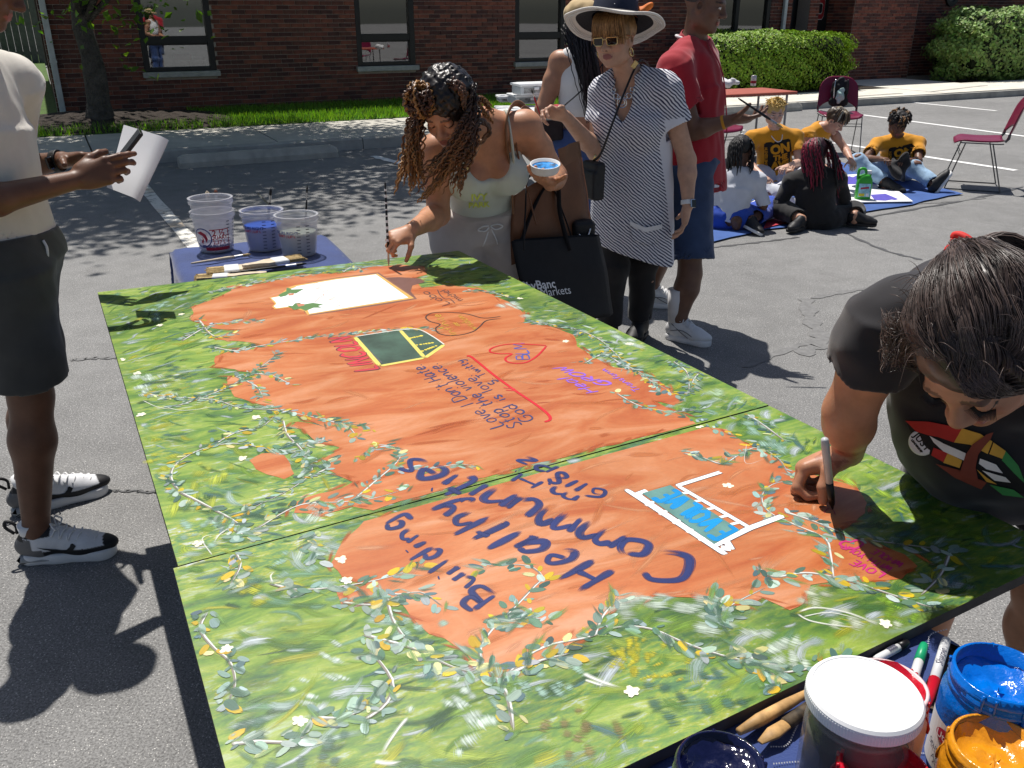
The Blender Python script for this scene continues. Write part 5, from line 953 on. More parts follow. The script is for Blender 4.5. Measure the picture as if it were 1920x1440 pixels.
def chair(lab, loc, rot):
    t = thing('stacking_chair', lab, 'chair', loc, rot, 'maroon stacking chairs')
    def seat(u, v):                                   # u: back->front, v: across
        x = (v-.5)*.46*(1-.25*max(0, u-.8)/.2*0-.18*max(0, abs(u-.5)-.38)/.12); y = -.20+.42*u; return V(x, y, .455-.012*math.sin(u*math.pi)-.035*max(0, (u-.8)/.2)**2+.02*(2*abs(v-.5))**2.5)
    vv, ff = shell(seat, 14, 12, .012); MB().add(vv, ff).build('seat', M['maroon'], t, smooth=True)
    # back: rounded plate with an open arch above the seat
    out = []; n = 26
    def prof(s_): return .215*(1-max(0, (abs(s_))-.0)**5*.0)
    v = []; f = []; nz, nx = 14, 14
    def bp(x, z, off): return V(x, -.235-.10*(z-.47)/.4-off+.06*(x/.23)**2*.6, z)
    H0, H1 = .58, .86
    for s_ in (0, 1):
        for i in range(nz+1):
            tz = i/nz
            for j in range(nx+1):
                tx = j/nx*2-1; half = .235*(1-.10*tz**2)*(math.sqrt(max(0, 1-((tz-.72)/.28)**2*.42)) if tz > .72 else 1); zb = H0-.10*abs(tx)**3.0; z = zb+(H1-zb)*tz; z -= .035*(abs(tx)**4)*tz; v.append(bp(tx*half, z, .012*s_))
    k = (nz+1)*(nx+1); g = lambda i, j: i*(nx+1)+j
    for i in range(nz):
        for j in range(nx): f.append((g(i, j), g(i, j+1), g(i+1, j+1), g(i+1, j))); f.append((k+g(i, j), k+g(i+1, j), k+g(i+1, j+1), k+g(i, j+1)))
    for i in range(nz): f.append((g(i, 0), g(i+1, 0), k+g(i+1, 0), k+g(i, 0))); f.append((g(i, nx), k+g(i, nx), k+g(i+1, nx), g(i+1, nx)))
    for j in range(nx): f.append((g(0, j), k+g(0, j), k+g(0, j+1), g(0, j+1))); f.append((g(nz, j), g(nz, j+1), k+g(nz, j+1), k+g(nz, j)))
    MB().add(v, f).build('backrest', M['maroon'], t, smooth=True)
    for sx in (-1, 1):
        MB().tube([V(sx*.222, -.195, .46), V(sx*.226, -.22, .49), bp(sx*.226, .53, .006)], .013, 8).build('hinge', M['hinge'], t); p = spline([V(sx*.2, .17, .435), V(sx*.225, .13, .437), V(sx*.228, -.13, .437), V(sx*.222, -.19, .44)], 10); MB().tube(p, .006, 6).build('side_rail', M['rod'], t)
        MB().tube([V(sx*.225, .13, .437), V(sx*.235, .24, .006)], .0062, 6).build('leg', M['rod'], t); MB().tube([V(sx*.228, -.10, .437), V(sx*.24, -.24, .006)], .0062, 6).build('leg', M['rod'], t); MB().tube([V(sx*.235, .24, .007), V(sx*.24, -.24, .007)], .006, 6).build('floor_runner', M['rod'], t)
    for z in (.36, .33): MB().tube([V(-.23, .165+.0, z), V(.23, .165, z)], .004, 6).build('cross_rod', M['rod'], t)
    return t
def chair_at(lab, fl, fr, rl, rr):
    q = [at(*x) for x in (fl, fr, rl, rr)]; c = sum(q)/4; d = (q[0]+q[1])/2-(q[2]+q[3])/2; return chair(lab, (c[0], c[1], 0), math.degrees(math.atan2(d[1], d[0]))-90)
ch1 = chair_at('empty maroon stacking chair on thin rods beside the boy in torn jeans', (1795, 363), (1751, 332), (1896, 360), (1839, 346))
ch2p = at(1565, 287); ch2 = chair('maroon stacking chair with a dark backpack hung on its back', (ch2p[0], ch2p[1], 0), 172); ch3p = at(1335, 318); ch3 = chair('maroon stacking chair mostly hidden behind the man in red', (ch3p[0], ch3p[1], 0), 200)
# ---- blue mat, posters, jug on the ground
M['mat'] = pmat('blue felt mat', (.05, .105, .30), .9, .15, 5, .4, 150, .003); M['purple'] = pmat('violet print', (.09, .075, .42), .6)
mq = [at(1806, 366), at(1333, 455), at(1225, 375), at(1575, 306)]; n = 16; v = []; f = []
for i in range(n+1):
    for j in range(n+1): a, b = i/n, j/n; p = (mq[0]*(1-a)+mq[1]*a)*(1-b)+(mq[3]*(1-a)+mq[2]*a)*b; v.append((p[0]+.012*math.sin(b*20), p[1]+(.03*math.sin(a*17)+.015*math.sin(a*41)) if j == 0 else p[1], .014+.004*math.sin(a*23)*math.sin(b*19)))
for i in range(n):
    for j in range(n): q = i*(n+1)+j; f.append((q, q+1, q+n+2, q+n+1))
MB().add(v, f).build('floor_mat', M['mat'], label='blue felt blanket spread on the asphalt under the children', cat='mat', smooth=True)
def board(lab, pts, z, mat='paper', name='poster_board'):
    q = [at(*p, z) for p in pts]; cc = sum(q)/len(q); t = thing(name, lab, 'poster', cc); 
    q2 = [(p-cc)[:2] for p in q]; s_ = sum(q2[i][0]*q2[(i+1) % len(q2)][1]-q2[(i+1) % len(q2)][0]*q2[i][1] for i in range(len(q2))); q2 = q2 if s_ > 0 else q2[::-1]
    MB().prism(q2, -.003, .003).build('board', M[mat], t); return t, cc
pbd, pc = board('white poster board with violet scalloped bands lying under the green jug', [(1572, 329), (1637, 325), (1712, 378), (1577, 380)], .03)
def onboard(t, cc, pts, z, mat, name): q = [(at(*p, z)-cc)[:2] for p in pts]; s_ = sum(q[i][0]*q[(i+1) % len(q)][1]-q[(i+1) % len(q)][0]*q[i][1] for i in range(len(q))); MB().prism(q if s_ > 0 else q[::-1], .0035+0, .0045).build(name, M[mat], t)
onboard(pbd, pc, [(1573, 346), (1574, 334), (1580, 332), (1586, 334), (1592, 331), (1599, 333), (1606, 330), (1613, 332), (1640, 340), (1646, 346)], .03, 'purple', 'violet_band'); onboard(pbd, pc, [(1632, 366), (1660, 364), (1684, 374), (1678, 376), (1672, 375), (1660, 377), (1640, 376)], .03, 'purple', 'violet_band'); onboard(pbd, pc, [(1648, 344), (1654, 343), (1664, 352), (1658, 353), (1652, 349)], .03, 'purple', 'violet_band')
p2, c2_ = board('white poster sheet with violet and red drawing between the seated children', [(1400, 395), (1470, 380), (1500, 400), (1425, 415)], .024); onboard(p2, c2_, [(1440, 393), (1468, 388), (1480, 396), (1450, 401)], .024, 'purple', 'violet_band')
M['redcloth'] = pmat('red print cloth', (.40, .03, .05), .8, .4, 25); p4, c4 = board('red printed sheet rolled beside the girl in black', [(1445, 395), (1490, 388), (1500, 412), (1432, 428)], .02, 'redcloth'); rl = thing('paper_roll', 'pink white paper roll beside the girl in black', 'paper', at(1420, 412)); dd_ = at(1452, 385)-at(1420, 412); MB().tube([V(0, 0, .05), dd_+V(0, 0, .05)], [.035, .038], 14).build('roll', M['paper'], rl, smooth=True); MB().tube([dd_*.25+V(0, 0, .05), dd_*.4+V(0, 0, .05)], [.0375, .0378], 14).build('red_band', M['redcloth'], rl, smooth=True)
M['jug'] = pmat('green jug plastic', (.055, .42, .04), .3, .06, 10); M['juglab'] = pmat('jug label', (.30, .55, .60), .5, .5, 18)
jp = at(1616, 373, .03); jg = thing('paint_jug', 'bright green plastic jug with a picture label and white cap', 'jug', jp, math.degrees(math.atan2(-jp[1], -jp[0]))+90+12); mb = MB(); sl_ = []
for z, sx, sy, ox in ((0, .060, .042, 0), (.008, .066, .047, 0), (.14, .066, .047, 0), (.175, .062, .045, 0), (.205, .045, .038, .0), (.22, .03, .03, .02)): sl_.append([(ox+sx*math.copysign(abs(math.cos(a))**.5, math.cos(a)), sy*math.copysign(abs(math.sin(a))**.5, math.sin(a)), z) for a in np.linspace(0, 2*math.pi, 28, endpoint=False)])
v = np.array(sl_).reshape(-1, 3); f = [(i*28+j, i*28+(j+1) % 28, (i+1)*28+(j+1) % 28, (i+1)*28+j) for i in range(5) for j in range(28)]; mb.add(v, f+[tuple(range(27, -1, -1)), tuple(5*28+j for j in range(28))]); mb.build('jug_body', M['jug'], jg, smooth=True)
MB().tube(spline([V(.01, 0, .215), V(-.01, 0, .262), V(-.05, 0, .262), V(-.062, 0, .235), V(-.06, 0, .17)], 18), .0125, 10).build('handle', M['jug'], jg, smooth=True); MB().lathe([(.021, .215), (.021, .25), (.019, .253), (0, .253)], (.028, 0, 0), n=20).build('cap', M['lidwhite'], jg); MB().box((0, -.0475, .085), (.05, .0012, .058), bev=.0005).build('label', M['juglab'], jg)
MB().box((-.02, -.0492, .045), (.025, .0006, .012)).build('label_patch', pmat('yellow print', (.6, .5, .03), .5), jg); MB().box((0.0, -.0492, .105), (.035, .0006, .008), rotm((0, 1, 0), -8)).build('label_patch', M['print_red'], jg); MB().box((.03, -.0492, .045), (.012, .0006, .014)).build('label_patch', M['white_print'], jg)
# ---- far tables with supplies
M['orangetop'] = pmat('orange red laminate', (.38, .095, .06), .45, .1, 8)
oc = at(1430, 164, .74); ot, octr, oR, oL = table('trestle_table', 'orange red topped table on grey legs by the clipped hedge', oc+V(-2.2, -1.05, 0), oc+V(0, 0, 0), .6, .74, 'orangetop')
M['alu'] = pmat('printed aluminium', (.6, .55, .56), .3, .3, 40, metal=.6); cp = at(1412, 161, .742); cn_ = thing('drink_can', 'silver drink can at the end of the orange table', 'can', cp); MB().lathe([(0, 0), (.026, 0), (.033, .008), (.033, .108), (.027, .12), (.026, .122), (0, .12)], n=24).build('can_body', M['alu'], cn_, smooth=True); MB().lathe([(.0334, .03), (.0334, .06)], n=24).build('can_band', M['redcloth'], cn_)
M['bagplastic'] = pmat('thin white bag', (.75, .75, .76), .4, .1, 10)
# white storage boxes on a white topped table further left
wt = at(1098, 200, .74); wtt, wctr, wR, wL = table('white_table', 'white topped table with storage boxes behind the women', at(925, 205, .74)+V(0, .35, 0), at(1110, 205, .74)+V(.1, .45, 0), .7, .74, 'plas_white')
M['boxclear'] = pmat('frosted box', (.55, .57, .58), .3, .15, 14); M['greyhaze'] = pmat('packed supplies', (.25, .25, .24), .7, .7, 30)
def sbox(lab, px, py, z, hx, hy, hz, rot=20):
    p = at(px, py, z); t = thing('storage_box', lab, 'box', p, rot, 'storage boxes on the white table'); MB().box((0, 0, hz), (hx, hy, hz), bev=.012).build('box_body', M['boxclear'], t); MB().box((0, -hy-.001, hz), (hx*.8, .001, hz*.6)).build('box_window', M['greyhaze'], t); MB().box((0, 0, hz*2+.008), (hx+.012, hy+.012, .012), bev=.006).build('lid', M['lidwhite'], t); MB().box((0, -hy-.012, hz*1.4), (.025, .008, .012), bev=.003).build('latch', M['lidwhite'], t)
sbox('frosted box with white lid at the bottom of the stack', 990, 193, .742, .17, .12, .035); sbox('frosted box with white lid at the top of the stack', 996, 176, .742+.10, .16, .11, .042, 24); sbox('low white box beside the stacked boxes', 952, 190, .742, .1, .1, .02, 10)
o = MB().box(at(1030, 198, .746), (.12, .08, .003), rz(15)).build('red_sheet', M['redcloth'], label='red sheet of paper lying on the white table', cat='paper')
# ================================================================ figures: smooth solids turned into meshes
class Solid:
    """list of primitives blended with a smooth union; sub / cut / noise applied in order"""
    def __init__(s): s.ops = []
    def cap(s, a, b, ra, rb=None, k=.02, sub=False):
        a, b = V(a), V(b); rb = ra if rb is None else rb; r = max(ra, rb); s.ops.append(('cap', np.minimum(a, b)-r, np.maximum(a, b)+r, k, sub, (a, b, ra, rb))); return s
    def ell(s, c, r, R=None, k=.02, sub=False):
        c, r = V(c), V(r); R = np.eye(3) if R is None else R; e = np.abs(R)@r; s.ops.append(('ell', c-e, c+e, k, sub, (c, r, R))); return s
    def box(s, c, h, R=None, rr=.01, k=.01, sub=False):
        c, h = V(c), V(h); R = np.eye(3) if R is None else R; e = np.abs(R)@h; s.ops.append(('box', c-e, c+e, k, sub, (c, h, R, rr))); return s
    def ec(s, a, b, lat, r0, r1, k=.02, sub=False):      # elliptic, flat-ended tapered tube; r = (along lat, across)
        a, b = V(a), V(b); w_ = nrm(b-a); u = nrm(V(lat)-w_*(V(lat)@w_)); v_ = np.cross(w_, u); m = max(*r0, *r1); s.ops.append(('ec', np.minimum(a, b)-m, np.maximum(a, b)+m, k, sub, (a, b, u, v_, w_, r0, r1))); return s
    def chain(s, pts, rad, k=.02):
        for i in range(len(pts)-1): s.cap(pts[i], pts[i+1], rad[i], rad[i+1], k)
        return s
    def plane(s, p, n): s.ops.append(('plane', None, None, 0, True, (V(p), nrm(n)))); return s     # removes the side the normal points to
    def noise(s, amp, freq, seed=0, aniso=(1, 1, 1)): s.ops.append(('noise', None, None, 0, False, (amp, freq, seed, V(aniso)))); return s
    def fn(s, f): s.ops.append(('fn', None, None, 0, False, (f,))); return s
    def bounds(s, pad=.02):
        lo = np.min([o[1] for o in s.ops if o[1] is not None and not o[4]], 0); hi = np.max([o[2] for o in s.ops if o[1] is not None and not o[4]], 0); return lo-pad, hi+pad
    def grid(s, lo, hi, h):
        n = np.maximum(3, np.ceil((hi-lo)/h).astype(int)+1); ax = [lo[i]+h*np.arange(n[i]) for i in range(3)]; g = np.full(n, .2, np.float32)
        for ty, a, b, k, sub, q in s.ops:
            if a is not None:
                m = max(.03, k*1.6, 2.5*h); i0 = np.clip(np.floor((a-m-lo)/h).astype(int), 0, n); i1 = np.clip(np.ceil((b+m-lo)/h).astype(int)+1, 0, n)
                if (i1 <= i0).any(): continue
                sl_ = tuple(slice(i0[i], i1[i]) for i in range(3)); X = [ax[i][sl_[i]] for i in range(3)]
            else: sl_ = (slice(None),)*3; X = ax
            x, y, z = X[0][:, None, None], X[1][None, :, None], X[2][None, None, :]
            if ty == 'cap':
                A, B, ra, rb = q; d = B-A; L2 = d@d+1e-12; t = np.clip(((x-A[0])*d[0]+(y-A[1])*d[1]+(z-A[2])*d[2])/L2, 0, 1)
                D = np.sqrt((x-A[0]-t*d[0])**2+(y-A[1]-t*d[1])**2+(z-A[2]-t*d[2])**2)-(ra+(rb-ra)*t)
            elif ty == 'ell':
                c, r, R = q; dx, dy, dz = x-c[0], y-c[1], z-c[2]; u = [(dx*R[0, i]+dy*R[1, i]+dz*R[2, i])/r[i] for i in range(3)]; k0 = np.sqrt(u[0]**2+u[1]**2+u[2]**2); k1 = np.sqrt((u[0]/r[0])**2+(u[1]/r[1])**2+(u[2]/r[2])**2)+1e-9; D = k0*(k0-1)/k1
            elif ty == 'box':
                c, hh, R, rr = q; dx, dy, dz = x-c[0], y-c[1], z-c[2]; u = [np.abs(dx*R[0, i]+dy*R[1, i]+dz*R[2, i])-hh[i]+rr for i in range(3)]; D = np.sqrt(sum(np.maximum(w_, 0)**2 for w_ in u))+np.minimum(np.maximum(u[0], np.maximum(u[1], u[2])), 0)-rr
            elif ty == 'ec':
                A, B, u_, v_, w_, r0, r1 = q; L = float(np.linalg.norm(B-A)); dx, dy, dz = x-A[0], y-A[1], z-A[2]; h_ = dx*w_[0]+dy*w_[1]+dz*w_[2]; t = np.clip(h_/L, 0, 1); rx = r0[0]+(r1[0]-r0[0])*t; ry = r0[1]+(r1[1]-r0[1])*t
                p1 = (dx*u_[0]+dy*u_[1]+dz*u_[2])/rx; p2 = (dx*v_[0]+dy*v_[1]+dz*v_[2])/ry; k0 = np.sqrt(p1**2+p2**2)+1e-9; k1 = np.sqrt((p1/rx)**2+(p2/ry)**2)+1e-9; D = np.maximum(k0*(k0-1)/k1, np.abs(h_-L/2)-L/2)
            elif ty == 'plane': D = -((x-q[0][0])*q[1][0]+(y-q[0][1])*q[1][1]+(z-q[0][2])*q[1][2])
            elif ty == 'noise':
                amp, fr, sd, an = q; x_, y_, z_ = x*fr*an[0]+sd*1.7, y*fr*an[1]+sd*.9, z*fr*an[2]+sd*2.3; w_ = np.sin(x_+1.6*np.sin(y_*.7+z_*.5))*np.cos(y_*1.1+1.3*np.sin(z_*.8))+.6*np.sin(z_*1.3+1.9*np.sin(x_*.9)); g += (amp*w_).astype(np.float32); continue
            else: g = q[0](g, x, y, z).astype(np.float32); continue
            G = g[sl_]; D = D.astype(np.float32)
            if sub: 
                D = -D
                if k > 0: hh = np.maximum(k-np.abs(G-D), 0)/k; g[sl_] = np.maximum(G, D)+hh*hh*k*.25
                else: g[sl_] = np.maximum(G, D)
            else: hh = np.maximum(k-np.abs(G-D), 0)/k if k > 0 else 0; g[sl_] = np.minimum(G, D)-hh*hh*k*.25
        return g
_CE = [(0, 1), (2, 3), (4, 5), (6, 7), (0, 2), (1, 3), (4, 6), (5, 7), (0, 4), (1, 5), (2, 6), (3, 7)]
_CO = np.array([(i >> 2 & 1, i >> 1 & 1, i & 1) for i in range(8)])
def nets(g, lo, h):
    I = g < 0; n = g.shape
    c = sum(I[a:n[0]-1+a, b:n[1]-1+b, d:n[2]-1+d].astype(np.int8) for a, b, d in _CO); m = (c > 0) & (c < 8); idx = np.argwhere(m)
    if not len(idx): return np.zeros((0, 3)), np.zeros((0, 4), int), idx
    vals = np.stack([g[idx[:, 0]+a, idx[:, 1]+b, idx[:, 2]+d] for a, b, d in _CO], 1); P = np.zeros((len(idx), 3)); cnt = np.zeros(len(idx))
    for a, b in _CE:
        va, vb = vals[:, a], vals[:, b]; x = (va < 0) != (vb < 0); t = np.where(x, va/np.where(x, va-vb, 1), 0); P += np.where(x[:, None], _CO[a]+t[:, None]*(_CO[b]-_CO[a]), 0); cnt += x
    P = lo+h*(idx+P/cnt[:, None]); vid = np.full(m.shape, -1, np.int64); vid[m] = np.arange(len(idx)); Q = []
    for axis in range(3):
        o1, o2 = [(1, 2), (2, 0), (0, 1)][axis]; s0 = [slice(1, -1)]*3; s0[axis] = slice(0, -1); s1 = list(s0); s1[axis] = slice(1, None)
        A, B = I[tuple(s0)], I[tuple(s1)]; x = np.argwhere(A != B)
        if not len(x): continue
        fl = A[tuple(x.T)]; base = x.copy()
        for o in (o1, o2): base[:, o] += 1
        def cell(d1, d2): q = base.copy(); q[:, o1] -= d1; q[:, o2] -= d2; return vid[q[:, 0], q[:, 1], q[:, 2]]
        qd = np.stack([cell(0, 0), cell(1, 0), cell(1, 1), cell(0, 1)], 1); qd[~fl] = qd[~fl][:, ::-1]; Q.append(qd)
    Q = np.concatenate(Q) if Q else np.zeros((0, 4), int); return P, Q[(Q >= 0).all(1)], idx
def polygonize(S, h, fine=(), hf=.003):
    """coarse mesh everywhere, finer meshes in the boxes `fine` [(lo,hi)]"""
    lo, hi = S.bounds(); g = S.grid(lo, hi, h); P, Q, _ = nets(g, lo, h); Vs, Qs, n = [], [], 0
    if len(fine) and len(Q):
        ctr = P[Q].mean(1); keep = np.ones(len(Q), bool)
        for a, b in fine: keep &= ~((ctr > V(a)+h*.7) & (ctr < V(b)-h*.7)).all(1)
        Q = Q[keep]
    Vs.append(P); Qs.append(Q); n = len(P)
    for a, b in fine:
        a, b = V(a), V(b); g = S.grid(a, b, hf); p, q, _ = nets(g, a, hf); Vs.append(p); Qs.append(q+n); n += len(p)
    P = np.concatenate(Vs); Q = np.concatenate(Qs); used = np.unique(Q); re = np.full(len(P), -1); re[used] = np.arange(len(used)); return P[used], re[Q]
def relax(P, Q, it=2, lam=.5):
    e = np.concatenate([Q[:, [0, 1]], Q[:, [1, 2]], Q[:, [2, 3]], Q[:, [3, 0]]]); e = np.concatenate([e, e[:, ::-1]]); cnt = np.bincount(e[:, 0], minlength=len(P)).astype(float)+1e-9
    for k in range(it):
        for l in (lam, -lam*1.04): P = P+l*(np.stack([np.bincount(e[:, 0], P[e[:, 1], i], len(P)) for i in range(3)], 1)/cnt[:, None]-P)
    return P
def solid_obj(name, S, h, mat, parent, fine=(), hf=.003, col=None):
    P, Q = polygonize(S, h, fine, hf)
    if name != 'body': P = relax(P, Q, 3)
    me = quadmesh(name, P, Q)
    if col is not None: setcol(me, np.clip(col(P), 0, 1))
    o = obj(name, me, mat, None, True); worldparent(o, parent); return o
def wobj(mb, name, mat, parent, smooth=True): o = mb.build(name, mat, None, smooth); return worldparent(o, parent)
# ---- anatomy
def head_solid(S, c, R, s=1., eyes=True, jaw=1., nose=1., fem=True, k=.014):
    """head in its own frame: x right, y out of the face, z up; c = point between the eyes' level and the middle of the skull"""
    L = lambda x, y, z: V(c)+R@(V(x, y, z)*s)
    E = lambda x, y, z, a, b, d, kk=k, sub=False: S.ell(L(x, y, z), V(a, b, d)*s, R, kk*s, sub)
    E(0, -.014, .034, .075, .096, .083, .03); E(0, .022, -.028, .060*jaw, .066, .082, .03); E(0, .035, -.082, .043*jaw, .042, .032, .03); E(0, .070, -.100, .018*jaw, .016, .015, .022)
    for x in (-1, 1):
        E(x*.040, .052, -.028, .024, .025, .022, .024); E(x*.052*jaw, .0, -.065, .02, .035, .03, .03); E(x*.0755, -.006, -.012, .011, .021, .031, .008); E(x*.0785, -.004, -.008, .006, .011, .017, .006, True)
    S.cap(L(-.034, .081, .020), L(.034, .081, .020), .010*s, None, .018*s)
    for x in (-1, 1): E(x*.033, .099, .001, .019, .017, .0125, .016, True)
    S.cap(L(0, .086, .008), L(0, .103*1, -.028), .0075*s*nose, .0105*s*nose, .014*s); E(0, .103, -.031, .0125*nose, .0115, .0105, .012)
    for x in (-1, 1): E(x*.0135*nose, .093, -.035, .0095*nose, .011, .0085, .009); E(x*.033, .0755, .0, .0135, .0135, .0125, .004)
    S.cap(L(-.018, .0835, -.0615), L(.018, .0835, -.0615), .0062*s, None, .007*s); S.cap(L(-.015, .083, -.0715), L(.015, .083, -.0715), .0070*s, None, .007*s); S.cap(L(-.024, .083, -.0665), L(.024, .083, -.0665), .0028*s, None, .004*s, True)
    return L
def face_paint(P, col, c, R, s, skin, lip=(.30, .09, .075), brow=(.02, .012, .01), closed=False, eye=(.02, .01, .006), browt=1.):
    q = (P-V(c))@R/s; x, y, z = q.T; f = y > .05
    lp = f & (((x/.0235)**2+((z+.0665)/.0125)**2) < 1) & (y > .074); col[lp] = np.array(lip)
    bz = .024+.006*np.cos(x*60)-.012*np.abs(x)/.03*.3; b = f & (np.abs(np.abs(x)-.034) < .021) & (np.abs(z-.0245+.10*(np.abs(x)-.033)**2*60) < .0042*browt); col[b] = col[b]*.25+np.array(brow)*.75
    ex = np.abs(x)-.033
    if not closed:
        ew = f & ((ex/.0135)**2+((z+.0)/.0058)**2 < 1); col[ew] = (.72, .68, .64); ir = f & ((ex)**2+(z)**2 < .0054**2); col[ir] = eye; ll = f & ((ex/.0155)**2+((z)/.0085)**2 < 1) & ~ew & (z > 0); col[ll] = col[ll]*.25
    else:
        ll = f & (np.abs(ex) < .0155) & (np.abs(z+.005-.35*ex*ex*60) < .0028); col[ll] = (.01, .007, .006)
    ck = f & ((((np.abs(x)-.045)/.025)**2+((z+.03)/.02)**2) < 1); col[ck] *= (1.06, .97, .95)
    nb = f & (((np.abs(x)-.008)**2+(z+.040)**2) < .0042**2) & (y > .08); col[nb] *= .35
    return col
def hand(S, w, d, n, side, curls, s=1., thumb=(35, 20, 25), spread=6, k=.010, fat=1., thumb_out=.9):
    """w wrist, d towards the fingers, n out of the palm; side +1: thumb lies on cross(d,n) side. curls: per finger (mcp,pip,dip) degrees"""
    d = nrm(d); n = nrm(n-d*(n@d)); l = np.cross(d, n)*side; w = V(w); tips = []
    base = [w+d*.088*s+l*.026*s, w+d*.092*s+l*.008*s, w+d*.088*s-l*.010*s, w+d*.080*s-l*.027*s]; lens = [(.041, .025, .021), (.045, .028, .022), (.041, .026, .021), (.032, .020, .018)]; rad = [.0092, .0094, .0090, .0080]
    for b in base: S.cap(w+(b-w)*.12, b, .0145*s*fat, .0115*s*fat, k)
    S.ell(w+d*.045*s+n*.004*s, V(.036, .05, .017)*s, np.stack([l, d, n], 1), .015)
    S.ell(w+d*.035*s+l*.022*s+n*.010*s, V(.017, .032, .016)*s, np.stack([l, d, n], 1), .014)
    for i, b in enumerate(base):
        a = V(d); ang = 0; c = curls[i] if not isinstance(curls, tuple) or len(curls) == 4 else curls; sp_ = (1.5-i)*spread; a = rotm(n, -sp_*side)@d; ax = np.cross(a, n); p = b
        for j, (L, cu) in enumerate(zip(lens[i], c)):
            a = rotm(ax, cu)@a; q = p+a*L*s; S.cap(p, q, rad[i]*s*fat*(1-.07*j), rad[i]*s*fat*(.93-.09*j), .0045); p = q
        tips.append(p)
    tb = w+d*.022*s+l*.026*s+n*.006*s; ta = nrm(d*.75+l*thumb_out+n*.25); ax = np.cross(ta, nrm(n-l*.6)); p = tb; a = ta
    for j, (L, cu, r) in enumerate(zip((.040, .032, .026), thumb, (.0135, .0108, .0095))):
        if j: a = rotm(ax, cu)@a
        else: a = rotm(d, 0)@a
        q = p+a*L*s; S.cap(p, q, r*s*fat, r*.88*s*fat, .008 if j == 0 else .005); p = q
    tips.append(p); return tips
def limb(S, a, b, r0, rm, r1, k=.02, bulge=.4):
    a, b = V(a), V(b); m = a+(b-a)*bulge; S.cap(a, m, r0, rm, k); S.cap(m, b, rm, r1, k)
def skinmat(name, base, rough=.45):
    m = pmat(name, (1, 1, 1), rough, .16, 22, .4, 380, .0008, spec=.4, attr=True, sss=.12, detail=9); return m
def hairmat(name, rough=.35): return pmat(name, (1, 1, 1), rough, .25, 90, 0, spec=.5, attr=True)
def clothmat(name, col, rough=.85, **k): return pmat(name, col, rough, k.pop('var', .06), k.pop('scale', 14), k.pop('bump', .25), k.pop('bscale', 500), k.pop('bdist', .0008), sheen=.2, **k)
def helix(path, r, turns, ph=0):
    p = np.asarray(path); k = len(p); t = np.gradient(p, axis=0); t /= np.linalg.norm(t, axis=1)[:, None]+1e-9; a = np.cross(t, V(.3, .2, .93)); a /= np.linalg.norm(a, axis=1)[:, None]+1e-9; b = np.cross(t, a); w_ = np.linspace(0, turns*2*math.pi, k)+ph; return p+(a*np.cos(w_)[:, None]+b*np.sin(w_)[:, None])*np.broadcast_to(r, (k,))[:, None]
def shoe(parent, heel, toe, up=(0, 0, 1), mats=None, L=.29, name='shoe', high=0., sole_h=.026, detail=None, colf=None, sc_=1.):
    """heel/toe: points on the ground line of the sole"""
    heel, toe = V(heel), V(toe); f = nrm(toe-heel); R = frame(f, up); L = np.linalg.norm(toe-heel); W_ = lambda x, y, z: heel+R@(V(x, y, z)*sc_); q = L/sc_/.29
    S = Solid(); S.ell(W_(0, .07*q, .055), V(.037, .075*q, .05)*sc_, R, .02); S.ell(W_(0, .20*q, .040), V(.045, .088*q, .032)*sc_, R, .03); S.cap(W_(0, .075*q, .06), W_(0, .06*q, .095+high), .035*sc_, .037*sc_, .03); S.cap(W_(0, .10*q, .085), W_(0, .19*q, .055), .030*sc_, .032*sc_, .03); S.cap(W_(0, .055*q, .075+high), W_(0, .055*q, .16+high), .029*sc_, None, .006, True); S.plane(W_(0, 0, .018), -R[:, 2]); o = solid_obj(name, S, .004, mats[0], parent, col=colf(W_, R, heel, q) if colf else None)
    S2 = Solid(); S2.cap(W_(0, .045*q, .014), W_(0, .12*q, .012), .040*sc_, .035*sc_, .03); S2.cap(W_(0, .12*q, .012), W_(.004, .235*q, .014), .036*sc_, .046*sc_, .03); S2.plane(W_(0, 0, sole_h), R[:, 2]); S2.plane(W_(0, 0, .0), -R[:, 2]); so_ = solid_obj('sole', S2, .004, mats[1], o)
    return o, W_, R, q

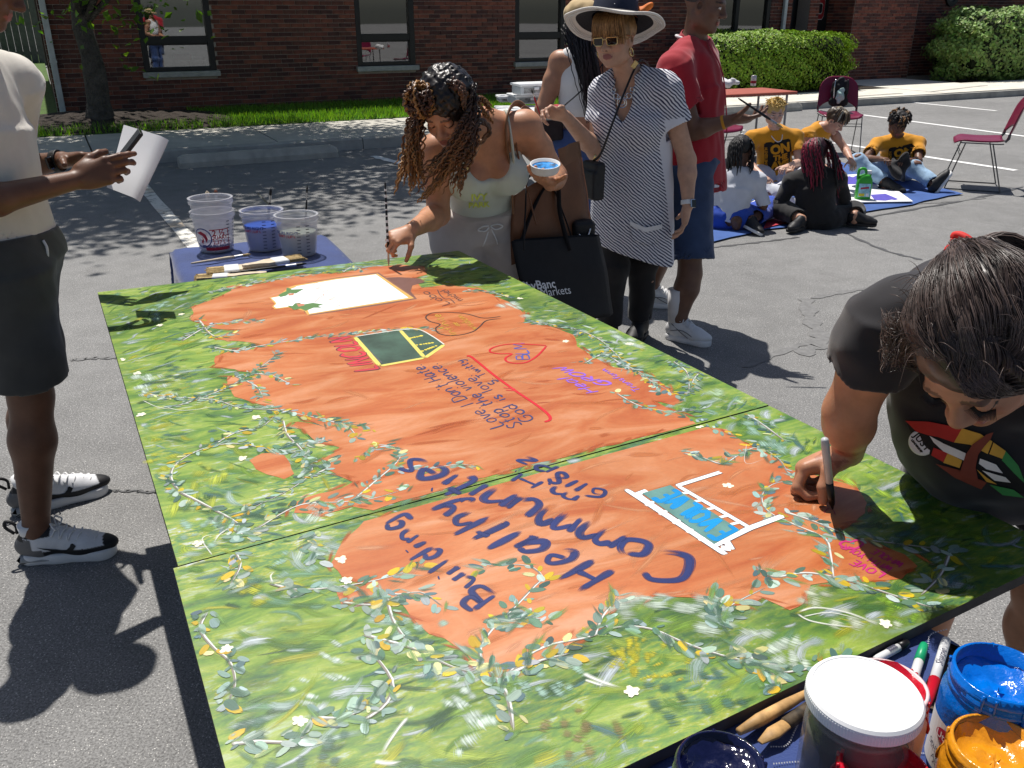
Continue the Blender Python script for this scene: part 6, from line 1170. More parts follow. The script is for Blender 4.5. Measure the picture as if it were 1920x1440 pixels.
# ---- whole figures from joints
def axes(J):
    lat = nrm(V(J['shR'])-V(J['shL'])); up = nrm(V(J['neck'])-V(J['pelvis'])); fr = nrm(np.cross(up, lat)); lat = np.cross(fr, up); return np.stack([lat, fr, up], 1)
def bodysolid(J, g=1., fem=False, bust=0., arm=1., leg=1., legs=True, head=True, hs=1., hk={}, k=.03):
    S = Solid(); R = axes(J); pv, nk = V(J['pelvis']), V(J['neck']); T = nk-pv; S.ell(pv+T*.66, V(.150*g, .100*g, .17*np.linalg.norm(T)/.5), R, k); S.ell(pv+T*.33, V(.128*g, .092*g, .15), R, k); S.ell(pv, V(.158*g, .112*g, .12), R, k); S.cap(J['shR'], J['shL'], .052*arm, None, k)
    S.cap(nk-R[:, 2]*.03, V(J['head'][0])-J['head'][1]@V(0, .018, .05)*hs, .056*(.92 if fem else 1.05), .050*(.9 if fem else 1.08), .03); S.cap(nk-R[:, 2]*.01, V(J['shR'])+V(0, 0, .0), .05, .04, .04); S.cap(nk-R[:, 2]*.01, V(J['shL']), .05, .04, .04)
    if bust:
        for x in (-1, 1): S.ell(pv+T*.60+R@V(x*.075, .085, 0), V(.068, .062, .068)*bust, R, .03)
    for sd in 'RL':
        limb(S, J['sh'+sd], J['el'+sd], .054*arm, .049*arm, .040*arm, .025); limb(S, J['el'+sd], J['wr'+sd], .041*arm, .041*arm, .026*arm**.5, .02, .3)
        if legs: limb(S, J['hip'+sd], J['kn'+sd], .086*leg, .078*leg, .056*leg, .03); limb(S, J['kn'+sd], J['an'+sd], .056*leg, .060*leg, .036*leg**.5, .03, .32); S.cap(J['an'+sd], V(J['an'+sd])-V(0, 0, .04), .036, .034, .02)
    if head: head_solid(S, J['head'][0], J['head'][1], hs, **hk)
    return S, R
def tee(J, R, g=1., t=.016, hem=.0, sleeve=.55, slr=.075, neckr=.068, flare=1.08, seed=1, fold=.0035, ftone=(.4, .4, 1.2), arm=1., bust=0., vneck=0., hemdir=None, body_r=(.158, .112), drop=.0):
    S = Solid(); pv, nk = V(J['pelvis']), V(J['neck']); T = nk-pv; up = R[:, 2]; hp = pv+up*hem
    S.ell(pv+T*.68, V(.152*g+t, .100*g+t, .18*np.linalg.norm(T)/.5), R, .04); S.cap(V(J['shR'])-up*.0, V(J['shL'])-up*.0, .050*arm+t*.8, None, .05); S.ec(hp, pv+T*.62, R[:, 0], ((body_r[0]*g+t)*flare, (body_r[1]*g+t)*flare), (.146*g+t, .102*g+t), .05)
    for sd in 'RL': S.cap(nk-up*.015, V(J['sh'+sd]), .056+t*.5, .046*arm+t*.6, .04)
    if bust:
        for x in (-1, 1): S.ell(pv+T*.60+R@V(x*.075, .085, 0), V(.068, .066, .068)*bust+t*.6, R, .05)
    for sd in 'RL':
        a, b = V(J['sh'+sd]), V(J['el'+sd]); e = a+(b-a)*sleeve; S.ec(a, e, R[:, 1], (slr*arm*.86, slr*arm*.86), (slr*arm, slr*arm*.95), .04)
    S.noise(fold, 24, seed, ftone); S.noise(fold*.5, 55, seed+3, ftone)
    for sd in 'RL':
        a, b = V(J['sh'+sd]), V(J['el'+sd]); d = nrm(b-a); e = a+(b-a)*sleeve; S.ec(e-d*.05, e+d*.06, R[:, 1], (slr*arm-.012,)*2, (slr*arm-.006,)*2, .0, True)
    S.ec(hp-up*.08, hp+up*.05, R[:, 0], ((body_r[0]*g+t)*flare-.008, (body_r[1]*g+t)*flare-.008), ((body_r[0]*g+t)*flare-.012, (body_r[1]*g+t)*flare-.012), 0, True)
    S.plane(hp+up*.0, -(up if hemdir is None else nrm(hemdir)))
    hd = V(J['head'][0]); nd = nrm(hd-nk); S.cap(nk+nd*-.005, nk+nd*.2, neckr, neckr*1.2, .006, True)
    if vneck: S.ell(nk+R@V(0, .09, -.02), V(.05, .12, vneck), R, .006, True)
    return S
def trousers(J, R, g=1., t=.02, waist=.10, end=1., lr=(.098, .085), seed=2, fold=.003, leg=1., below=None, belly=1., cut=True):
    """end: fraction along thigh (<=1) or 1+fraction along the shin"""
    S = Solid(); pv = V(J['pelvis']); up = R[:, 2]; S.ell(pv+up*.01, V(.158*g+t, .112*g*belly+t, .125), R, .04); S.ec(pv, pv+up*waist, R[:, 0], (.16*g+t, .115*g*belly+t), (.142*g+t, .108*g*belly+t), .04)
    holes = []
    for sd in 'RL':
        h, kn, an = V(J['hip'+sd]), V(J['kn'+sd]), V(J['an'+sd]); S.cap(h, h+(kn-h)*.1, lr[0]*leg*1.0, None, .04)
        if end <= 1: e = h+(kn-h)*end; S.ec(h, e, R[:, 0], (lr[0]*leg, lr[0]*leg), (lr[1]*leg, lr[1]*leg), .05); holes.append((e, nrm(kn-h), lr[1]*leg))
        else: e = kn+(an-kn)*(end-1); S.cap(h, kn, lr[0]*leg, lr[1]*leg, .05); S.cap(kn, kn, lr[1]*leg, None, .03); S.ec(kn, e, R[:, 0], (lr[1]*leg,)*2, ((lr[2] if len(lr) > 2 else lr[1]*.75)*leg,)*2, .04); holes.append((e, nrm(an-kn), (lr[2] if len(lr) > 2 else lr[1]*.75)*leg))
    S.noise(fold, 22, seed, (.6, .6, 1)); S.noise(fold*.5, 50, seed+2)
    for e, d, r in holes: S.ec(e-d*.05, e+d*.05, R[:, 0], (r-.012,)*2, (r-.007,)*2, 0, True)
    if cut: S.plane(pv+up*waist, up)
    return S
def person(lab, base, group=None): return thing('person', lab, 'person', base, 0, group)
def skincol(skin, face=None, pal=None):
    def f(P):
        c = np.tile(np.array(skin, float), (len(P), 1)); c *= (1+.05*np.sin(P[:, :1]*37+P[:, 2:]*29))
        if face: c = face_paint(P, c, *face['at'], skin, **{k: v for k, v in face.items() if k != 'at'})
        if pal: c = pal(P, c)
        return c
    return f
def hbox(c, r): c = V(c); return (c-r, c+r)
def headfine(J, s=1.): return hbox(V(J['head'][0])+J['head'][1]@V(0, .02, 0), .135*s)
# ================================================================ the people round the mural
M['whitefab'] = clothmat('white jersey', (.72, .71, .72)); M['shoewhite'] = pmat('white leather', (.70, .70, .71), .45, .05, 30, .15, 200, .0008); M['shoeblack'] = pmat('black rubber', (.015, .015, .017), .55, .2, 30); M['shoegrey'] = pmat('grey mesh', (.14, .14, .145), .7, .15, 200); M['lace'] = pmat('white lace', (.74, .74, .74), .8); M['airsole'] = pmat('smoky air sole', (.30, .31, .31), .2, .2, 30)
M['silver'] = pmat('silver metal', (.6, .6, .62), .22, .05, 20, metal=1.)
def pxlay(bv, pxs, f, off=.003, sub=5.):
    """lay a flat shape on a surface, seen along the photograph's lines of sight"""
    v_, f_ = subdiv_tris(np.array([(x, -y, 0.) for x, y in pxs]), f, sub); out = []; ok = []
    for x, y, _ in v_:
        r_ = nrm(ray(x, -y)); h_, n_, i_, d_ = bv.ray_cast(Vector((0, 0, CAMH)), Vector(r_), 12.); ok.append(h_ is not None); out.append(np.array(h_)+(np.array(n_)*.5-r_*.5)*off*1.3 if h_ is not None else (0, 0, 0))
    return out, [k for k in f_ if all(ok[i] for i in k)]
def ground(p, z=0.): return V(p[0], p[1], z)
# ---------- man in cream tee and charcoal shorts with a phone
def man_left():
    t = person('man in cream tee and charcoal shorts looking at a phone beside the mural', (-1.45, 2.45, 0))
    heelN, toeN = at(38, 1052), at(228, 1034); heelF, toeF = at(22, 966), at(212, 915); f = nrm((toeN-heelN)+(toeF-heelF)); lat = nrm(np.cross(f, (0, 0, 1)))
    pv = V(-1.445, 2.44, .93); hc = V(-1.37, 2.50, 1.665); HR = frame(V(.84, .16, -.5), V(.5, .1, .85))
    J = dict(pelvis=pv, neck=V(-1.475, 2.47, 1.47), shR=V(-1.485, 2.27, 1.40), shL=V(-1.44, 2.67, 1.40), elR=aty(-80, 392, 2.22), elL=aty(5, 322, 2.80), wrR=aty(140, 338, 2.46), wrL=aty(118, 300, 2.77), hipR=pv+lat*.095-V(0, 0, .02), hipL=pv-lat*.095-V(0, 0, .02), knR=aty(62, 742, 2.36), knL=aty(58, 728, 2.57), anR=aty(84, 985, 2.30), anL=aty(70, 915, 2.50), head=(hc, HR))
    J['anR'] = heelN+nrm(toeN-heelN)*.068+V(0, 0, .105); J['anL'] = heelF+nrm(toeF-heelF)*.068+V(0, 0, .105); J['knR'] = aty(58, 742, 2.36); S, R = bodysolid(J, 1., leg=1.02)
    phc = aty(236, 283, 2.62); dR = nrm(aty(210, 316, 2.50)-J['wrR']); tR = hand(S, J['wrR'], dR, V(.1, .85, -.15), 1, [(10, 22, 14), (20, 38, 24), (30, 48, 28), (38, 52, 30)], 1.06, (0, 22, 14), 0, thumb_out=.45); dL = nrm(aty(190, 292, 2.74)-J['wrL']); tL = hand(S, J['wrL'], dL, V(.1, -.35, -.9), -1, [(5, 10, 8), (12, 16, 10), (20, 22, 12), (30, 30, 15)], 1.04, (0, 10, 10), 3)
    sk = (.135, .062, .036); nail = lambda P, c: c
    M['skin1'] = skinmat('deep brown skin', sk); solid_obj('body', S, .006, M['skin1'], t, [hbox(J['wrR']+dR*.09, .12), hbox(J['wrL']+dL*.09, .12)], .0032, skincol(sk, dict(at=(hc, HR, 1.), closed=True)))
    St = tee(J, R, .98, .018, .035, .66, .084, .066, 1.02, 5, .0022, (1.1, 1.1, .5)); M['cream'] = clothmat('cream cotton', (.66, .62, .55), var=.05); solid_obj('shirt', St, .0065, M['cream'], t)
    Sh = trousers(J, R, 1.02, .020, .07, .86, (.108, .112), 4, .003); M['charcoal'] = clothmat('charcoal cotton', (.05, .05, .047), var=.12); sh = solid_obj('shorts', Sh, .0065, M['charcoal'], t)
    wobj(MB().tube(spline([pv+R@V(.02, .14, .05), pv+R@V(.025, .15, .03), pv+R@V(.03, .148, .0)], 8), .004, 6), 'drawstring', M['lace'], t)
    S = Solid(); S.cap(hc+HR@V(0, -.02, .03), hc+HR@V(0, -.0, .05), .095, .09, .02); S.ell(hc+HR@V(0, .075, -.01), V(.07, .05, .075), HR, .01, True); S.plane(hc+HR@V(0, 0, -.03), -HR[:, 2]); S.noise(.002, 120, 3); M['blackhair'] = hairmat('black hair', .6); solid_obj('hair', S, .006, M['blackhair'], t, col=lambda P: np.tile((.008, .007, .007), (len(P), 1)))
    S = Solid(); wd = nrm(J['wrL']-J['elL']); wc = J['wrL']-wd*.02; S.ec(wc-wd*.012, wc+wd*.012, (0, 0, 1), (.034, .031), (.034, .031), .002); S.ec(wc-wd*.02, wc+wd*.02, (0, 0, 1), (.0295, .027), (.0295, .027), 0, True); solid_obj('watch_strap', S, .0028, M['shoeblack'], t); wb = MB().box(wc+nrm(np.cross(wd, (0, 0, 1)))*.034, (.016, .006, .019), frame(wd), bev=.003); wobj(wb, 'watch_case', M['screen'], t, False)
    def colf(W_, R_, heel, q):
        def g(P):
            l = (P-heel)@R_; x, y, z = l.T; y = y/q; c = np.tile((.66, .67, .70), (len(P), 1)).astype(float); blk = (y > .255-.25*np.maximum(0, z-.04)) | ((z < .050) & (y > .085)) | ((z > .085) & (y < .035)) | ((z > .098) & (y < .11)); c[blk] = (.016, .016, .018); gry = ((y < .055) & (z < .095) & ~blk) | ((z < .058) & (y <= .085)); c[gry] = (.13, .13, .135); return c
        return g
    M['shoepaint'] = pmat('shoe panels', (1, 1, 1), .55, .06, 60, .2, 300, .0008, attr=True)
    for h_, t_, nm in ((heelN, toeN, 'near'), (heelF, toeF, 'far')):
        o, W_, R_, q = shoe(t, h_, t_, mats=(M['shoepaint'], M['shoewhite']), colf=colf, sole_h=.034); bv = bvh_of(o)
        wobj(MB().box(W_(0, .055*q, .017), (.041, .055*q, .0155), R_, bev=.015), 'air_sole', M['airsole'], o)
        wobj(MB().tube(spline([W_(.0, .004, .10), W_(0, -.018, .125), W_(0, -.012, .145), W_(0, .012, .13), W_(0, .012, .10)], 14), .005, 6), 'pull_tab', M['shoeblack'], o)
        lm = MB()
        for k in range(6):
            y0 = .115+.021*k; z0 = .108-.0088*k; lm.tube(spline([W_(.034, y0*q, z0-.012), W_(.012, (y0+.012)*q, z0+.007), W_(-.034, (y0+.02)*q, z0-.018)], 8), .0028, 5); lm.tube(spline([W_(-.034, y0*q, z0-.012), W_(-.012, (y0+.012)*q, z0+.009), W_(.034, (y0+.02)*q, z0-.018)], 8), .0028, 5)
        for sx in (-1, 1): lm.tube(spline([W_(0, .125*q, .112), W_(sx*.02, .115*q, .135), W_(sx*.035, .13*q, .12), W_(sx*.012, .13*q, .112)], 12), .0026, 5)
        wobj(lm, 'laces', M['lace'], o)
        sw = [(-.075, .012), (-.06, -.006), (-.045, -.016), (-.02, -.018), (.02, -.004), (.075, .024), (.02, .006), (-.015, -.004), (-.035, -.002), (-.05, .01), (-.055, .02), (-.062, .022)]
        for sx in (1, -1):
            pts = [(a*sx*-1*.75, b*.8, 0) for a, b in sw]; v_, f_ = decal(pts, [tuple(range(len(pts)))], W_(sx*.045, .125*q, .052), R_[:, 1]*sx, R_[:, 2], bv, .0025, .012, .03)
            if len(f_): wobj(MB().add(v_, f_), 'swoosh_mark', M['shoeblack'], o)
        wobj(MB().tube([W_(0, .055*q, .095), W_(0, .052*q, .135)], [.036, .037], 16), 'sock', M['lace'], t)
    # what he holds
    R_ = frame(nrm(aty(250, 262, 2.63)-aty(217, 305, 2.61)), V(-.66, -.36, .62)); ph = thing('mobile_phone', 'black mobile phone held up by the man in the cream tee', 'phone', phc); MB().box((0, 0, 0), (.037, .075, .0055), R_, bev=.004).build('phone_body', M['shoeblack'], ph); MB().box((0, 0, .0058), (.034, .072, .0006), R_, bev=.0004).build('phone_screen', M['screen'], ph)
    pts = [(232, 234), (315, 259), (262, 376), (200, 352)]; q = [aty(x, y, Y) for (x, y), Y in zip(pts, (2.84, 2.86, 2.68, 2.66))]; pc = sum(q)/4; pp = thing('folded_paper', 'folded white sheets of paper held behind the phone', 'paper', pc); nn = nrm(np.cross(q[1]-q[0], q[3]-q[0])); n = 12
    for off, nm, sh_ in ((0, 'sheet', 0), (.006, 'sheet', .02)):
        v = []; f = []
        for s_ in (0, 1):
            for i in range(n+1):
                for j in range(n+1): a, b = i/n, j/n; p = (q[0]*(1-a)+q[1]*a)*(1-b)+(q[3]*(1-a)+q[2]*a)*b+(q[1]-q[0])*sh_*(1-b)*.6+(q[0]-q[3])*sh_; v.append(p-pc+nn*(off+s_*.0008+.02*max(0, a-.75)**2*8+.003*math.sin(b*5)))
        k = (n+1)**2
        for i in range(n):
            for j in range(n): a = i*(n+1)+j; f += [(a, a+n+1, a+n+2, a+1), (k+a, k+a+1, k+a+n+2, k+a+n+1)]
        MB().add(v, f).build(nm, M['paper'], pp, smooth=True)
    return t
man_left()

# ---------- woman leaning over the far end, mint tank, twisted braids
def woman_braids():
    t = person('woman in mint tank top with long golden brown twists leaning over the mural to paint', (-.1, 3.55, 0)); pv = aty(905, 412, 3.52)
    hc = aty(840, 208, 3.10); HR = frame(V(-.30, -.80, -.52), V(-.2, -.35, .9)); hs = .98
    J = dict(pelvis=pv, neck=aty(905, 228, 3.30), shR=aty(818, 282, 3.29), shL=aty(985, 238, 3.34), elR=aty(822, 402, 3.30), elL=aty(1042, 330, 3.50), wrR=aty(768, 457, 3.16), wrL=aty(1032, 345, 3.26), hipR=pv+V(-.1, .0, -.03), hipL=pv+V(.1, .03, -.03), knR=V(-.2, 3.48, .42), knL=V(.02, 3.56, .42), anR=V(-.2, 3.6, .09), anL=V(.03, 3.66, .09), head=(hc, HR))
    S, R = bodysolid(J, .98, True, 1.12, 1.05, hs=hs, hk=dict(nose=1.1)); bt = aty(728, 500, 3.09); bt = at(729, 499, ZM+.004); btop = aty(722, 342, bt[1]+.02)
    grip = bt+(btop-bt)*.24; dR = nrm(aty(735, 470, 3.10)-aty(772, 452, 3.16)); nR = nrm(V(-.45, .1, -.75)); S, R = bodysolid({**J, 'wrR': grip-dR*.088-nR*.030}, .98, True, 1.12, 1.05, hs=hs, hk=dict(nose=1.1)); J['wrR'] = grip-dR*.088-nR*.030; tR = hand(S, J['wrR'], dR, nR, 1, [(50, 60, 35), (58, 70, 40), (65, 75, 40), (70, 80, 40)], .92, (0, 35, 20), fat=.95)
    cupc = aty(1022, 316, 3.15); dL = nrm(cupc-V(0, 0, .02)-J['wrL']); tL = hand(S, J['wrL'], dL+V(-.3, 0, 0), V(.0, -.1, 1.), -1, [(6, 8, 12), (6, 10, 12), (8, 12, 12), (12, 12, 15)], .92, (0, -5, 10), 8, fat=.95)
    sk = (.48, .235, .135); M['skin2'] = skinmat('warm brown skin', sk)
    solid_obj('body', S, .006, M['skin2'], t, [headfine(J), hbox(J['wrR']+dR*.06, .10), hbox(J['wrL']+dL*.07, .115)], .003, skincol(sk, dict(at=(hc, HR, hs), closed=True, lip=(.33, .10, .08))))
    # tank top: snug, scooped
    T = V(J['neck'])-pv; Sk = Solid(); Sk.ell(pv+T*.62, V(.152, .106, .15), R, .03); Sk.ell(pv+T*.36, V(.134, .099, .15), R, .03); Sk.ell(pv+T*.12, V(.150, .108, .10), R, .03)
    for x in (-1, 1): Sk.ell(pv+T*.60+R@V(x*.075, .085, 0), V(.083, .076, .080), R, .035)
    Sk.noise(.0012, 40, 2, (.3, .3, 1.5)); Sk.plane(pv+T*.76, R[:, 2]*1+R[:, 1]*-.25); Sk.ell(pv+T*.87+R@V(0, .12, 0), V(.088, .14, .105), R, .01, True)
    Sk.plane(pv+T*.16, -R[:, 2]); m, nt, b = _mat('mint ribbed knit'); v = _coord(nt); wv = nt.nodes.new('ShaderNodeTexWave'); wv.inputs['Scale'].default_value = 70; wv.bands_direction = 'X'; nt.links.new(v, wv.inputs['Vector']); b.inputs['Base Color'].default_value = (.62, .68, .60, 1); b.inputs['Roughness'].default_value = .85; _bump(nt, b, wv.outputs[0], .5, .003); M['mint'] = m
    tank = solid_obj('tank_top', Sk, .0055, m, t)
    for x in (1, -1):
        a = pv+T*.66+R@V(x*.095, .105, 0); bb = V(J['sh' + ('R' if x > 0 else 'L')])*.55+V(J['neck'])*.45+R[:, 2]*.045; c_ = pv+T*.7+R@V(x*.095, -.10, 0); wobj(MB().tube(spline([a, a*.5+bb*.5+R[:, 1]*.035, bb, bb*.5+c_*.5-R[:, 1]*.02, c_], 20), .015, 8, flat=.32, up=R[:, 0]), 'shoulder_strap', m, t)
    bv = bvh_of(tank); M['limeprint'] = pmat('lime print', (.62, .72, .10), .6)
    for tx, dy, sz in (('IVY', 0, 21), ('PARK', 14, 16)):
        v_, f_ = text_mesh(tx, sz, bold=.5); v_, f_ = pxlay(bv, [(898+x+.0*y, 370+dy-y*.85-.06*x) for x, y, _ in v_], f_, .003)
        if f_: wobj(MB().add(v_, f_), 'lettering', M['limeprint'], t)
    Sh = trousers(J, R, 1.0, .018, .10, .55, (.112, .115), 9, .0045); M['beige'] = clothmat('stone cotton', (.50, .45, .42), var=.06); solid_obj('shorts', Sh, .006, M['beige'], t)
    wb = pv+R[:, 2]*.075+R@V(0, .125, 0); dm = MB()
    for x in (-1, 1): dm.tube(spline([wb, wb+R@V(x*.03, .015, .015), wb+R@V(x*.05, .01, -.005), wb+R@V(x*.02, .015, -.01), wb], 14), .003, 6); dm.tube(spline([wb, wb+R@V(x*.02, .02, -.05), wb+R@V(x*.03, .012, -.09)], 8), .003, 6)
    wobj(dm, 'drawstring', M['lace'], t)
    for sd, off in (('R', 0), ('L', 0)): h_ = ground(J['an'+sd]+V(.02, .06, 0)); shoe(t, h_, h_+V(-.06, -.24, 0), mats=(M['shoewhite'], M['shoewhite']))
    # hair: dark roots, bun at the brow, long golden twists
    S = Solid(); L = lambda x, y, z: hc+HR@(V(x, y, z)*hs); S.ell(L(0, -.022, .042), V(.098, .110, .108), HR, .02); S.ell(L(0, .098, -.045), V(.064, .07, .088), HR, .012, True); S.plane(L(0, .02, -.06), nrm(HR@V(0, .5, -1))); S.noise(.003, 160, 2); S.noise(.002, 300, 5); M['twist'] = hairmat('brown twists', .4)
    solid_obj('hair', S, .0048, M['twist'], t, col=lambda P: np.tile((.012, .008, .007), (len(P), 1))*(1+.5*np.sin(P[:, :1]*310)*np.cos(P[:, 2:]*270)))
    mb = MB(); dk, md, gd = V(.014, .008, .007), V(.075, .030, .015), V(.36, .17, .045)
    bc = L(.045, .075, .10)
    for i in range(26):                                  # bun of coiled twists
        a0 = rng.random()*6.28; nn = nrm(rng.normal(size=3)); u = nrm(np.cross(nn, V(0, 0, 1))); w_ = np.cross(nn, u); th = np.linspace(0, 5.5, 46); rr = .022+.036*rng.random(); p = bc+rr*(np.outer(np.cos(th+a0), u)+np.outer(np.sin(th+a0), w_))+np.outer(np.linspace(-.015, .015, 46), nn); c0 = md*(.5+rng.random()) if rng.random() < .6 else gd*(.5+.6*rng.random()); mb.tube(helix(p, .004, 16), .0048, 5, np.tile(c0, (46, 1)))
    def strand(a, m1, b, th=.0036, gold=1.):
        Lg = np.linalg.norm(b-a)*1.15; k = max(16, int(Lg/.0062)); p = spline([a, m1, b], k); w_ = np.linspace(0, 1, k)[:, None]; g = np.clip((w_-.35)/.65, 0, 1)*gold; var = .7+.6*rng.random(); c = (dk*(1-np.clip(w_*3, 0, 1))+md*np.clip(w_*3, 0, 1))*(1-g)*var+gd*g*var; p = helix(p, .0033*(.6+.8*rng.random()), Lg/(.018+.012*rng.random()), rng.random()*6); r = th*(.75+.5*rng.random())*np.concatenate([np.ones(k-5), [.9, .8, .65, .45, .2]]); mb.tube(p, r, 5, c)
    for i in range(54):                                  # behind the cheek on the far side
        a = aty(784+rng.random()*24, 168+rng.random()*45, 3.10+.05*rng.random()); ex = 738+rng.random()*62; ey = 300+rng.random()*62+(ex < 775)*28*rng.random(); e = aty(ex, ey, 3.0+.10*rng.random()); strand(a, aty((a_ := 776+rng.normal(0, 9)), 245+rng.normal(0, 12), 3.02+.1*rng.random()), e, gold=.8)
    for i in range(72):                                  # falling forward from the near side, across the chest
        a = aty(868+rng.random()*34, 150+rng.random()*95, 3.03+.05*rng.random()); ex = 776+rng.random()*88; ey = 300+rng.random()*70+(ex < 800)*15; e = aty(ex, ey, 2.95+.10*rng.random()); strand(a, aty(866+(ex-800)*.18+rng.normal(0, 8), 262+rng.normal(0, 10), 2.97+.05*rng.random()), e, gold=.65*rng.random()**.6)
    for i in range(14):                                  # roots over the dark crown
        fr = rng.random(); a = L(-.05+.1*rng.random(), -.02+.05*rng.random(), .135); e = L(-.095, -.02+.08*rng.random(), .02+.05*rng.random()); strand(a, L(-.085, .0+.04*rng.random(), .105), e, .0055, .15)
    for i in range(16): a = L(-.06-.03*rng.random(), -.03+.03*rng.random(), .05*rng.random()); e = aty(888+rng.random()*42, 195+rng.random()*40, 3.22+.08*rng.random()); strand(a, a*.5+e*.5+V(0, 0, .03), e, gold=.5)
    for i in range(3): strand(L(-.085, -.01, -.02), aty(918, 240+5*i, 3.17), aty(885-8*i, 282+4*i, 3.13), .0055, .5)
    strand(aty(878, 205, 3.0), aty(855, 245, 2.97), aty(822, 315, 2.96), .0045, .2)
    wobj(mb, 'twists', M['twist'], t)
    nk = MB(); p = spline([aty(862, 245, 3.17), aty(868, 285, 3.12), aty(876, 312, 3.13), aty(895, 285, 3.16), aty(915, 240, 3.25)], 40); nk.tube(p, .0012, 4); nk.box(aty(876, 315, 3.125), (.005, .002, .009), R); wobj(nk, 'necklace', M['gold'], t, False)
    br = MB(); wd = nrm(J['wrL']-J['elL'])
    sb = thing('paint_brush', 'long thin brush held upright on the mural by the leaning woman', 'brush', bt); d = btop-bt; MB().tube([d*.0, d*.06, d*.1], [.001, .004, .0038], 8).build('bristles', M['rawwood'], sb); MB().tube([d*.1, d*.22], [.0036, .0036], 8).build('ferrule', M['ferrule'], sb); MB().tube([d*.22, d*.4, d*1.], [.0042, .0044, .0030], 8).build('handle', M['blackpaint'], sb, smooth=True)
    pm = MB()
    for k in range(9): pm.tube([d*(.3+.075*k), d*(.315+.075*k+.02*rng.random())], .0046, 8)
    pm.build('chipped_band', M['plas_white'], sb)
    cp = thing('paint_cup', 'shallow white plastic lid of blue paint held in the palm', 'cup', cupc-V(0, 0, .012)); RU = rotm((1, 0, 0), 12); MB().lathe([(0, 0), (.045, 0), (.050, .008), (.052, .026), (.054, .028), (.054, .031), (.0505, .031), (.048, .010), (0, .008)], R=RU, n=40).build('cup_body', M['plas_white'], cp, smooth=True); MB().lathe([(0, .018), (.035, .0185), (.0495, .020)], R=RU, n=30).build('paint', pmat('streaky blue paint', (.03, .22, .55), .2, .9, 40), cp)
    return t, J, R
_, JB, RB = woman_braids()

